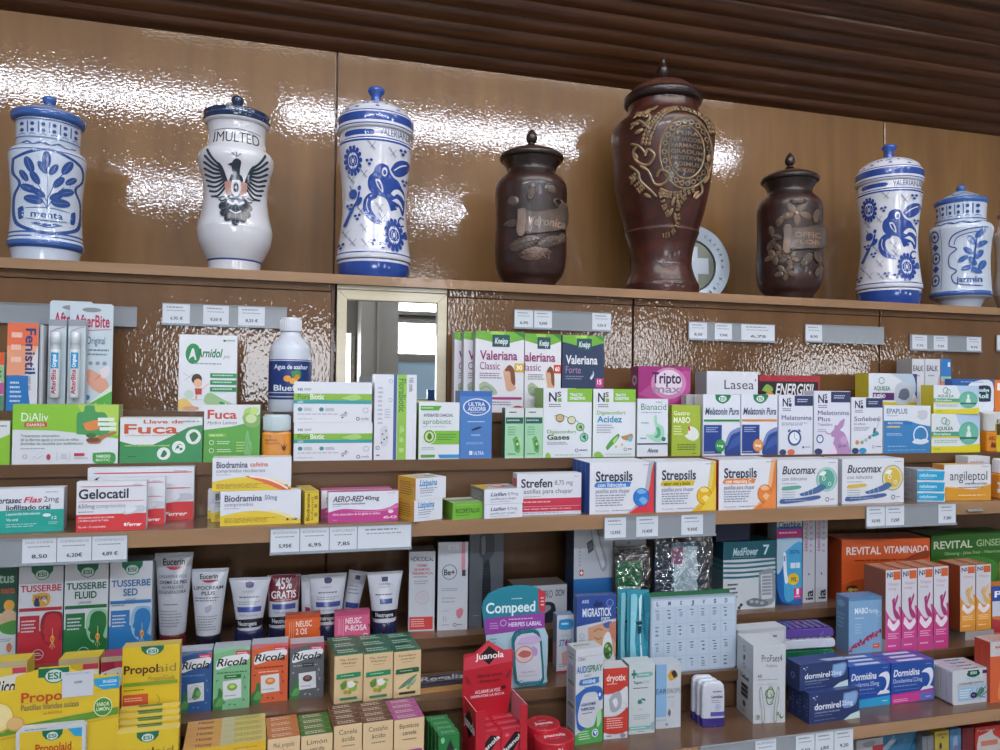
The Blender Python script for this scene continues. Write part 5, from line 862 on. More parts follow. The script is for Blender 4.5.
rails('clear rail with three spaced cards above the tall narrow cartons', 910, 981.5, 335.5, 351.5, YT, [(912, 927, ('7,95', ''), 'price card above the pair of tall narrow cartons, leftmost of three'), (933.5, 947.5, ('9,95', ''), 'price card above the blue and salmon carton'), (966.5, 981, ('8,95', ''), 'price card above the blue badge box, rightmost of three')], GWc)
rails('price rail cut off by the right edge under the jar shelf', 996.5, 1040, 335.5, 352, YT, [(997, 1012, ('5', ''), 'price card cut off by the right edge under the jar shelf')], GWc)
YT = YF-.0046
rails('rail under the lowest shelf with a lone card and three joined cards', 700, 853, 737, 762, YT, [(755, 776, ('9,95', 'IBUPROFENO'), 'lone price card under the white hand-logo carton'), (795.5, 814.5, ('7,50', ''), 'left of the three joined price cards under the navy boxes'), (815, 833.5, ('6,80€', ''), 'middle of the three joined price cards under the navy boxes'), (834, 853, ('9,20', ''), 'right of the three joined price cards under the navy boxes')], 'price cards under the lowest shelf')
m = MB(); c, w, h, rr = front(968, 983, 508, 511, 'C', Y=YC-.004); p = at(975, 511, YC-.004); m.box(-w/2, w/2, 0, .0035, 0, .0035, 'c8ccd0'); m.box(-w/2, w/2, -.003, 0, 0, .001, 'c8ccd0')
tag(m.build('rail_clip', METAL, None, p), 'small silver clip on the shelf edge at the far right', 'clip')
# ---------------------------------------------------------------- row D, in the recess
G9 = 'c8ccd2'
box('syrup_box', 'green carton cut by the left edge, beside the red cough syrup', -30, 16.5, 568, 664, 'D', 'c4cac8', 'r 0 0 100 48 2c5a48;t 60 6 94 16 a8c4b0 b tus;t 66 20 96 27 d0604c b menta;e 84 40 12 6 d8a040;P c8a888 60 52 80 44 100 48 100 56 70 60;P 4a8a40 60 60 100 56 100 70 70 68;l 60 74 94 78 2 889;e 86 84 6 5 c87050;r 60 92 100 100 4a8a40', depth=.03, side='a8aeac')
tus = 'p 12694c 27 0 77 0 76 5 70 8 66 12 40 12 34 8 28 5;e 52 8.4 16 5.6 12694c;e 52 8.4 14.6 4.8 c0d0c8;t 42 6.3 62 10.4 12694c b ESI;t 4 19 96 25.5 {c} b TUSSERBE;r 2 {y} 98 {z} {d};p {d} 4 {q} 48 {q} 48 68 4 68;p {d} 0 66 100 66 100 100 0 100;P {e} 52 70 50 60 54 52 64 47 90 47 100 52 100 76 80 84 60 78;P {d} 59 59 62 53 70 49.5 84 49 95 53 98 61 94 69 91 75 100 80 100 96 66 96 68 84 71 79 62 77.5 60 73 61 70 55.5 67.5 58.5 63;l 8 54 44 68 4 c4ccd4;e 78 75 5 3.4 e0a040;e 78 75 3 2 b84830;s e8e090 1.6 78 64 78 76;s e8e090 1.4 78 78 72 84;s e8e090 1.4 78 78 78 86;s e8e090 1.4 78 78 84 84;o 46 90 13 1.4 c4d0c8;l 36 88 56 92 2 c8d4d0;l 4 92 18 95 1 c8d4d0;l 6 44 44 46 1 556;'
GT = 'cough syrup cartons with a head silhouette'
for lab, l, r, t, b, nm, c, d, e in (('cough syrup carton with a red head silhouette', 17.8, 63, 566.5, 664, 'JUNIOR', 'b02c38', 'b02c38', '8a2430'), ('cough syrup carton with a green head silhouette', 63.8, 108, 564, 661.5, 'FLUID', '1c5c3c', '1f6a3a', '8ab898'), ('cough syrup carton with a blue head silhouette', 109, 152, 561.5, 658, 'SED', '2a6494', '2a74b0', '8ab0cc')):
    dd = tus.format(c=c, d=d, e=e, y=42 if nm != 'SED' else 40, z=45.5 if nm != 'SED' else 43.5, q=50)
    dd += {'JUNIOR': 't 30 28 72 33 c89838 b JUNIOR;P c89838 32 29 50 27 70 29 66 40 36 40;P 2a3a60 36 34 44 32 48 40 36 40;P c8ccd2 52 34 60 32 64 38;t 36 30 66 34 2a3a60 b JUNIOR', 'FLUID': 't 24 28 74 35 1c5c3c b FLUID;t 32 38 62 40.5 667 n JARABE', 'SED': 't 32 28 66 35 2a6494 b SED;t 36 38 62 40.5 667 n JARABE'}[nm]
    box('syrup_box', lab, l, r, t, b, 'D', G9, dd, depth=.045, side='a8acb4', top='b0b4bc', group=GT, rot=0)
euc = 't 22 7 80 15 2c2c3c b Eucerin;P a83040 30 17 76 17 64 20 50 21 40 20;'
e1 = euc+'t 12 27 88 31 556 n UREAREPAIR PLUS;t 12 34 90 38 3a3c48 b CREMA DE PIES;t 20 40 82 44 3a3c48 n REPARADORA;t 10 46 90 50 3a3c48 n REGENERADORA;l 24 62 74 65 1 667;l 14 70 86 92 6 8a8c94'
tube('large grey foot cream tube on a dark red cap', 172.5, 39.5, 27, 552.5, 632, 646, .030, 'D', '5c1a26', 'b0b3ba', e1, rot=-3, group='skin cream tubes with a red curved mark')
e2 = euc.replace('t 22 7 80 15', 't 26 8 74 15')+'t 8 26 92 31 3a3c48 b LIPOCREAM;t 30 34 70 39 3a3c48 b PLUS;l 10 42 90 50 2 667;P 99a 40 58 60 54 62 62 46 66;l 14 70 86 94 6 8a8c94'
tube('smaller grey cream tube on a near-black cap, right of the red-capped one', 208, 39, 25, 568.5, 633, 650, .032, 'D', '1c1c2c', 'bcbfc6', e2, rot=-3, group='skin cream tubes with a red curved mark')
neu = 'r 40 8 58 16 8a3040;P 3a3460 40 9 50 7 60 10 58 18 42 18;t 32 24 62 28 8a8c98 n HAND;l 22 34 84 40 1 667;l 18 44 84 52 2 8a8c98;r 14 55 88 65 3a4a8c;t 20 68 80 73 8a8c98 n hidratante;P 1e1e28 0 81 50 78 100 80 100 94 50 94 0 95;t 14 83 80 91 c8ccd4 b Neutrogena'
GNe = 'white hand cream tubes with navy caps'
tube('leftmost hand cream tube with a navy cap and a blue stripe', 249, 42, 25, 577.5, 628, 645, .034, 'D', '23264c', 'c4c6ce', neu, rot=-4, group=GNe, cw=29)
tube('hand cream tube carrying a dark red 45% GRATIS label', 283, 33, 29, 574.5, 625, 641, .05, 'D', '23264c', 'c4c6ce', neu.replace('r 40 8 58 16 8a3040;P 3a3460 40 9 50 7 60 10 58 18 42 18;', '')+';r 6 0 96 50 7a2032;t 26 6 74 26 e8e4e6 b 45%;t 12 30 88 44 e8e4e6 b GRATIS;l 24 46 80 49 1 c8a8b0', group=GNe, cw=29)
tube('thin hand cream tube seen edge-on behind the orange box', 307, 14, 11, 575, 622, 638, .046, 'D', '23264c', 'bcbec6', 'r 30 30 60 60 c8cad2;P 8a3050 30 66 70 70 60 84 36 80;s e0e2ea 6 60 4 60 60', group=GNe, thick=.010)
tube('hand cream tube between the edge-on tube and the leaning one', 327, 38, 28, 573.5, 622, 638, .04, 'D', '23264c', 'c6c8d0', neu, group=GNe, cw=28)
o = tube('narrow hand cream tube leaning to the right behind its neighbour', 351, 19, 15, 571, 624, 630, .062, 'D', '1e1e28', 'c0c2ca', 'r 40 8 66 16 3a3460;l 16 26 80 46 3 8a8c98;r 14 60 90 70 3a4a8c;l 14 80 90 86 1 556', group=GNe, thick=.008)
o.rotation_euler = (0, math.radians(11), 0); o.location.x -= .008; o.location.z += .0015
tube('rightmost hand cream tube, a small dark blue block under its lettering', 384, 36, 24, 571.5, 620, 636, .036, 'D', '23264c', 'ccced6', 'r 40 10 58 19 3a3460;t 32 22 66 26 667 n HAND;l 30 28 70 32 1 99a;l 18 42 84 48 1 667;r 32 53 74 63 3a4a8c;P 1e1e28 0 78 50 76 100 78 100 92 50 92 0 92;t 14 81 80 89 c8ccd4 b Neutrogena', group=GNe, cw=24)
neo = 'r 0 0 100 12 {e};t 30 20 76 38 {w} b NEUSC;t 30 44 {x} 62 {w} b {n};s {d} 3 12 22 12 70;s {d} 2 18 22 18 70;s {d} 2 24 22 24 90;l 26 80 74 86 1 {w};o 88 80 7 2 {w};e 99 48 4 4 8a3a20'
box('medicine_box', 'small orange box standing in front of the hand cream tubes', 285, 320.5, 614.5, 642, 'D', 'd8602c', neo.format(e='b84820', w='f4dccc', d='f0b898', x=62, n='2 OS'), depth=.016, Y=YD+.006, top='a84420', rot=1)
box('medicine_box', 'small pink box standing in front of the hand cream tubes', 334.5, 370, 611.5, 639, 'D', 'd05c80', neo.format(e='b04468', w='f4dce4', d='f0b8cc', x=92, n='P-ROSA'), depth=.016, Y=YD+.006, top='b84c70', rot=1)
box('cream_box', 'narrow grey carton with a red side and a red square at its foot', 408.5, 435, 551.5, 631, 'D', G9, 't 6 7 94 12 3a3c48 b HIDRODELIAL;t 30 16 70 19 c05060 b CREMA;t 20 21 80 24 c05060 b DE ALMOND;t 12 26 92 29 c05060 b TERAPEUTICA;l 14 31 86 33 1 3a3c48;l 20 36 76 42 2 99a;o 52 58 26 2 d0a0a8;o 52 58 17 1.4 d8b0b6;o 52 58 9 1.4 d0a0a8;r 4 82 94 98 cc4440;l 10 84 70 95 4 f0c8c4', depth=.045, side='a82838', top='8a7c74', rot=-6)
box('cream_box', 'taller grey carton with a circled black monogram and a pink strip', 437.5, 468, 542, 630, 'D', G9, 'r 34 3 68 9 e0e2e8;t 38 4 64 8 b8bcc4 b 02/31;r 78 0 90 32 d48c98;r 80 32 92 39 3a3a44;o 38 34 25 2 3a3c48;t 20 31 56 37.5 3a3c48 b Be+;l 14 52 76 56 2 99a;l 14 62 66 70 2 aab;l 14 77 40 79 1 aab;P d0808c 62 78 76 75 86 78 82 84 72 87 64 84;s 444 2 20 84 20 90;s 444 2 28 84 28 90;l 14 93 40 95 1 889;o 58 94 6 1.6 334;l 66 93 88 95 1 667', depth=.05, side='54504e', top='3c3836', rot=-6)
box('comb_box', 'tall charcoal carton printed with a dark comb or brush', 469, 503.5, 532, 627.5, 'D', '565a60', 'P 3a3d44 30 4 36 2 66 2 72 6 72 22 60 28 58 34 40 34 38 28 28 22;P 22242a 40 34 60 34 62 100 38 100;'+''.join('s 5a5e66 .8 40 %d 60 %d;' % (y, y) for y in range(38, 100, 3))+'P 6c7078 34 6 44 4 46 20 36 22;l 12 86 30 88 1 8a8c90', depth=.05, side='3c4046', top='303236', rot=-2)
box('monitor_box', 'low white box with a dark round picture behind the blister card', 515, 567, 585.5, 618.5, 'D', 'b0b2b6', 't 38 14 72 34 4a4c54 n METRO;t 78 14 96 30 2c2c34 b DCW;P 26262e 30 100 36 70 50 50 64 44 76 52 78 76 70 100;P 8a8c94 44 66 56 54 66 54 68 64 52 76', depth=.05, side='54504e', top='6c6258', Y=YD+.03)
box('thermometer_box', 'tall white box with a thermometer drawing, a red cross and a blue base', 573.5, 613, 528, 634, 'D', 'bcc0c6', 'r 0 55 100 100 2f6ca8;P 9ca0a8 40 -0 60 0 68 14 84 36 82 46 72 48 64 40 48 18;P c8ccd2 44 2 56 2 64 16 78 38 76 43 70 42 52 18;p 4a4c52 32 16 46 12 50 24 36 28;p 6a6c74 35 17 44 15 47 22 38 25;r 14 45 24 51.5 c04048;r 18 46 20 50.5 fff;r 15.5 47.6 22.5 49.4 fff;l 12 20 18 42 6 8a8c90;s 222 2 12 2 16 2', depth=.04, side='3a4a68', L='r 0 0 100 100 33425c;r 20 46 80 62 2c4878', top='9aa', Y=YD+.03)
box('monitor_box', 'flat white carton top joined behind the thermometer box, above the brown bag', 614, 646, 540, 618, 'D', 'b4b8bc', 'l 40 2 50 6 1 333;r 0 14 100 100 3a2c22', depth=.03, Y=YD+.05)
# crinkled clear bags
def bag(label, l, r, t, b, Y, z0, inner, dep=.012, rot=0, cat='bag'):
    c, w, h, rr = front(l, r, t, b, 'D', Y=Y, z0=z0); root = empty('clear_bag', c, rr); tag(root, label, cat); nx, nz = 14, 16; V = []; Fc = []; rnd = random.Random(int(l*7))
    for j in range(nz+1):
        for i in range(nx+1):
            u, v = i/nx, j/nz; edge = min(u, 1-u, v*1.2, (1-v)*1.2)*4
            V.append((-w/2+w*u+rnd.uniform(-.0012, .0012), -min(edge, 1)*dep*.6+rnd.uniform(-.0022, .0022), h*v+rnd.uniform(-.001, .001)))
    for j in range(nz):
        for i in range(nx): a = j*(nx+1)+i; Fc.append((a, a+1, a+nx+2, a+nx+1))
    m = MB(); m.mesh(V, Fc, 'fff', False); m.build('film', FILM, root)
    m = MB(); inner(m, w, h); m.build('contents', CARD, root); return root
def inA(m, w, h):
    m.box(-w*.46, -w*.16, .010, .018, .002, h*.94, '2c4058'); m.box(w*.2, w*.44, .010, .018, .002, h*.9, '34404c')
    rnd = random.Random(4); nx, nz = 9, 16; V = []; Fc = []
    for j in range(nz+1):
        for i in range(nx+1): V.append((-w*.2+w*.46*i/nx+rnd.uniform(-.001, .001), .004+rnd.uniform(-.003, .003), .003+h*.9*j/nz))
    for j in range(nz):
        for i in range(nx): a = j*(nx+1)+i; Fc.append((a, a+1, a+nx+2, a+nx+1))
    cols = [('b06a90' if i < 4 and 10 < j < 15 else ('4f8aa8' if i < 1 or j > 14 else ('c4e0e8' if (i+j) % 3 else 'eef6fa'))) for j in range(nz) for i in range(nx)]
    m.mesh(V, Fc, cols, True); m.box(-w*.46, w*.46, -.0035, -.002, .001, h*.22, 'aab2ba')
bag('crinkled clear bag holding a blue and silver pack, under the lozenge price cards', 655, 712, 537, 595, YD+.02, None, inA)
def inB(m, w, h):
    m.box(-w*.47, w*.47, .008, .012, .002, h*.97, '3c2e24'); q = .004; x0, x1, z1 = -w*.42, w*.26, h*.80
    m.prism([(x0, .002), (x1, .002), (x1+.001, z1-q), (x1-q*.4, z1-q*.2), (x1-q, z1), (x0+q, z1), (x0+q*.4, z1-q*.2), (x0-.001, z1-q)], .002, .0078, '1f7a40', '186034')
    m.box(x0+.001, x1-.001, .0008, .0019, .002, h*.46, 'b4c4c8')
bag('clear bag with a dark green case inside, right of the thermometer box', 614.5, 650, 547, 622, YD+.008, None, inB)
box('pill_organiser_box', 'teal and white carton picturing a grey weekly pill organiser', 723, 775.5, 541.5, 609, 'D', 'c4cacc', 'r 0 0 100 26 1c5560;t 18 9 66 20 b8d0d4 bi MediFlower;t 76 6 88 20 c8dce0 b 7;l 16 22 70 24 1 7aa4ac;'+''.join('P 2c6c78 0 %g 40 %g 100 %g 100 %g 40 %g 0 %g;' % (y, y+1, y-1, y+2, y+4, y+3) for y in (29, 36, 43, 50))+'P 8a9096 68 46 96 44 98 90 70 92;p c0c6cc 71 50 93 49 94 86 73 87;'+''.join('r 74 %g 92 %g 8a9096;' % (y, y+3.4) for y in (52, 57, 62, 67, 72, 77))+'P 6a7078 44 88 60 84 84 90 82 97 60 97 46 94;e 54 89 4 2.4 a0a6ac;e 64 90 4 2.4 a0a6ac;e 74 92 4 2.4 a0a6ac;l 8 60 28 84 4 556;e 34 93 3 2.4 445;e 30 97 3 2.4 445', depth=.05, side='5c7478', top='1f4a54', rot=-1, L='r 0 0 100 26 184a54;p 2c6c78 0 30 100 30 100 34 0 34;p 2c6c78 0 38 100 38 100 42 0 42')
box('medicine_box', 'dark navy box lying on the pill organiser carton', 716, 750, 524, 541, 'D', '1e2440', 's 2c3458 3 10 90 50 88 96 92', depth=.03, z0=top_of()+.001, Y=YD+.03, top='262c48')
box('test_box', 'blue pregnancy test carton with a pink band and a yellow disc', 776.5, 802, 514, 604.5, 'D', '2468ac', 'r 0 0 100 14 b8c4cc;t 6 8 94 15 1c3a54 b Clearblue;r 0 17 100 26 c03878;l 8 19 80 23 1 f0c8dc;P a8c4d4 0 27 100 27 100 36 50 40 20 60 0 64;P 4aa4d0 30 42 100 32 100 80 60 96 30 90;P e4ecf2 26 42 36 44 40 64 46 74 34 76 26 60;r 27 46 34 52 8a98a8;r 54 54 74 60 dfeaf2;r 76 54 92 60 dfeaf2;t 50 40 92 44 1c4a80 b DIGITAL;e 66 72 22 6.6 e8c030;t 56 70 78 75 554 b 99%;r 68 82 98 94 d03c80;t 78 83 88 89 fff b 1;l 72 90 94 93 1 fce;P 102c5c 0 80 20 96 60 100 0 100', depth=.03, side='3aa0c0', top='345', L='r 0 0 100 30 a8b8c0;r 0 26 100 60 c0b0c0', rot=-3)
iaa = 't 20 30 50 4 b05080 nv EMBARAZO;t 20 3 44 40 b87898 bv EMBARAZO;l 60 6 80 46 6 99a;e 52 68 5 1.6 445;t 22 84 84 97 2c2c34 bv ia;r 10 50 16 52 889'
GIa = 'two tall pale cartons with sideways lettering'
iaa = 't 14 3 38 42 b87898 bv EMBARAZO;l 56 6 80 46 6 99a;e 50 68 5 1.6 445;t 22 86 84 97 2c2c34 bv ia;l 30 54 40 80 5 bbc'
box('test_box', 'left of two tall pale cartons with pink sideways lettering', 802.8, 815, 514, 602.5, 'D', 'c0c2c8', iaa, depth=.04, side='a8acb0', top='99a', group=GIa)
box('test_box', 'right of two tall pale cartons with pink sideways lettering, beside the orange carton', 815.5, 827.5, 514, 601.5, 'D', 'c0c2c8', iaa, depth=.04, side='a8acb0', top='99a', group=GIa)
box('supplement_box', 'large orange tonic carton with wide white capitals', 841.5, 930, 539, 598.5, 'D', 'cf5a28', 't 5 12 44 24 e8dcd4 b REVITAL;t 47 12 98 23 e8dcd4 b VITAMINADO;l 14 32 90 36 1 8a3414;P 8a3414 70 34 84 24 98 20 98 32 86 34 80 44 72 44;e 12 78 7 5 3c2c20;e 10 80 3 3 d8c060;e 15 80 3 2.4 e8a040;e 19 77 2 2 6a8a40;s e07040 1 0 70 30 60 60 64 100 50', depth=.06, side='a84420', top='b85024', rot=-6, L='r 20 4 40 30 b04a24', Y=YD+.012)
box('supplement_box', 'large green tonic carton with wide pale capitals at the right edge', 931, 1012, 534, 596, 'D', '2f6420', 't 3 10 50 22 c8d4b8 b REVITAL;t 55 10 99 21 9cb888 b GINSENG;t 16 28 86 33 8aac70 b Ginseng - Jalea Real - Vitaminas;P c88a2c 84 50 100 44 100 90 86 84;P 3f7a2c 0 40 60 38 84 60 60 100 0 100', depth=.06, side='254e1a', top='3f6c34', Y=YD+.016, rot=0)
# ---------------------------------------------------------------- row E
ric = 'r 0 0 100 9 {t};P {c} 0 9 100 9 100 100 0 100;r 60 6 100 14 c8405c;l 64 8 94 12 1 f0d0d8;{st}P e4e6ea 10 20 30 14 70 12 94 12 96 20 80 26 40 30 8 34;t 8 17 92 29 1c2420 bi Ricola;l 10 38 92 43 1 {l};{lab}p d8dce0 26 54 76 52 78 82 28 84;{cand};l 32 76 70 80 1 99a;P 3c7a44 0 100 2 84 12 78 16 64 26 72 24 82 34 88 26 92 24 100;P 5a9a54 4 92 16 80 30 84 22 94;s 2c5c34 .8 4 98 14 76 24 66;s 8ab884 .8 8 96 18 84 28 84;s {l} .8 86 44 82 58 90 70;s {l} .8 84 60 94 54;{ic}'
def ricola(label, l, r, t, b, c, tcol, l_, lab, cand, grp='herb sweet cartons with a black script name', **k):
    d = ric.format(c=c, t=tcol, l=l_, st='', lab=lab, cand=cand, ic=''.join('e %g %g 4 2 %s %g;' % (x, y, l_, a) for x, y, a in ((10, 52, 30), (86, 50, 120), (88, 66, 60), (46, 92, 30), (60, 93, 140), (84, 86, 40))))
    return box('sweet_box', label, l, r, t, b, 'E', c, d, depth=.026, side=c, top=k.pop('top', 'b0b4bc'), group=grp, L='r 0 0 100 100 %s' % k.pop('sd', '2c3c5c'), rot=k.pop('rot', 0), **k)
ricola('sweet carton in deep blue, leftmost of the four herb sweet cartons', 178.5, 212, 651, 712, '2f5a94', '6a7a98', '6a90c0', '', 'P 4c8a4c 40 76 50 60 62 62 66 74 50 80;s 889 1 34 62 50 56 70 60;e 60 70 8 5 7ab06a', sd='1c3a6c')
ricola('sweet carton in pale green with a green candy', 213, 250, 647.5, 709, '7fb88a', '8ac4a0', '3c7a54', 'r 30 44 76 50 1f6a3a;l 36 45.5 70 48.5 1 cfe8d0;', 'e 52 64 14 6 7aa83c;e 52 63 8 3 b8d870', sd='3c7a54')
ricola('sweet carton in orange with an orange candy', 251, 288, 643.5, 702, 'd4623c', 'c8707c', '8a3420', 'l 20 46 84 50 1 f0c0a8;', 'e 52 64 14 6 dc8040;e 52 63 8 3 f0b070', sd='8a3a28')
ricola('sweet carton in dark grey with a brown candy', 289.5, 324, 643, 698, '5c6064', 'a85a64', 'a8acb0', 'r 36 36 70 43 2c3034;l 40 38 66 41 1 a8acb0;', 'e 52 64 14 6 5a3c3c;e 52 63 8 3 8a6a64', sd='34383c')
# flat yellow/red sweet cartons behind the propolis display
for lab, l, r, t, b, c in (('yellow sweet carton at the left edge behind the propolis display', -10, 27, 662, 700, 'd8c040'), ('yellow sweet carton between the red-headed syrup and the propolis carton', 58, 99, 658.5, 700, 'd8bc38'), ('crimson sweet carton tucked behind the tall propolis carton', 100.5, 123, 656.5, 700, 'a02c48')):
    box('sweet_box', lab, l, r, t, b, 'E', c, 'r 0 0 100 8 b8a888;P e4e0d0 0 24 100 18 100 44 0 52;t 10 26 90 44 1c2420 bi Ricola;r 60 9 98 17 c8405c;l 4 56 90 70 2 8a3a30', depth=.03, Y=YE+.03, group='herb sweet cartons behind the propolis display')
herb = 'r 0 0 100 2 {g};P 3a5a3a 0 0 1 1 2 0;t 18 9 82 13 4a4438 n {a};t 26 16 76 20 4a4438 n {b};l 32 24 74 26 1 6a6050;P {g} 8 41 14 39 86 38 92 41 92 45 86 48 12 49 8 45;l 22 42 78 45 1 cfe4c8;P 5c8a3c 20 60 34 54 44 58 40 68 26 70;P 8ab04c 50 72 70 60 80 66 72 76;P e8e8e0 44 58 58 54 74 58 70 66 52 68;e 34 56 10 4 6a9a44 30;e 76 58 10 4 7aa850 -20;e 40 76 8 4 a8a03c;e 54 77 7 4 8a9a30;{x};r 20 87 80 92 {g2};r 0 97 100 100 3c5a34;l 4 97.4 70 99.4 1 d8c080'
GHe = 'cream and green herbal candy cartons'
HD = .026
for i, (lab, l, r, t, b, a, b2, g, g2, x) in enumerate((('cream candy carton with olives, leftmost of three', 324.8, 364.5, 656, 703.5, 'Tila, Azahar', 'Melisa', '1f8a5c', '4a8a6a', ''), ('cream candy carton with olives, middle of three', 365, 392.5, 653, 701, 'Tila, Azahar', 'Melisa', '1f8a5c', '4a8a6a', ''), ('cream candy carton with long grey-green leaves', 393, 421, 650.5, 697.5, 'Eucalipto', 'mentol', '24603c', '3c3c34', ';P e2c89a 10 52 90 50 90 84 10 86;P 6a8a6c 14 80 40 66 70 56 86 54 60 70 34 78;P 8aa48a 40 72 60 70 84 62 66 76;e 54 79 7 3.4 9aa040'))):
    l, r, t = ((334, 363, 654), (363.5, 393, 652), (393.5, 421, 649.8))[i]
    box('candy_box', lab, l, r, t, b, 'E', 'dcc094', herb.format(g=g, a=a, b=b2, g2=g2, x=x), depth=HD, side='c8a878', top='1c5a40', T='l 14 20 88 84 2 b8d4c0', group=GHe, rot=5, L='r 0 0 30 100 c0a070', copies=2, gap=.0008,
        clab=['second cream candy carton behind the %s one' % n for n in (('leftmost', 'middle', 'grey-leaved')[i],)]+['third cream candy carton behind the %s one' % ('leftmost', 'middle', 'grey-leaved')[i]])
# liquorice sticks
c = at_z(440, 692, ZE); root = None; m = MB(); w = .03
m.box(-.042, .046, .0, .035, 0, .0075, 'b08450', '8a6238'); o = m
m.box(-.040, .044, .001, .034, .0076, .012, '3c3a44', '2c2a32')
deco(m, 't 6 16 92 64 b0b0b8 bi Regaliz;s 8a8a94 2 4 84 50 70 96 88;s 8a8a94 1.4 4 10 50 6 96 12', .084, .033, lambda x, y, e: (-.040+x, .034-y, .012+e))
tag(m.build('liquorice_pack', CARD, None, (c.x+.008, c.y+.002, ZE), math.radians(2)), 'flat dark foil pack with silver script lying on a wooden tray', 'sweets')
# plaster blister card
def card_shape(label, name, l, r, t, b, sh, Y, outline, thick, col, d, rot=0, extra=None, tilt=0, cat='blister pack', side=None):
    c, w, h, rr = front(l, r, t, b, sh, Y=Y, rot=rot); root = empty(name, c, rr); root.rotation_euler = (math.radians(-tilt), 0, rr); tag(root, label, cat)
    pts = smooth_line([((x-50)/100*w, (100-y)/100*h) for x, y in outline], 1) if False else [((x-50)/100*w, (100-y)/100*h) for x, y in outline]
    m = MB(); m.prism(pts, 0, thick, col, side or col); deco(m, d, w, h, flat_map(-w/2, h, 0)); m.build('backing_card', CARD, root, bevel=.0004)
    if extra: extra(root, w, h)
    return root
co = [(0, 20), (2, 14), (10, 7), (24, 3), (40, .6), (56, 0), (72, 1), (86, 4), (94, 8), (95, 22), (94, 42), (100, 96), (97, 100), (22, 100), (18, 98), (4, 40)]
cd_ = 'P a8c4d0 6 44 94 42 98 90 96 97 22 98;p 8f3f9a 4 31 94 28 95 43 6 47;p c03040 84 4 95 8 95 27 86 27;t 6 16 80 26 d8ecf0 b Compeed;l 44 12 64 14 1 cfe4ea;l 40 32 80 34 1 e8d0f0;t 40 36 90 40 e8d8f0 b HERPES LABIAL;l 12 35 26 42 3 c8a0d0;o 32 36 5 1.4 c8a0d0;l 88 12 94 22 3 f0c8cc;l 12 50 24 60 3 7898a8;l 14 64 30 72 2 7898a8'
def co_x(root, w, h):
    q = lambda x, y: ((x-50)/100*w, (100-y)/100*h); m = MB()
    fr = [q(44, 52), q(48, 46), q(56, 43), q(76, 42), q(84, 45), q(88, 52), q(92, 80), q(93, 92), q(90, 96), q(56, 97), q(50, 94), q(47, 80)]
    m.prism(fr, -.008, 0, '156a78', '12606c'); inn = [(x*.86+(q(68, 70)[0])*.14, z*.88+q(68, 70)[1]*.12) for x, z in fr]; m.prism(inn, -.0088, -.008, 'c4c4d0', 'b0b0bc')
    deco(m, 'e 62 66 14 8.4 9a8088;e 62 66 12.6 7.4 d8b8b0;P b0605c 52 66 60 62 72 64 70 68 60 69;P b090c0 74 58 82 62 80 68 74 66;t 58 82 78 84 889 n discreto;l 54 86 84 88 1 aab;t 54 91 86 95 2c8a98 bi Compeed;P c0a8d0 56 50 80 48 86 54 54 56', w, h, flat_map(-w/2, h, -.0088))
    m.build('case', PLAST, root, bevel=.0005)
card_shape('teal and purple plaster card with a rounded top, holding a white case', 'plaster_pack', 481.5, 548, 585.5, 684, 'E', YE+.012, co, .003, '1f7f92', cd_, extra=co_x, rot=-3)
box('medicine_box', 'slim white box with a blue tab and slanted lettering, left of the closed-eye card', 556.5, 574, 615, 672, 'E', 'c8ccd2', 'P 2a8cc4 14 8 88 8 88 24 14 24;l 26 12 74 20 1 cfe8f4;t 24 32 68 38 a8b0b8 n zum;t 12 43 88 54 2c7ab4 bi STOP;e 56 48 8 4 d04858;P d89c98 30 66 70 62 96 70 96 84 40 88;l 14 84 50 92 2 99a;r 0 97 100 100 c03c48', depth=.02, side='7c90b4', L='r 10 50 90 90 c8a8b0', rot=-1)
mg = 'p 2b4a90 0 0 100 0 100 30 0 38;P 1c2c5c 40 11 46 9 50 6 56 9 62 8 66 12 58 14 44 14;t 12 5 30 9 c8d4ec b AXIS;o 84 10 9 1.4 8aa0cc;t 14 16 88 26 dfe6f4 b MIGRASTICK;t 62 28 84 32 dfe6f4 b FORTE;P c89878 28 40 98 34 100 60 96 80 40 84 26 76 30 66 26 60 30 54;s 5a3a30 1.6 44 52 54 55 64 53;s 6a4a3c 2 42 46 54 42 66 44;P b8806a 92 34 100 36 100 60 92 52;P 3a5a9a 66 36 84 33 90 37 82 42 70 40;P b87860 84 34 98 42 94 56 82 48;P d8dce0 60 96 66 60 74 48 84 48 92 66 98 96;e 80 70 12 11 4c7a40;e 76 64 5 2.6 a8c48a 60;e 84 68 5 2.6 a8c48a 120;e 78 74 5 2.6 2c5a2c 30;e 86 76 4 2 a8c48a 80;r 0 40 26 100 c4c8ce;o 13 50 6 1 889;o 13 64 7 1 889;P 889 8 66 13 60 18 66;l 6 54 22 57 1 99a'
box('roll_on_box', 'headache stick card with a closed eye photograph under a navy header', 576.5, 616, 595.5, 668, 'E', 'c4c8ce', mg, depth=.014, side='3c5088', rot=-3, Y=YE+.03)
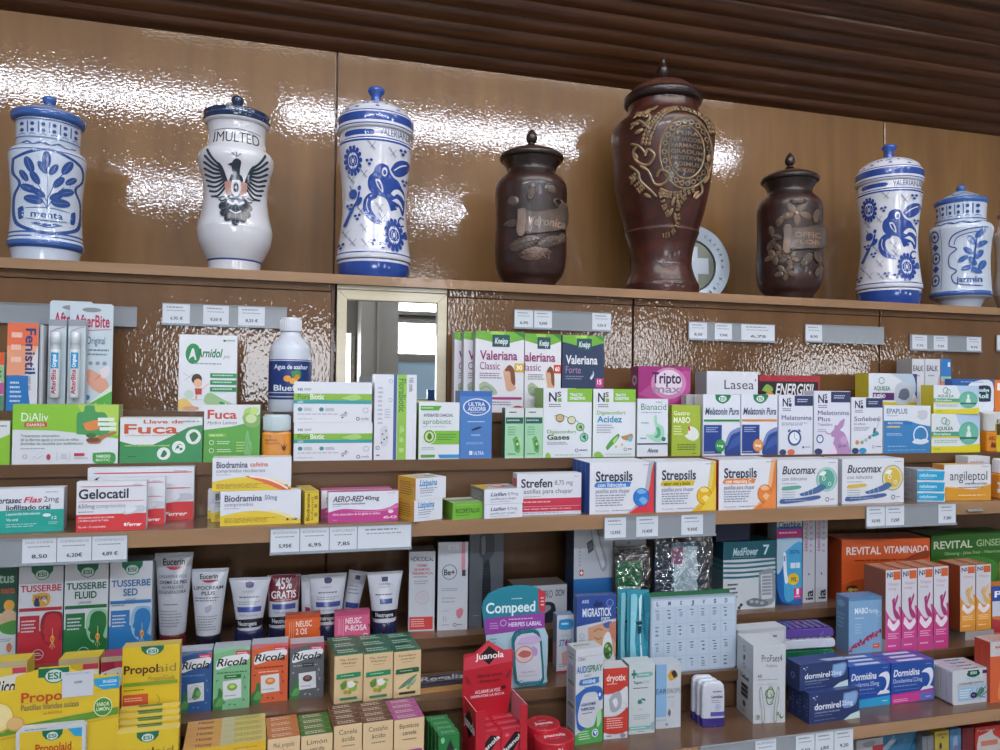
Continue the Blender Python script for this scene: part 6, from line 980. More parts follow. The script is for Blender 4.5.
def teal(label, l, r, t, b, Y, rot):
    c, w, h, rr = front(l, r, t, b, 'E', Y=Y, rot=rot); root = empty('foil_sachet', c, rr); tag(root, label, 'sachet', 'turquoise foil sachets'); m = MB()
    n = 12; V = []; Fc = []; rnd = random.Random(int(l))
    for sg in (-1, 1):
        b0 = len(V)
        for j in range(n+1):
            for i in range(7):
                u, v = i/6, j/n; V.append((-w/2+w*u, sg*.004*math.sin(math.pi*u)*math.sin(math.pi*min(max(v, .02), .98))**.5+rnd.uniform(-.0007, .0007), h*v))
        for j in range(n):
            for i in range(6): a = b0+j*7+i; f = (a, a+1, a+8, a+7); Fc.append(f if sg < 0 else f[::-1])
    m.mesh(V, Fc, '3a9ab0', True); deco(m, 'P 8accd8 10 4 40 8 30 60 50 96 12 96;P c8e8ee 46 10 60 6 56 50 70 90 60 94;P 1f7488 70 4 96 4 96 40 80 60;e 50 38 16 2.2 1c3a44;P 1c3a44 42 42 58 42 56 50 44 50;'+''.join('e %g %g 4 1.4 %s %g;' % (rnd.uniform(30, 90), rnd.uniform(20, 90), rnd.choice(('24505c', '8a4a80', '2c7a60')), rnd.uniform(0, 180)) for _ in range(18)), w, h, flat_map(-w/2, h, -.0062)); m.build('foil', PLAST, root)
teal('turquoise foil sachet behind, only its left part visible', 618, 634, 589, 660, YE+.034, -3)
teal('front turquoise foil sachet with a hanging hole, beside the calendar pack', 627, 648.5, 590, 661, YE+.02, -3)
cal = 'r 2 2 98 98 b8c6d6;r 3 3 97 11 c4d0de;'+''.join('t %g 4 %g 9.5 3c4450 b %s;' % (6.5+i*13.2, 9.5+i*13.2, ch) for i, ch in enumerate('LMXJVSD'))
rr = random.Random(5)
for j in range(4):
    for i in range(7): cal += 'l %g %g %g %g 1 556070;l %g %g %g %g %d 6a7484;' % (5+i*13.2, 15+j*22, 9.5+i*13.2, 18+j*22, 6+i*13.2+rr.uniform(-1, 1), 19+j*22, 9.5+i*13.2+rr.uniform(-1, 1), 27+j*22+rr.uniform(-2, 3), rr.randint(2, 4))
cal += ''.join('s a0b0c4 .5 %g 12 %g 97;' % (x, x) for x in (14.5, 27.8, 41, 54, 67.5, 80.5))+''.join('s a0b0c4 .5 3 %g 97 %g;' % (y, y) for y in (34, 56, 78))
def cal_x(root, w, h):
    m = MB(); m.box(-w*.5-.004, w*.5-.006, .0125, .0165, .004, h+.006, '2c6844', '245a3a'); m.build('green_cover', CARD, root)
card_shape('weekly calendar pill pack with day letters across its top', 'calendar_pack', 650.5, 736.5, 597, 663.5, 'E', YE+.010, [(1, 0), (98, 0), (100, 3), (100, 97), (98, 100), (1, 100), (0, 98), (0, 2)], .012, 'a8b8c8', cal, extra=cal_x, rot=-2, cat='pill pack', side='8fa2b4')
box('medicine_box', 'grey-white carton lying behind the white hand-logo carton', 737.5, 786, 628.5, 660, 'E', 'b4b8bc', 'r 4 10 96 42 c4c8cc;l 8 18 90 34 1 778;s 8a8e94 1 2 46 98 44;r 10 54 70 90 c8ccd0;l 14 60 66 70 1 778', depth=.03, Y=YE+.012, top='c0c4c8')
zz = ZE
for lab, z1_, l, r, c, c2 in (('green pill case at the bottom of the stack of three', 0, 784, 834, '1c6448', '18563e'), ('white pill case in the middle of the stack of three', 1, 783, 834.5, 'c4c8d4', 'a8acb8'), ('purple pill case on top of the stack of three', 2, 781, 833, '5a4290', '4c3880')):
    c_, w, h, rr_ = front(l, r, 600, 651, 'E', Y=YE+.012, z0=zz); hh = .0155
    m = MB(); pts = [(-w/2+.003, 0), (w/2-.003, 0), (w/2, .004), (w/2-.001, hh-.004), (w/2-.005, hh), (-w/2+.005, hh), (-w/2+.001, hh-.004), (-w/2, .004)]
    m.prism(pts, 0, .045, c, c2); root = m.build('case_body', PLAST, None, None, 0, bevel=.0015); e = empty('pill_case', (c_.x, c_.y, zz), math.radians(-4)); root.parent = e
    m = MB()
    for k in range(7): x = -w*.43+w*.86*k/6.9; m.box(x, x+w*.1, .002, .040, hh+.0001, hh+.0022, c, c2)
    m.build('lid_row', PLAST, e, bevel=.0006); tag(e, lab, 'pill case', 'pill cases stacked behind the navy boxes'); zz += hh+.0025
mab = 'P 7ea6c8 0 0 100 0 100 100 0 100;r 0 0 100 6 5a86b0;t 18 19 58 29 e4ecf4 b MABO;t 61 21 88 29 d8e4f0 n femp;o 90 32 6 1 c0d4e6;l 18 35 52 40 1 b8d0e4;l 18 46 40 66 4 a0c0da;'
for i in range(26):
    t = i/25; mab += 'e %g %g %g %g %s %g;' % (6+t*84+5*math.sin(i*2.3), 94-t*26-6*abs(math.sin(i*1.7)), 5.4, 3, ('b02850', '8c1c40', 'c84868')[i % 3], i*47 % 180)
mab += 'r 72 84 92 92 dc5c38;l 75 86 89 90 1 f4d0c0'
box('supplement_box', 'pale blue iron supplement box with a sweep of dark red petals', 848.5, 882, 597, 653, 'E', '7296bc', mab, depth=.032, side='6a8cb0', top='5f88b4', rot=-1, L='l 14 30 70 60 4 8fb0d0;e 40 14 30 6 8fb0d0')
vit = 'r 50 2 96 12 d06030;t 8 3 34 9 262f44 b N;t 36 3 48 8 262f44 b S;t 16 15 84 19 c090a0 n Vitans;t 16 21 70 24 c090a0 n {n};P {c} 0 48 30 58 60 62 90 56 84 46 100 50 100 100 0 100;P e8e0e6 10 66 50 74 90 66 80 60 50 66 20 58;P {d} 40 36 60 34 56 40 76 30 80 34 62 46 80 52 90 58 70 60 50 52 44 42;l 14 76 86 84 3 {e};l 14 90 80 94 1 {e}'
GV1 = 'tall white and magenta energy cartons'
for i, (l, r) in enumerate(((885.5, 901), (901.6, 917), (917.6, 933), (933.6, 948.5))):
    box('supplement_box', 'tall white and magenta energy carton, %s of four from the left' % ('first', 'second', 'third', 'fourth')[i], l, r, 570-i*1.2, 651-i*1.2, 'E', 'd0d0d8', vit.format(n='energy', c='c84488', d='a83870', e='f0b8d4'), depth=.052, side='8a4a30', top='a86040', group=GV1, rot=0, Y=YE+.006, L='r 0 0 96 100 8a4a30;r 40 84 100 100 b8a8a0', T='l 14 10 86 90 5 d8b8a8')
GV2 = 'tall white and orange vitamin cartons'
for i, (l, r) in enumerate(((960, 975.5), (976, 991))):
    box('supplement_box', 'tall white and orange vitamin carton, %s of the pair' % ('left', 'right')[i], l, r, 565.5-i, 630-i, 'E', 'ccccd2', vit.format(n='vit C', c='e09a3c', d='e0b060', e='f4dcb0').replace('t 16 21 70 24 c090a0 n vit C', 'o 50 42 16 4 b8a080'), depth=.05, side='8a4428', top='a86040', group=GV2, Y=YE+.03, z0=ZE+.016, T='l 14 10 86 90 5 d8b8a8')
m = MB(); p = at_z(958, 652, ZE); m.box(-.032, .034, 0, .09, 0, .0155, 'b0aca8', '8a8480'); tag(m.build('display_tray', CARD, None, (o_last[0][4].x-.012, YE+.028, ZE)), 'low grey card tray under the pair of white and orange vitamin cartons', 'tray')
box('medicine_box', 'blue and orange box cut by the right edge on the herb sweet step', 992, 1020, 585.5, 632, 'E', 'd07838', 'r 0 0 100 30 2a4a98;t 8 10 60 22 fff b Ph;r 0 30 60 60 c8ccd8;P b03840 0 64 50 70 100 60 100 90 0 90', depth=.03, Y=YE+.034)
GOr = 'orange-red cartons at the right end of the lowest shelf'
for i, lab in enumerate(('orange-red carton at the right end, nearest of the row', 'orange-red carton standing second behind the nearest one', 'orange-red carton standing third behind the nearest one')):
    box('supplement_box', lab, 990, 1040, 640, 706, 'F', 'd06038', 'r 0 0 100 24 c8c4c4;l 10 6 60 14 1 c06040;P e08a50 20 60 60 40 100 44 100 100 20 100;e 70 70 24 18 e8a868', depth=.03, side='b4442a', top='c0b4b0', Y=YF+.02+.031*i, T='r 0 0 100 100 b8a8a4;l 10 10 90 90 4 c05a3c', L='r 0 0 100 100 b4442a;s d06a4c 4 50 10 50 90;r 20 70 80 98 c8c0b8;l 24 72 76 96 6 333', group=GOr)

# ---------------------------------------------------------------- row F
PY = 'd9b92c'
esi = lambda x, y, s, q=.62: 'p 0f6a4a {0} {1} {2} {1} {3} {4} {5} {6} {7} {6} {8} {4};e {9} {10} {11} {12} 0f6a4a;e {9} {10} {13} {14} c8d8d0;t {15} {16} {17} {18} 0f6a4a b ESI;'.format(*[round(v, 2) for v in (x-s, y, x+s, x+s*.96, y+s*.5*q, x+s*.6, y+s*.95*q, x-s*.6, x-s*.96, x, y+s*.62*q, s*.62, s*.5*q, s*.54, s*.42*q, x-s*.38, y+s*.42*q, x+s*.38, y+s*.82*q)])
big = 'p %s 0 14 16 4 36 0 58 0 100 14 100 100 0 100;' % 'd2b02a'
big = esi(40, 0, 13, 1.0)+'p 2a9ac8 78 21 100 19 100 34 78 36 72 28;t 80 23 97 26 dceef6 b SIN AZÚCAR;l 80 28 97 30 1 b8e0f0;t 19 29 60 42 b8481c b Propolaid;t 19 45 66 50 8a7a4c bi Pastillas blandas suizas;t 34 55 54 58 a04a1c n con PROPOLIS;p 5c8a2c 0 74 100 60 100 68 0 84;e 4 64 13 16 d8b84c;e 4 64 11 13.6 e4d08a;e 4 64 8 10 e8d49a;e 16 71 8 7 c8984c;e 15 70 5 4 d8b070;o 85 55 9 1 dfe8d0;e 85 55 8.4 8.6 4f8a30;t 79 50 91 54 dfeccc b SABOR;t 79 56 91 60 dfeccc b LIMÓN'
big = 'p 0f6a4a 31.5 .6 57 .6 57 5 53 6.4 49 8.6 40 8.6 36 6.4 31.5 6.4;e 45 5.8 8.6 4.8 0f6a4a;e 45 5.8 7.6 4.1 c8d8d0;t 39.5 3.6 50.5 7.8 0f6a4a b ESI;p 2a9ac8 78 10 100 9 100 17 86 17.4 79 14;t 86 11.2 98 13 dceef6 b SIN AZÚCAR;l 83 14 98 15.4 1 b8e0f0;t 18 15.4 52 21.4 b8481c b Propo;s b07a30 .4 18 22.4 84 17.5;t 18 23 66 26.6 8a7a4c b Pastillas blandas suizas;t 36 28.6 52 30.2 a04a1c n con PROPOLIS;p 5c8a2c 0 37 100 29.5 100 34 0 42;p c8a424 0 43.4 100 35.4 100 36 0 44.4;e 0 30 12.5 9.6 c89c40;e 0 29.6 11.5 8.8 e4d08a;e 0 29.6 9 6.6 e8d49a;s e4c878 .6 0 30 8 25;s e4c878 .6 0 30 10 31;e 14 34.6 7.6 4.6 c8984c;e 13.4 34.2 6.6 3.8 d8b070;e 86.5 28.5 8 6.4 dfe8d0;e 86.5 28.5 7.3 5.8 4f8a30;t 81 25.6 92 27.8 dfeccc b SABOR;t 81 28.8 92 31 dfeccc b LIMÓN'
card_shape('large yellow propolis pastille display board with a lemon and a green round badge', 'display_board', -2, 118, 666.5, 822, 'F', YF+.014, [(0, 13.5), (12, 13.5), (13, 5), (20, 3.5), (30, 1.6), (31.5, .4), (57, .4), (58, 3), (80, 8), (100, 9), (100, 100), (0, 100)], .004, PY, big, cat='display', rot=0)
# fold-down box in front, white edged
c, w, h, rr = front(15.5, 85, 726, 790, 'F', Y=YF+.003); m = MB(); r_ = .004
m.prism([(-w/2, 0), (w/2, 0), (w/2, h-r_), (w/2-r_, h), (-w/2+r_, h), (-w/2, h-r_)], 0, .009, 'c4c8d0')
deco(m, 'r 5 4 95 100 d9b92c;'+esi(52, 4, 15, .62)+'p 2a9ac8 74 4 95 4 95 13 84 12;t 28 17 80 25 b8481c b Propolaid;l 12 1 50 3 1 7a8a5c', w, h, flat_map(-w/2, h, 0))
tag(m.build('pastille_box', PLAST, None, c), 'white-rimmed yellow pastille tin in front of the large propolis display board', 'box')
m = MB(); c, w, h, rr = front(62, 93, 671.5, 696.5, 'F', Y=YF+.0128); p = at(77.5, 696.5, YF+.0128); m.box(-w/2, w/2, 0, .0008, 0, h-(p.z-c.z)*1 if False else at(77.5, 671.5, YF+.0128).z-p.z, 'c8ccd4')
hh = at(77.5, 671.5, YF+.0128).z-p.z
deco(m, 't 10 4 90 11 8a90a0 n PROPOLAID;t 38 38 64 47 3c4450 b 4,95€', w, hh, flat_map(-w/2, hh, 0), eps=.00008)
tag(m.build('price_tag', CARD, None, p, math.radians(0)), 'white price card reading 4,95 stuck on the propolis display board', 'price tag')
GPr = 'yellow propolis cartons stepping down in a row'
prp = esi(52, 0, 20, .30)+'t 3 13.25 62 19.08 4a2c24 b Propol;t 62 13.25 94 19.08 8a7a3c n aid;s b09a30 .6 2 21.2 96 21.2;t 44 21.73 92 24.91 a89040 bi PropolGola;r 2 25.44 97 28.09 7a9a2c;l 4 30.21 46 31.8 1 7a5c1c;r 2 33.92 46 48.76 cc5430;l 5 36.04 42 39.22 2 f0c8a8;l 5 43.46 36 46.64 2 f0c8a8;s a88c2c 1.2 60 34.98 66 39.22 60 44.52 66 50.88'
box('propolis_box', 'tall yellow propolis carton rising highest at the back of its row', 121.5, 179.5, 646, 728, 'F', PY, prp, depth=.02, Y=YF+.075, side='b89c24', top='c8b050', group=GPr)
for i in range(4):
    y = 708+i*7; box('propolis_box', 'propolis carton top edge, %s step below the tall yellow carton' % ('first', 'second', 'third', 'fourth')[i], 119-i*.6, 179, y, 742+i*3, 'F', PY, 'r 30 2 72 7 0f6a4a;s e8d060 1 0 1 100 1', depth=.012, Y=YF+.058-.013*i, side='b89c24', top='d8c468', group=GPr, T='r 30 10 70 60 5a7a3a')
box('propolis_box', 'nearest yellow propolis carton with the green oval badge, cut by the bottom edge', 115.5, 178.5, 731, 790, 'F', PY, esi(50, 1, 18, .62)+'t 8 20 60 29 4a2c24 b Propol;t 62 20 92 29 8a7a3c n aid', depth=.012, Y=YF+.004, side='b89c24', top='d8c468', group=GPr)
GYe = 'yellow honey candy boxes one behind another'
box('candy_box', 'nearest of the wide honey candy boxes with orange and yellow striped tops', 182, 266, 745.5, 790, 'F', 'd8b02c', 'l 60 6 96 10 1 a8842c;e 66 22 16 12 d8b878;e 66 22 12 9 e4cc98', depth=.0155, Y=YF+.006, rot=3, side='c08a38', top='d8c070', T='r 0 0 44 100 c89450;r 44 0 100 100 c8bc70;t 14 26 34 72 6a3c1c b Honey;l 54 16 96 80 3 8a7434;r 44 0 60 100 b8b088;s e8d8a0 .5 0 6 100 6', group=GYe, copies=4, gap=.0008,
    clab=['wide honey candy box, %s behind the nearest one' % q for q in ('first', 'second', 'third', 'farthest')])
hb = 't 18 8 82 16 4a4438 n {a};t 28 20 74 28 4a4438 n {b};l 28 34 76 38 1 6a6050;P {g} 6 60 14 56 86 54 94 60 94 66 86 70 12 71 6 66;l 22 60 78 66 1 f0d8d0'
GHb = 'herbal candy cartons with coloured striped tops'
for nm, l, r, t, a, b2, top, st in (('orange', 267, 300, 737.5, 'Miel, propolis', 'Jalea', 'b87038', '7a3c1c'), ('green', 300.6, 332.5, 734.5, 'Limón', 'verde', '42702c', '24481c'), ('brown', 333.2, 362, 724.5, 'Canela', 'ácida', '5c342c', '3c2018'), ('second brown', 362.6, 393, 721.5, 'Castaño', 'ácido', '5c342c', '3c2018'), ('magenta', 393.6, 424, 718.5, 'Equinácea', 'canela', 'a04488', '702c60')):
    box('candy_box', 'cream candy carton with a %s striped top, nearest of its column' % nm, l, r, t, 790, 'F', 'dcbf94', hb.format(a=a, b=b2, g=top), depth=.0155, Y=YF+.006 if t > 726 else YF+.018, rot=4, side='c8a878', top=top, T='l 14 20 86 80 2 e0c8b8;s 3a2418 1 2 4 98 4', group=GHb, copies=3, gap=.0008,
        clab=['cream candy carton with a %s striped top, %s of its column' % (nm, q) for q in ('second', 'third', 'farthest')])
box('candy_box', 'cream candy carton with a green striped top standing apart behind the brown ones', 322, 352, 702, 745, 'F', 'dcbf94', '', depth=.021, Y=YF+.1-.0155, side='c8a878', top='42702c', T='l 14 20 86 80 2 c8d8b8', group=GHb) if False else None
ju = 'P 1c3a24 30 20 50 6 70 20 50 34;'
GJg = 'small green liquorice boxes in a row'
for i in range(4):
    box('liquorice_box', 'small green liquorice box, %s of the row' % ('nearest', 'second', 'third', 'farthest')[i], 438-i*3.6, 459.5-i*3.4, 735-i*4.6, 785, 'F', '1c7438', 'p 1c241c 30 46 56 10 84 46 56 86;t 40 36 96 54 dfe4dc bi nola;P 8ab890 10 10 20 4 30 12 18 20' if i == 0 else '', depth=.019, Y=YF+.004+.0195*i, side='145a2c', top='1f7a3c', T='t 16 24 84 64 7ab088 b Juanola', group=GJg, rot=0)
# red liquorice counter display
RTD = math.radians(5); c, w, h, rr = front(475.6, 527, 709, 800, 'F', Y=YF+.006, rot=5); root = empty('counter_display', (c.x, c.y, ZF), RTD); tag(root, 'open red counter display box with a pointed back panel', 'display')
RDc = 'b41c2c'; dpt = .058; th = .0012; m = MB(); xr = w*.5; xl = -w*.5
zy = lambda px, py, off: cross(px, py, c+Vector((-math.sin(RTD)*off, math.cos(RTD)*off, 0)), RTD).z-ZF
hs = zy(480, 711.5, 0); hf = zy(503, 733, 0); hlip = zy(503, 768, 0)
m.box(xl, xr, 0, dpt, 0, .001, RDc)
for pts in ([(xl, 0), (xl+w*.18, 0), (xl+w*.18, hs), (xl, hs)], [(xr-w*.14, 0), (xr, 0), (xr, hs), (xr-w*.14, hs)], [(xl+w*.18, 0), (xr-w*.14, 0), (xr-w*.14, hlip), (xl+w*.18, hlip)]): m.prism(pts, 0, th, RDc)
for x in (xl, xr-th):
    m.box(x, x+th, th, dpt, 0, hs, RDc, 'c8808c' if x > 0 else RDc, 'd8a0a8')
deco(m, 'p 1a1216 14 34 50 10 88 34 50 60;t 12 26 92 42 e8dcdc b Juanola', dpt, hs, lambda x, y, e: (xl-e, dpt-x, hs-y))
m.build('tray', CARD, root)
m = MB(); off = dpt-.004; px2x = lambda px, py: (cross(px, py, c+Vector((-math.sin(RTD)*off, math.cos(RTD)*off, 0)), RTD)-c).dot(Vector((math.cos(RTD), math.sin(RTD), 0)))
pk = [(px2x(x, y), zy(x, y, off)) for x, y in ((464, 655), (475, 653), (488.5, 640.4), (502.5, 651), (513.6, 651), (511, 690), (507, 716), (463.5, 716), (462.5, 690))]
m.prism(pk, off, off+.0012, RDc); bx0, bx1, bz1, bz0 = pk[8][0], pk[4][0], pk[2][1], pk[6][1]
deco(m, 'p c63c4c 3 19 22 17 50 1 80 14 98 14 97 30 2 35;p 1a1216 32 19 51 7 70 18 51 31;t 24 15.5 80 23 ece4e4 b Juanola;t 28 42 78 46 6a1020 bi Sabores únicos;t 32 49 74 53 6a1020 bi dragees puros;t 24 62 74 66 e8c8cc b ACLARAR LA VOZ;t 16 68 82 71 e8c8cc b DISFRUTAR LA BOCA;E 82 62 5 3 5a0c18 40;P 8a1424 4 42 10 44 16 52 8 52;P 8a1424 96 40 90 42 84 50 92 50'.replace('E 82 62 5 3 5a0c18 40', 'e 80 62 5 2.4 5a0c18'), bx1-bx0, bz1-bz0, flat_map(bx0, bz1, off)); m.build('back_panel', CARD, root)
GJr = 'red liquorice boxes inside the counter display'; iw = w-2*th-.002
for j in range(3):
    for i in range(2):
        x = xl+th+.001+iw*(i+.5)/2; y0 = .003+j*.0175; m = MB(); q = iw/4-.0004
        m.box(-q, q, 0, .0165, 0, hf, 'c02436', 'a81c2c', 'b82434')
        if j == 0:
            deco(m, 'p 1a1216 6 50 58 6 96 14 44 66;P d86a78 14 12 26 8 34 14 22 18', 2*q, hf, flat_map(-q, hf, 0))
            V_, T_, m0, m1 = text_tris('Juanola', True, False); ta = math.radians(38)
            for t_ in T_:
                P3 = []
                for i_ in t_:
                    gx, gy = ((V_[i_][0]-m0)/(m1-m0)-.5)*q*2.1, (V_[i_][1]-.35)*.0085; X_, Z_ = gx*math.cos(ta)-gy*math.sin(ta), gx*math.sin(ta)+gy*math.cos(ta)
                    P3.append((min(max(X_, -q), q), -.0008, min(hf*.66+Z_, hf)))
                m.face(P3, 'ece4e4')
        deco(m, 't 10 30 90 70 d87080 b Juanola', 2*q, .0165, lambda x_, y_, e: (-q+x_, .0165-y_, hf+e))
        ca, sa = math.cos(RTD), math.sin(RTD)
        o = m.build('liquorice_box', CARD, None, (c.x+ca*x-sa*y0, c.y+sa*x+ca*y0, ZF+.0012), RTD)
        tag(o, 'red liquorice box in the display, %s row, %s' % (('front', 'middle', 'back')[j], ('left', 'right')[i]), 'box', GJr)
# round red tins
for lab, cx, hw, t, b, Yo in (('red round pastille tin behind, partly hidden by the counter display', 543, 17, 717, 748, .048), ('nearer red round pastille tin, cut by the bottom edge', 553.5, 20.5, 729, 764, .024)):
    p = at(cx, 750, YF+Yo); s = (p-CAM).dot(F)/FPX; rt = hw*s; root = empty('pastille_tin', (p.x, YF+Yo, ZF)); tag(root, lab, 'tin', 'round red pastille tins')
    H = max(at(cx, t+5, YF+Yo).z-ZF, .02); m = MB(); S = Sil([(0, rt*.93), (.001, rt*.95), (H*.55, rt*.95)], smooth=False); S.skin(m, [(9, 'a01828')]); m.build('tin_base', PLAST, root)
    m = MB(); S = Sil([(H*.5, rt*.985), (H*.5+.001, rt), (H-.003, rt), (H-.0012, rt*.985), (H-.0006, rt*.93), (H-.0014, rt*.88)], smooth=False); S.skin(m, [(9, 'b81c2c')])
    deco(m, 'e 50 50 44 44 a81828;t 22 44 78 58 e8dcdc b Juanola;l 34 66 66 70 1 d88;t 38 32 62 38 d0a0a8 n desde', 2*rt, 2*rt, lambda x, y, e: (-rt+x, rt-y, H-.0014+e)); S.deco(m, 't 44 30 56 80 e8dcdc b 21', H*.55, H-.004); m.build('tin_lid', PLAST, root)
# ear care row
box('medicine_box', 'tall ear spray carton with a blue wave and green foot', 575.3, 603, 648.5, 743, 'F', 'c8ccd2', 's a89470 1 8 9 30 8 96 8;t 8 8 34 12 667 ni Clean;t 3 18 42 25 3a6ab0 b AUDI;t 44 18 97 25 2c7a5c b SPRAY;t 30 27 56 29.5 556 n ADULT;P 3a78b8 16 32 80 31 84 34 80 37.5 16 38;t 26 33 72 36.5 dce8f4 b HIGIENE;l 30 40 70 42 1 778;P 2f62ac 0 48 30 42 70 40 96 44 98 54 86 56 78 48 60 46 30 48 14 60 8 72 20 80 50 84 80 82 60 90 20 86 4 78;e 88 50 4 2 dce8f4;e 78 54 3 1.4 dce8f4;t 20 57 74 60 2c4a80 b AGUA DE MAR;t 20 62 70 65 2c4a80 b PURIFICADA;l 24 67 70 69 1 667;P 4c9c50 0 90 30 84 66 82 80 70 96 66 100 68 100 100 0 100;P a8d0a0 78 70 92 66 94 78 80 84;l 12 86 56 96 4 cfe4c8;e 72 90 12 4.4 dfe8f0;e 72 90 9 3.4 2f62ac;P dfe8f0 66 88 78 88 74 92', depth=.03, side='b8bcc4', top='c0c4c0', T='l 10 30 90 60 1 5a7a54', L='l 20 6 80 14 2 5a7a54;r 16 18 84 34 a8a8b8;r 16 36 84 40 6a8a58;r 16 42 84 56 a8a8b8;r 16 60 84 64 6a8a58;r 16 66 84 84 a8a8b8;l 20 20 80 82 18 778;r 16 86 84 90 6a8a58', rot=5)
box('medicine_box', 'ear drops carton with red upper band and an ear drawing', 603.6, 628, 668, 738.5, 'F', 'c8ccd2', 'r 0 0 100 26 c23c30;P c23c30 0 26 100 26 60 34 0 36;t 10 9 90 18 f0dcd8 b dryotix;l 12 21 66 24 1 f0c0b8;P d0d4d8 0 38 60 34 100 28 100 60 60 66 0 64;P a0a4ac 20 44 44 34 70 36 72 54 50 62 28 60;P d8dce0 34 46 50 42 58 50 48 56;P c23c30 0 68 50 68 80 62 100 58 100 90 0 90;o 80 54 13 1.4 a0a4a8;l 12 70 84 86 5 f0c0b8;l 12 94 32 98 1 5a6a60;e 80 96 12 3 889', depth=.03, side='a84038', top='c4c6c8', rot=-3)
box('medicine_box', 'white carton with a small green cross and teal capsules', 628.6, 655, 664, 733.5, 'F', 'c4ccce', 'P 1f7a68 10 12 16 12 16 8 22 8 22 12 28 12 28 16 22 16 22 20 16 20 16 16 10 16;P 7ab0a4 30 13 84 12 86 18 30 19;l 36 14.5 80 17 1 dfeeea;t 16 24 50 28 3a4450 b Tapon;t 52 24 78 28 8a98a4 n OX;l 16 33 84 36 1 556;e 42 54 9 3.4 4a8a88;e 56 51 9 3.4 2c6a68 -20;e 54 56 7 2.8 a8c0c0 20;l 36 64 60 66 1 9aa;l 18 72 82 80 3 a0a8ac;r 0 89 84 94 7ab0a4;l 8 90.5 70 92.5 1 dfeeea;P 9ab 84 86 96 84 98 94 88 96;l 34 96 64 98 1 445', depth=.03, side='98a09c', top='c0c8c8', rot=-3)
box('medicine_box', 'white and pale blue ear drops carton with a gold emblem', 655.6, 681, 664, 728, 'F', 'c0c6cc', 'r 0 0 42 82 86aed2;r 0 86 42 88 a8b4c0;P c89830 46 18 60 10 80 12 88 20 74 24 56 26;P 2c2c30 60 14 74 10 84 18 72 22;t 2 38 42 46 3c5a7c n EAR;t 46 38 98 46 8a9098 n DROPS;l 46 50 76 54 1 9aa;P 667 48 76 54 70 60 76 54 82;l 62 58 70 68 3 aab;e 44 94 6 2 889', depth=.03, side='98a0a8', top='b4bcc4', rot=-3)
# three lactoferrin style bottles
GLb = 'white tablet bottles with violet feet'
for i in range(3):
    p = at(712-i*.0, 727, YF+.022+i*.0235); c0 = at_z(714.5, 727.5, ZF); s = (c0-CAM).dot(F)/FPX; w = 12*s; yy = c0.y+.007+i*.0126
    root = empty('tablet_bottle', (c0.x-i*.001, yy, ZF), math.radians(-8)); tag(root, ('nearest white tablet bottle of three, its label in view', 'second white tablet bottle of the row of three', 'farthest white tablet bottle of the row of three')[i], 'bottle', GLb)
    H = cross(714, 683, c0, 0).z-ZF; m = MB(); S = Sil([(0, w*.96, .0052), (.001, w, .0058), (H*.2, w, .0058)], n=5, smooth=False); S.skin(m, [(9, '352c78')]); m.build('violet_foot', PLAST, root)
    m = MB(); S = Sil([(H*.2+.0001, w, .0058), (H*.8, w*.99, .0057), (H*.92, w*.93, .0053), (H*.98, w*.75, .0045), (H, w*.6, .0036)], n=5, smooth=False); S.skin(m, [(9, 'c8ccd6')])
    S.deco(m, 't 46 14 84 19 445 b lactoflora;t 40 28 88 37 4a5068 b Lactoben;l 40 42 80 54 2 99a;o 66 66 13 1.6 8a90b0;e 66 66 8 6 a8b0c8;l 42 82 88 90 1 c8cce8;r 36 80 96 93 5a54a0', H*.2, H*.92); m.build('bottle_body', PLAST, root)
pf = 't 26 12 90 21 2c3034 n ProFaes4;t 40 24 74 28 667 n Probióticos;t 14 37 26 41 445 b 4.0;l 14 43 82 45 1 889;l 12 49 86 51 1 b0b4b8;P 9aa0a4 18 56 24 52 28 60 32 72 36 82 36 98 26 98 26 84 20 72;P c0c6c8 21 58 24 56 27 64 30 74 33 84 33 96 29 96 28 82 23 70;P 9aa0a4 82 56 76 52 72 60 68 72 64 82 64 98 74 98 74 84 80 72;P c0c6c8 79 58 76 56 73 64 70 74 67 84 67 96 71 96 72 82 77 70;o 52 62 15 3 4a7a50;s 7a9a3c 2.4 52 74 62 70 64 62 58 54 50 54 44 60 46 66 52 68 56 64 53 61;s 2c4a34 2 40 66 44 74 52 76 62 74;o 14 92 7 1 5a6a40;t 10 90 18 94 5a6a40 bi 3;e 76 88 5 2.4 8a9a5c;e 88 91 6 3.4 4a7a44;e 89 90 4 2.4 c8d0c8'
box('probiotic_box', 'white carton with two line-drawn hands around a green spiral', 753, 785.5, 645.5, 723, 'F', 'c4c8cc', pf, depth=.058, side='bcc0c4', top='c4c8cc', rot=-8, L='o 46 12 8 2 556;P 333 40 22 52 20 50 26 42 28;o 46 34 8 2 556;t 26 46 74 51 334 b Label;r 30 58 70 63 333;r 30 64 70 69 333;r 30 70 70 75 333;e 48 84 9 4 445;l 20 92 60 96 2 889')
dor = 'e 9 16 2 2.6 c8d4ec;e 15 12 1.4 1.8 c8d4ec;e 12 22 1 1.4 c8d4ec;t 10 36 62 56 dfe6f2 b dormirel;P 6a90c4 68 12 92 10 97 22 90 56 70 62 66 50;P 86a8d4 70 16 90 14 94 24 88 50 72 56 69 48;t 64 37 86 52 d4e2f2 b 25mg;t 10 62 60 68 b8c8e4 n comprimidos recubiertos;l 10 74 50 78 1 8ca4cc;l 10 88 60 92 1 7a94c0;p c4dcd8 68 100 82 84 100 76 100 100;l 84 8 96 11 1 a0b4d8'
GDo = 'navy sleeping tablet boxes stacked in two columns'
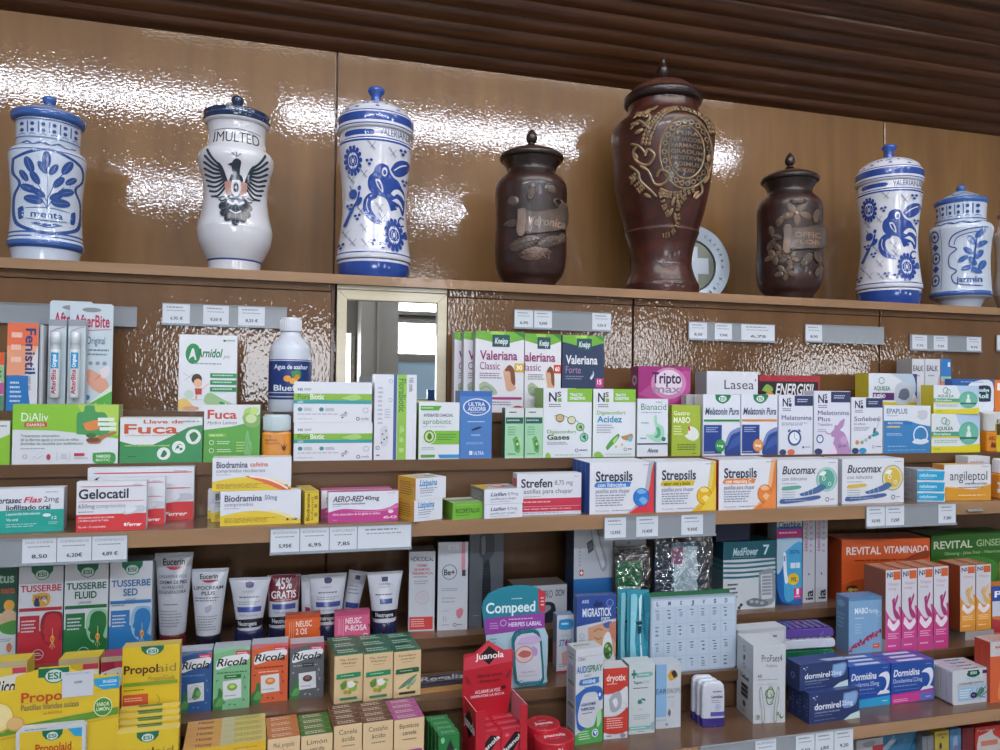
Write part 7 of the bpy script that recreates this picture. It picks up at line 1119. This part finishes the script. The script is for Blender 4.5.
box('medicine_box', 'lower front navy sleeping tablet box of the stack', 809, 859.5, 690.5, 721, 'F', '2b3a68', dor, depth=.0155, side='26345e', top='33447a', rot=2, group=GDo, L='o 30 50 14 3 8a9cc4;l 60 20 80 80 5 5a6c9c', copies=2, clab=['lower navy sleeping tablet box directly behind the front one', 'lower navy sleeping tablet box at the back of the stack'])
box('medicine_box', 'upper front navy sleeping tablet box resting on the lower ones', 799.5, 848, 662.2, 688.5, 'F', '2b3a68', dor, depth=.032, side='26345e', top='33447a', rot=2, group=GDo, z0=top_of(), Y=o_last[0][4].y+.010, L='o 50 50 14 3 8a9cc4', T='p a8b4cc 50 60 100 60 96 100 60 90')
dmi = 't 5 18 66 34 e4eaf4 bi Dormidina;t 5 40 48 50 d0dcf0 n Doxilamina;t 50 40 72 50 d0dcf0 n {m};l 6 56 60 60 1 9cb0dc;l 6 66 70 69 1 8098cc;P dfe4ee 70 30 78 22 92 20 98 34 94 56 84 70 74 72 86 60 90 46 86 34 78 30;P dfe4ee 66 74 76 64 84 66 92 64 98 70 90 78 76 78;{lo};l 80 8 96 11 1 a0b4e0'
GDm = 'blue sleeping tablet boxes with a crescent moon'
box('medicine_box', 'moon box with a turquoise lower band', 848.8, 890.5, 665, 706.5, 'F', '224c9c', dmi.format(m='25mg', lo='p 2a4ca8 0 76 100 72 100 78 0 82;p 2f9ccc 0 82 100 78 100 100 0 100;l 80 88 96 92 1 dfeef8'), depth=.0145, side='1c3c80', top='3a5cac', group=GDm, T='r 20 30 80 80 c8d0e0', copies=2, clab=['second moon box in the turquoise-banded column', 'farthest moon box in the turquoise-banded column'])
box('medicine_box', 'moon box with a magenta lower band', 891, 934, 661, 702, 'F', '224c9c', dmi.format(m='12,5mg', lo='p b8388c 0 76 70 73 100 70 100 78 60 84 100 84 100 92 0 100;p c84090 0 80 66 78 66 98 0 100;p 6a6ab0 66 78 100 76 100 97 66 98;l 5 88 40 96 2 f0c0dc;l 80 88 96 92 1 dfeef8'), depth=.0145, side='1c3c80', top='4a4ca0', group=GDm, T='r 20 30 80 80 c8d0e0', copies=2, clab=['second moon box in the magenta-banded column', 'farthest moon box in the magenta-banded column'])
# white tins with hemp leaf
can = 'e 56 14 18 10 0f5c48;p 0f5c48 40 4 72 4 68 14 44 14;t 48 8 64 15 cfe0d8 b ESI;r 80 6 98 16 4a2c5c;t 36 20 76 30 9cc4d0 n Serenity;t 16 37 84 44 445 n CANNABIS SATIVA;s 4c90a8 1.4 12 48 96 48;p a4c4d8 14 52 96 50 92 88 60 90 14 90;r 14 52 56 90 9cbcd4;l 18 56 50 84 4 dfe8f0;P 5a7a70 60 86 70 60 80 56 84 70;s 3f6a54 2 72 86 78 66 90 54;s 3f6a54 2 72 84 88 72 98 64;s 3f6a54 1.6 70 84 64 68 66 56;s 54406a 3 76 82 88 86;e 56 76 9 9 3c2c5c;l 52 74 60 78 1 c0b0d8'
GCa = 'white hemp tins standing in a row'
for i in range(4):
    c, w, h, rr = front(952.5, 989.5, 669, 703.5, 'F', rot=0); dp = .0125; n_ = Vector((-math.sin(rr), math.cos(rr), 0)); r_ = .0045
    m = MB(); pts = []
    for (cx_, cz_, a0) in ((w/2-r_, r_, -90), (w/2-r_, h-r_, 0), (-w/2+r_, h-r_, 90), (-w/2+r_, r_, 180)):
        for k in range(5): a = math.radians(a0+k*22.5); pts.append((cx_+r_*math.cos(a), cz_+r_*math.sin(a)))
    m.prism(pts, 0, dp-.0015, 'c8ccd2', 'b4b4be'); 
    if i == 0: deco(m, can, w, h, flat_map(-w/2, h, 0))
    m.box(-w*.2, w*.2, .002, .009, h, h+.0012, '5a4a6c', 'b8bcc4')
    tag(m.build('hemp_tin', PLAST, None, c+n_*dp*i, rr), 'white hemp tin, %s of the row beside the magenta moon box' % ('nearest', 'second', 'third', 'farthest')[i], 'tin', GCa)
# ---------------------------------------------------------------- under the lowest shelf
ZU = ZF-.15; m = MB(); m.box(XL, XR, YF+.01, YF+.149, ZU-.016, ZU, '888'); tag(m.build('stepped_shelf', TREAD), 'shelf hidden below the bottom edge that carries the packs under the lowest shelf', 'shelf')
SHELF['G'] = (YF+.02, ZU)
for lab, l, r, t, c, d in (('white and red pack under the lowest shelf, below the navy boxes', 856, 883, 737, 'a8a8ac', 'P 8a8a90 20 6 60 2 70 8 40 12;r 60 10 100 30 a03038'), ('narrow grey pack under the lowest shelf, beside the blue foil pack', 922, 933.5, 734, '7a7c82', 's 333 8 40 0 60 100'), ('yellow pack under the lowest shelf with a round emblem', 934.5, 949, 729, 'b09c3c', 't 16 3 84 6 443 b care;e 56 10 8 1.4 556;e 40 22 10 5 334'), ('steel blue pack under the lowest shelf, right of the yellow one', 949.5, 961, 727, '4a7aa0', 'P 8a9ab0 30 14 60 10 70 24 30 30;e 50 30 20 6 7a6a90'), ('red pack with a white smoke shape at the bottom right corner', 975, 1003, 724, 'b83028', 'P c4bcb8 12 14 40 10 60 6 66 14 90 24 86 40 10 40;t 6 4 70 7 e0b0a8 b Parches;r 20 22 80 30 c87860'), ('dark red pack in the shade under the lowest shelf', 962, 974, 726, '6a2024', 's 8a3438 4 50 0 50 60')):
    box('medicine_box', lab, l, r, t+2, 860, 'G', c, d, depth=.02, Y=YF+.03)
c, w, h, rr = front(886, 921, 737, 850, 'G', Y=YF+.03); m = MB(); n = 14; V = []; Fc = []; rnd = random.Random(9)
for sg in (-1, 1):
    b0 = len(V)
    for j in range(n+1):
        for i in range(9): u, v = i/8, j/n; V.append((-w/2+w*u, sg*.009*math.sin(math.pi*u)*math.sin(math.pi*min(max(v, .02), .98))**.5+rnd.uniform(-.0012, .0012)+.012, h*v))
    for j in range(n):
        for i in range(8): a = b0+j*9+i; f = (a, a+1, a+10, a+9); Fc.append(f if sg < 0 else f[::-1])
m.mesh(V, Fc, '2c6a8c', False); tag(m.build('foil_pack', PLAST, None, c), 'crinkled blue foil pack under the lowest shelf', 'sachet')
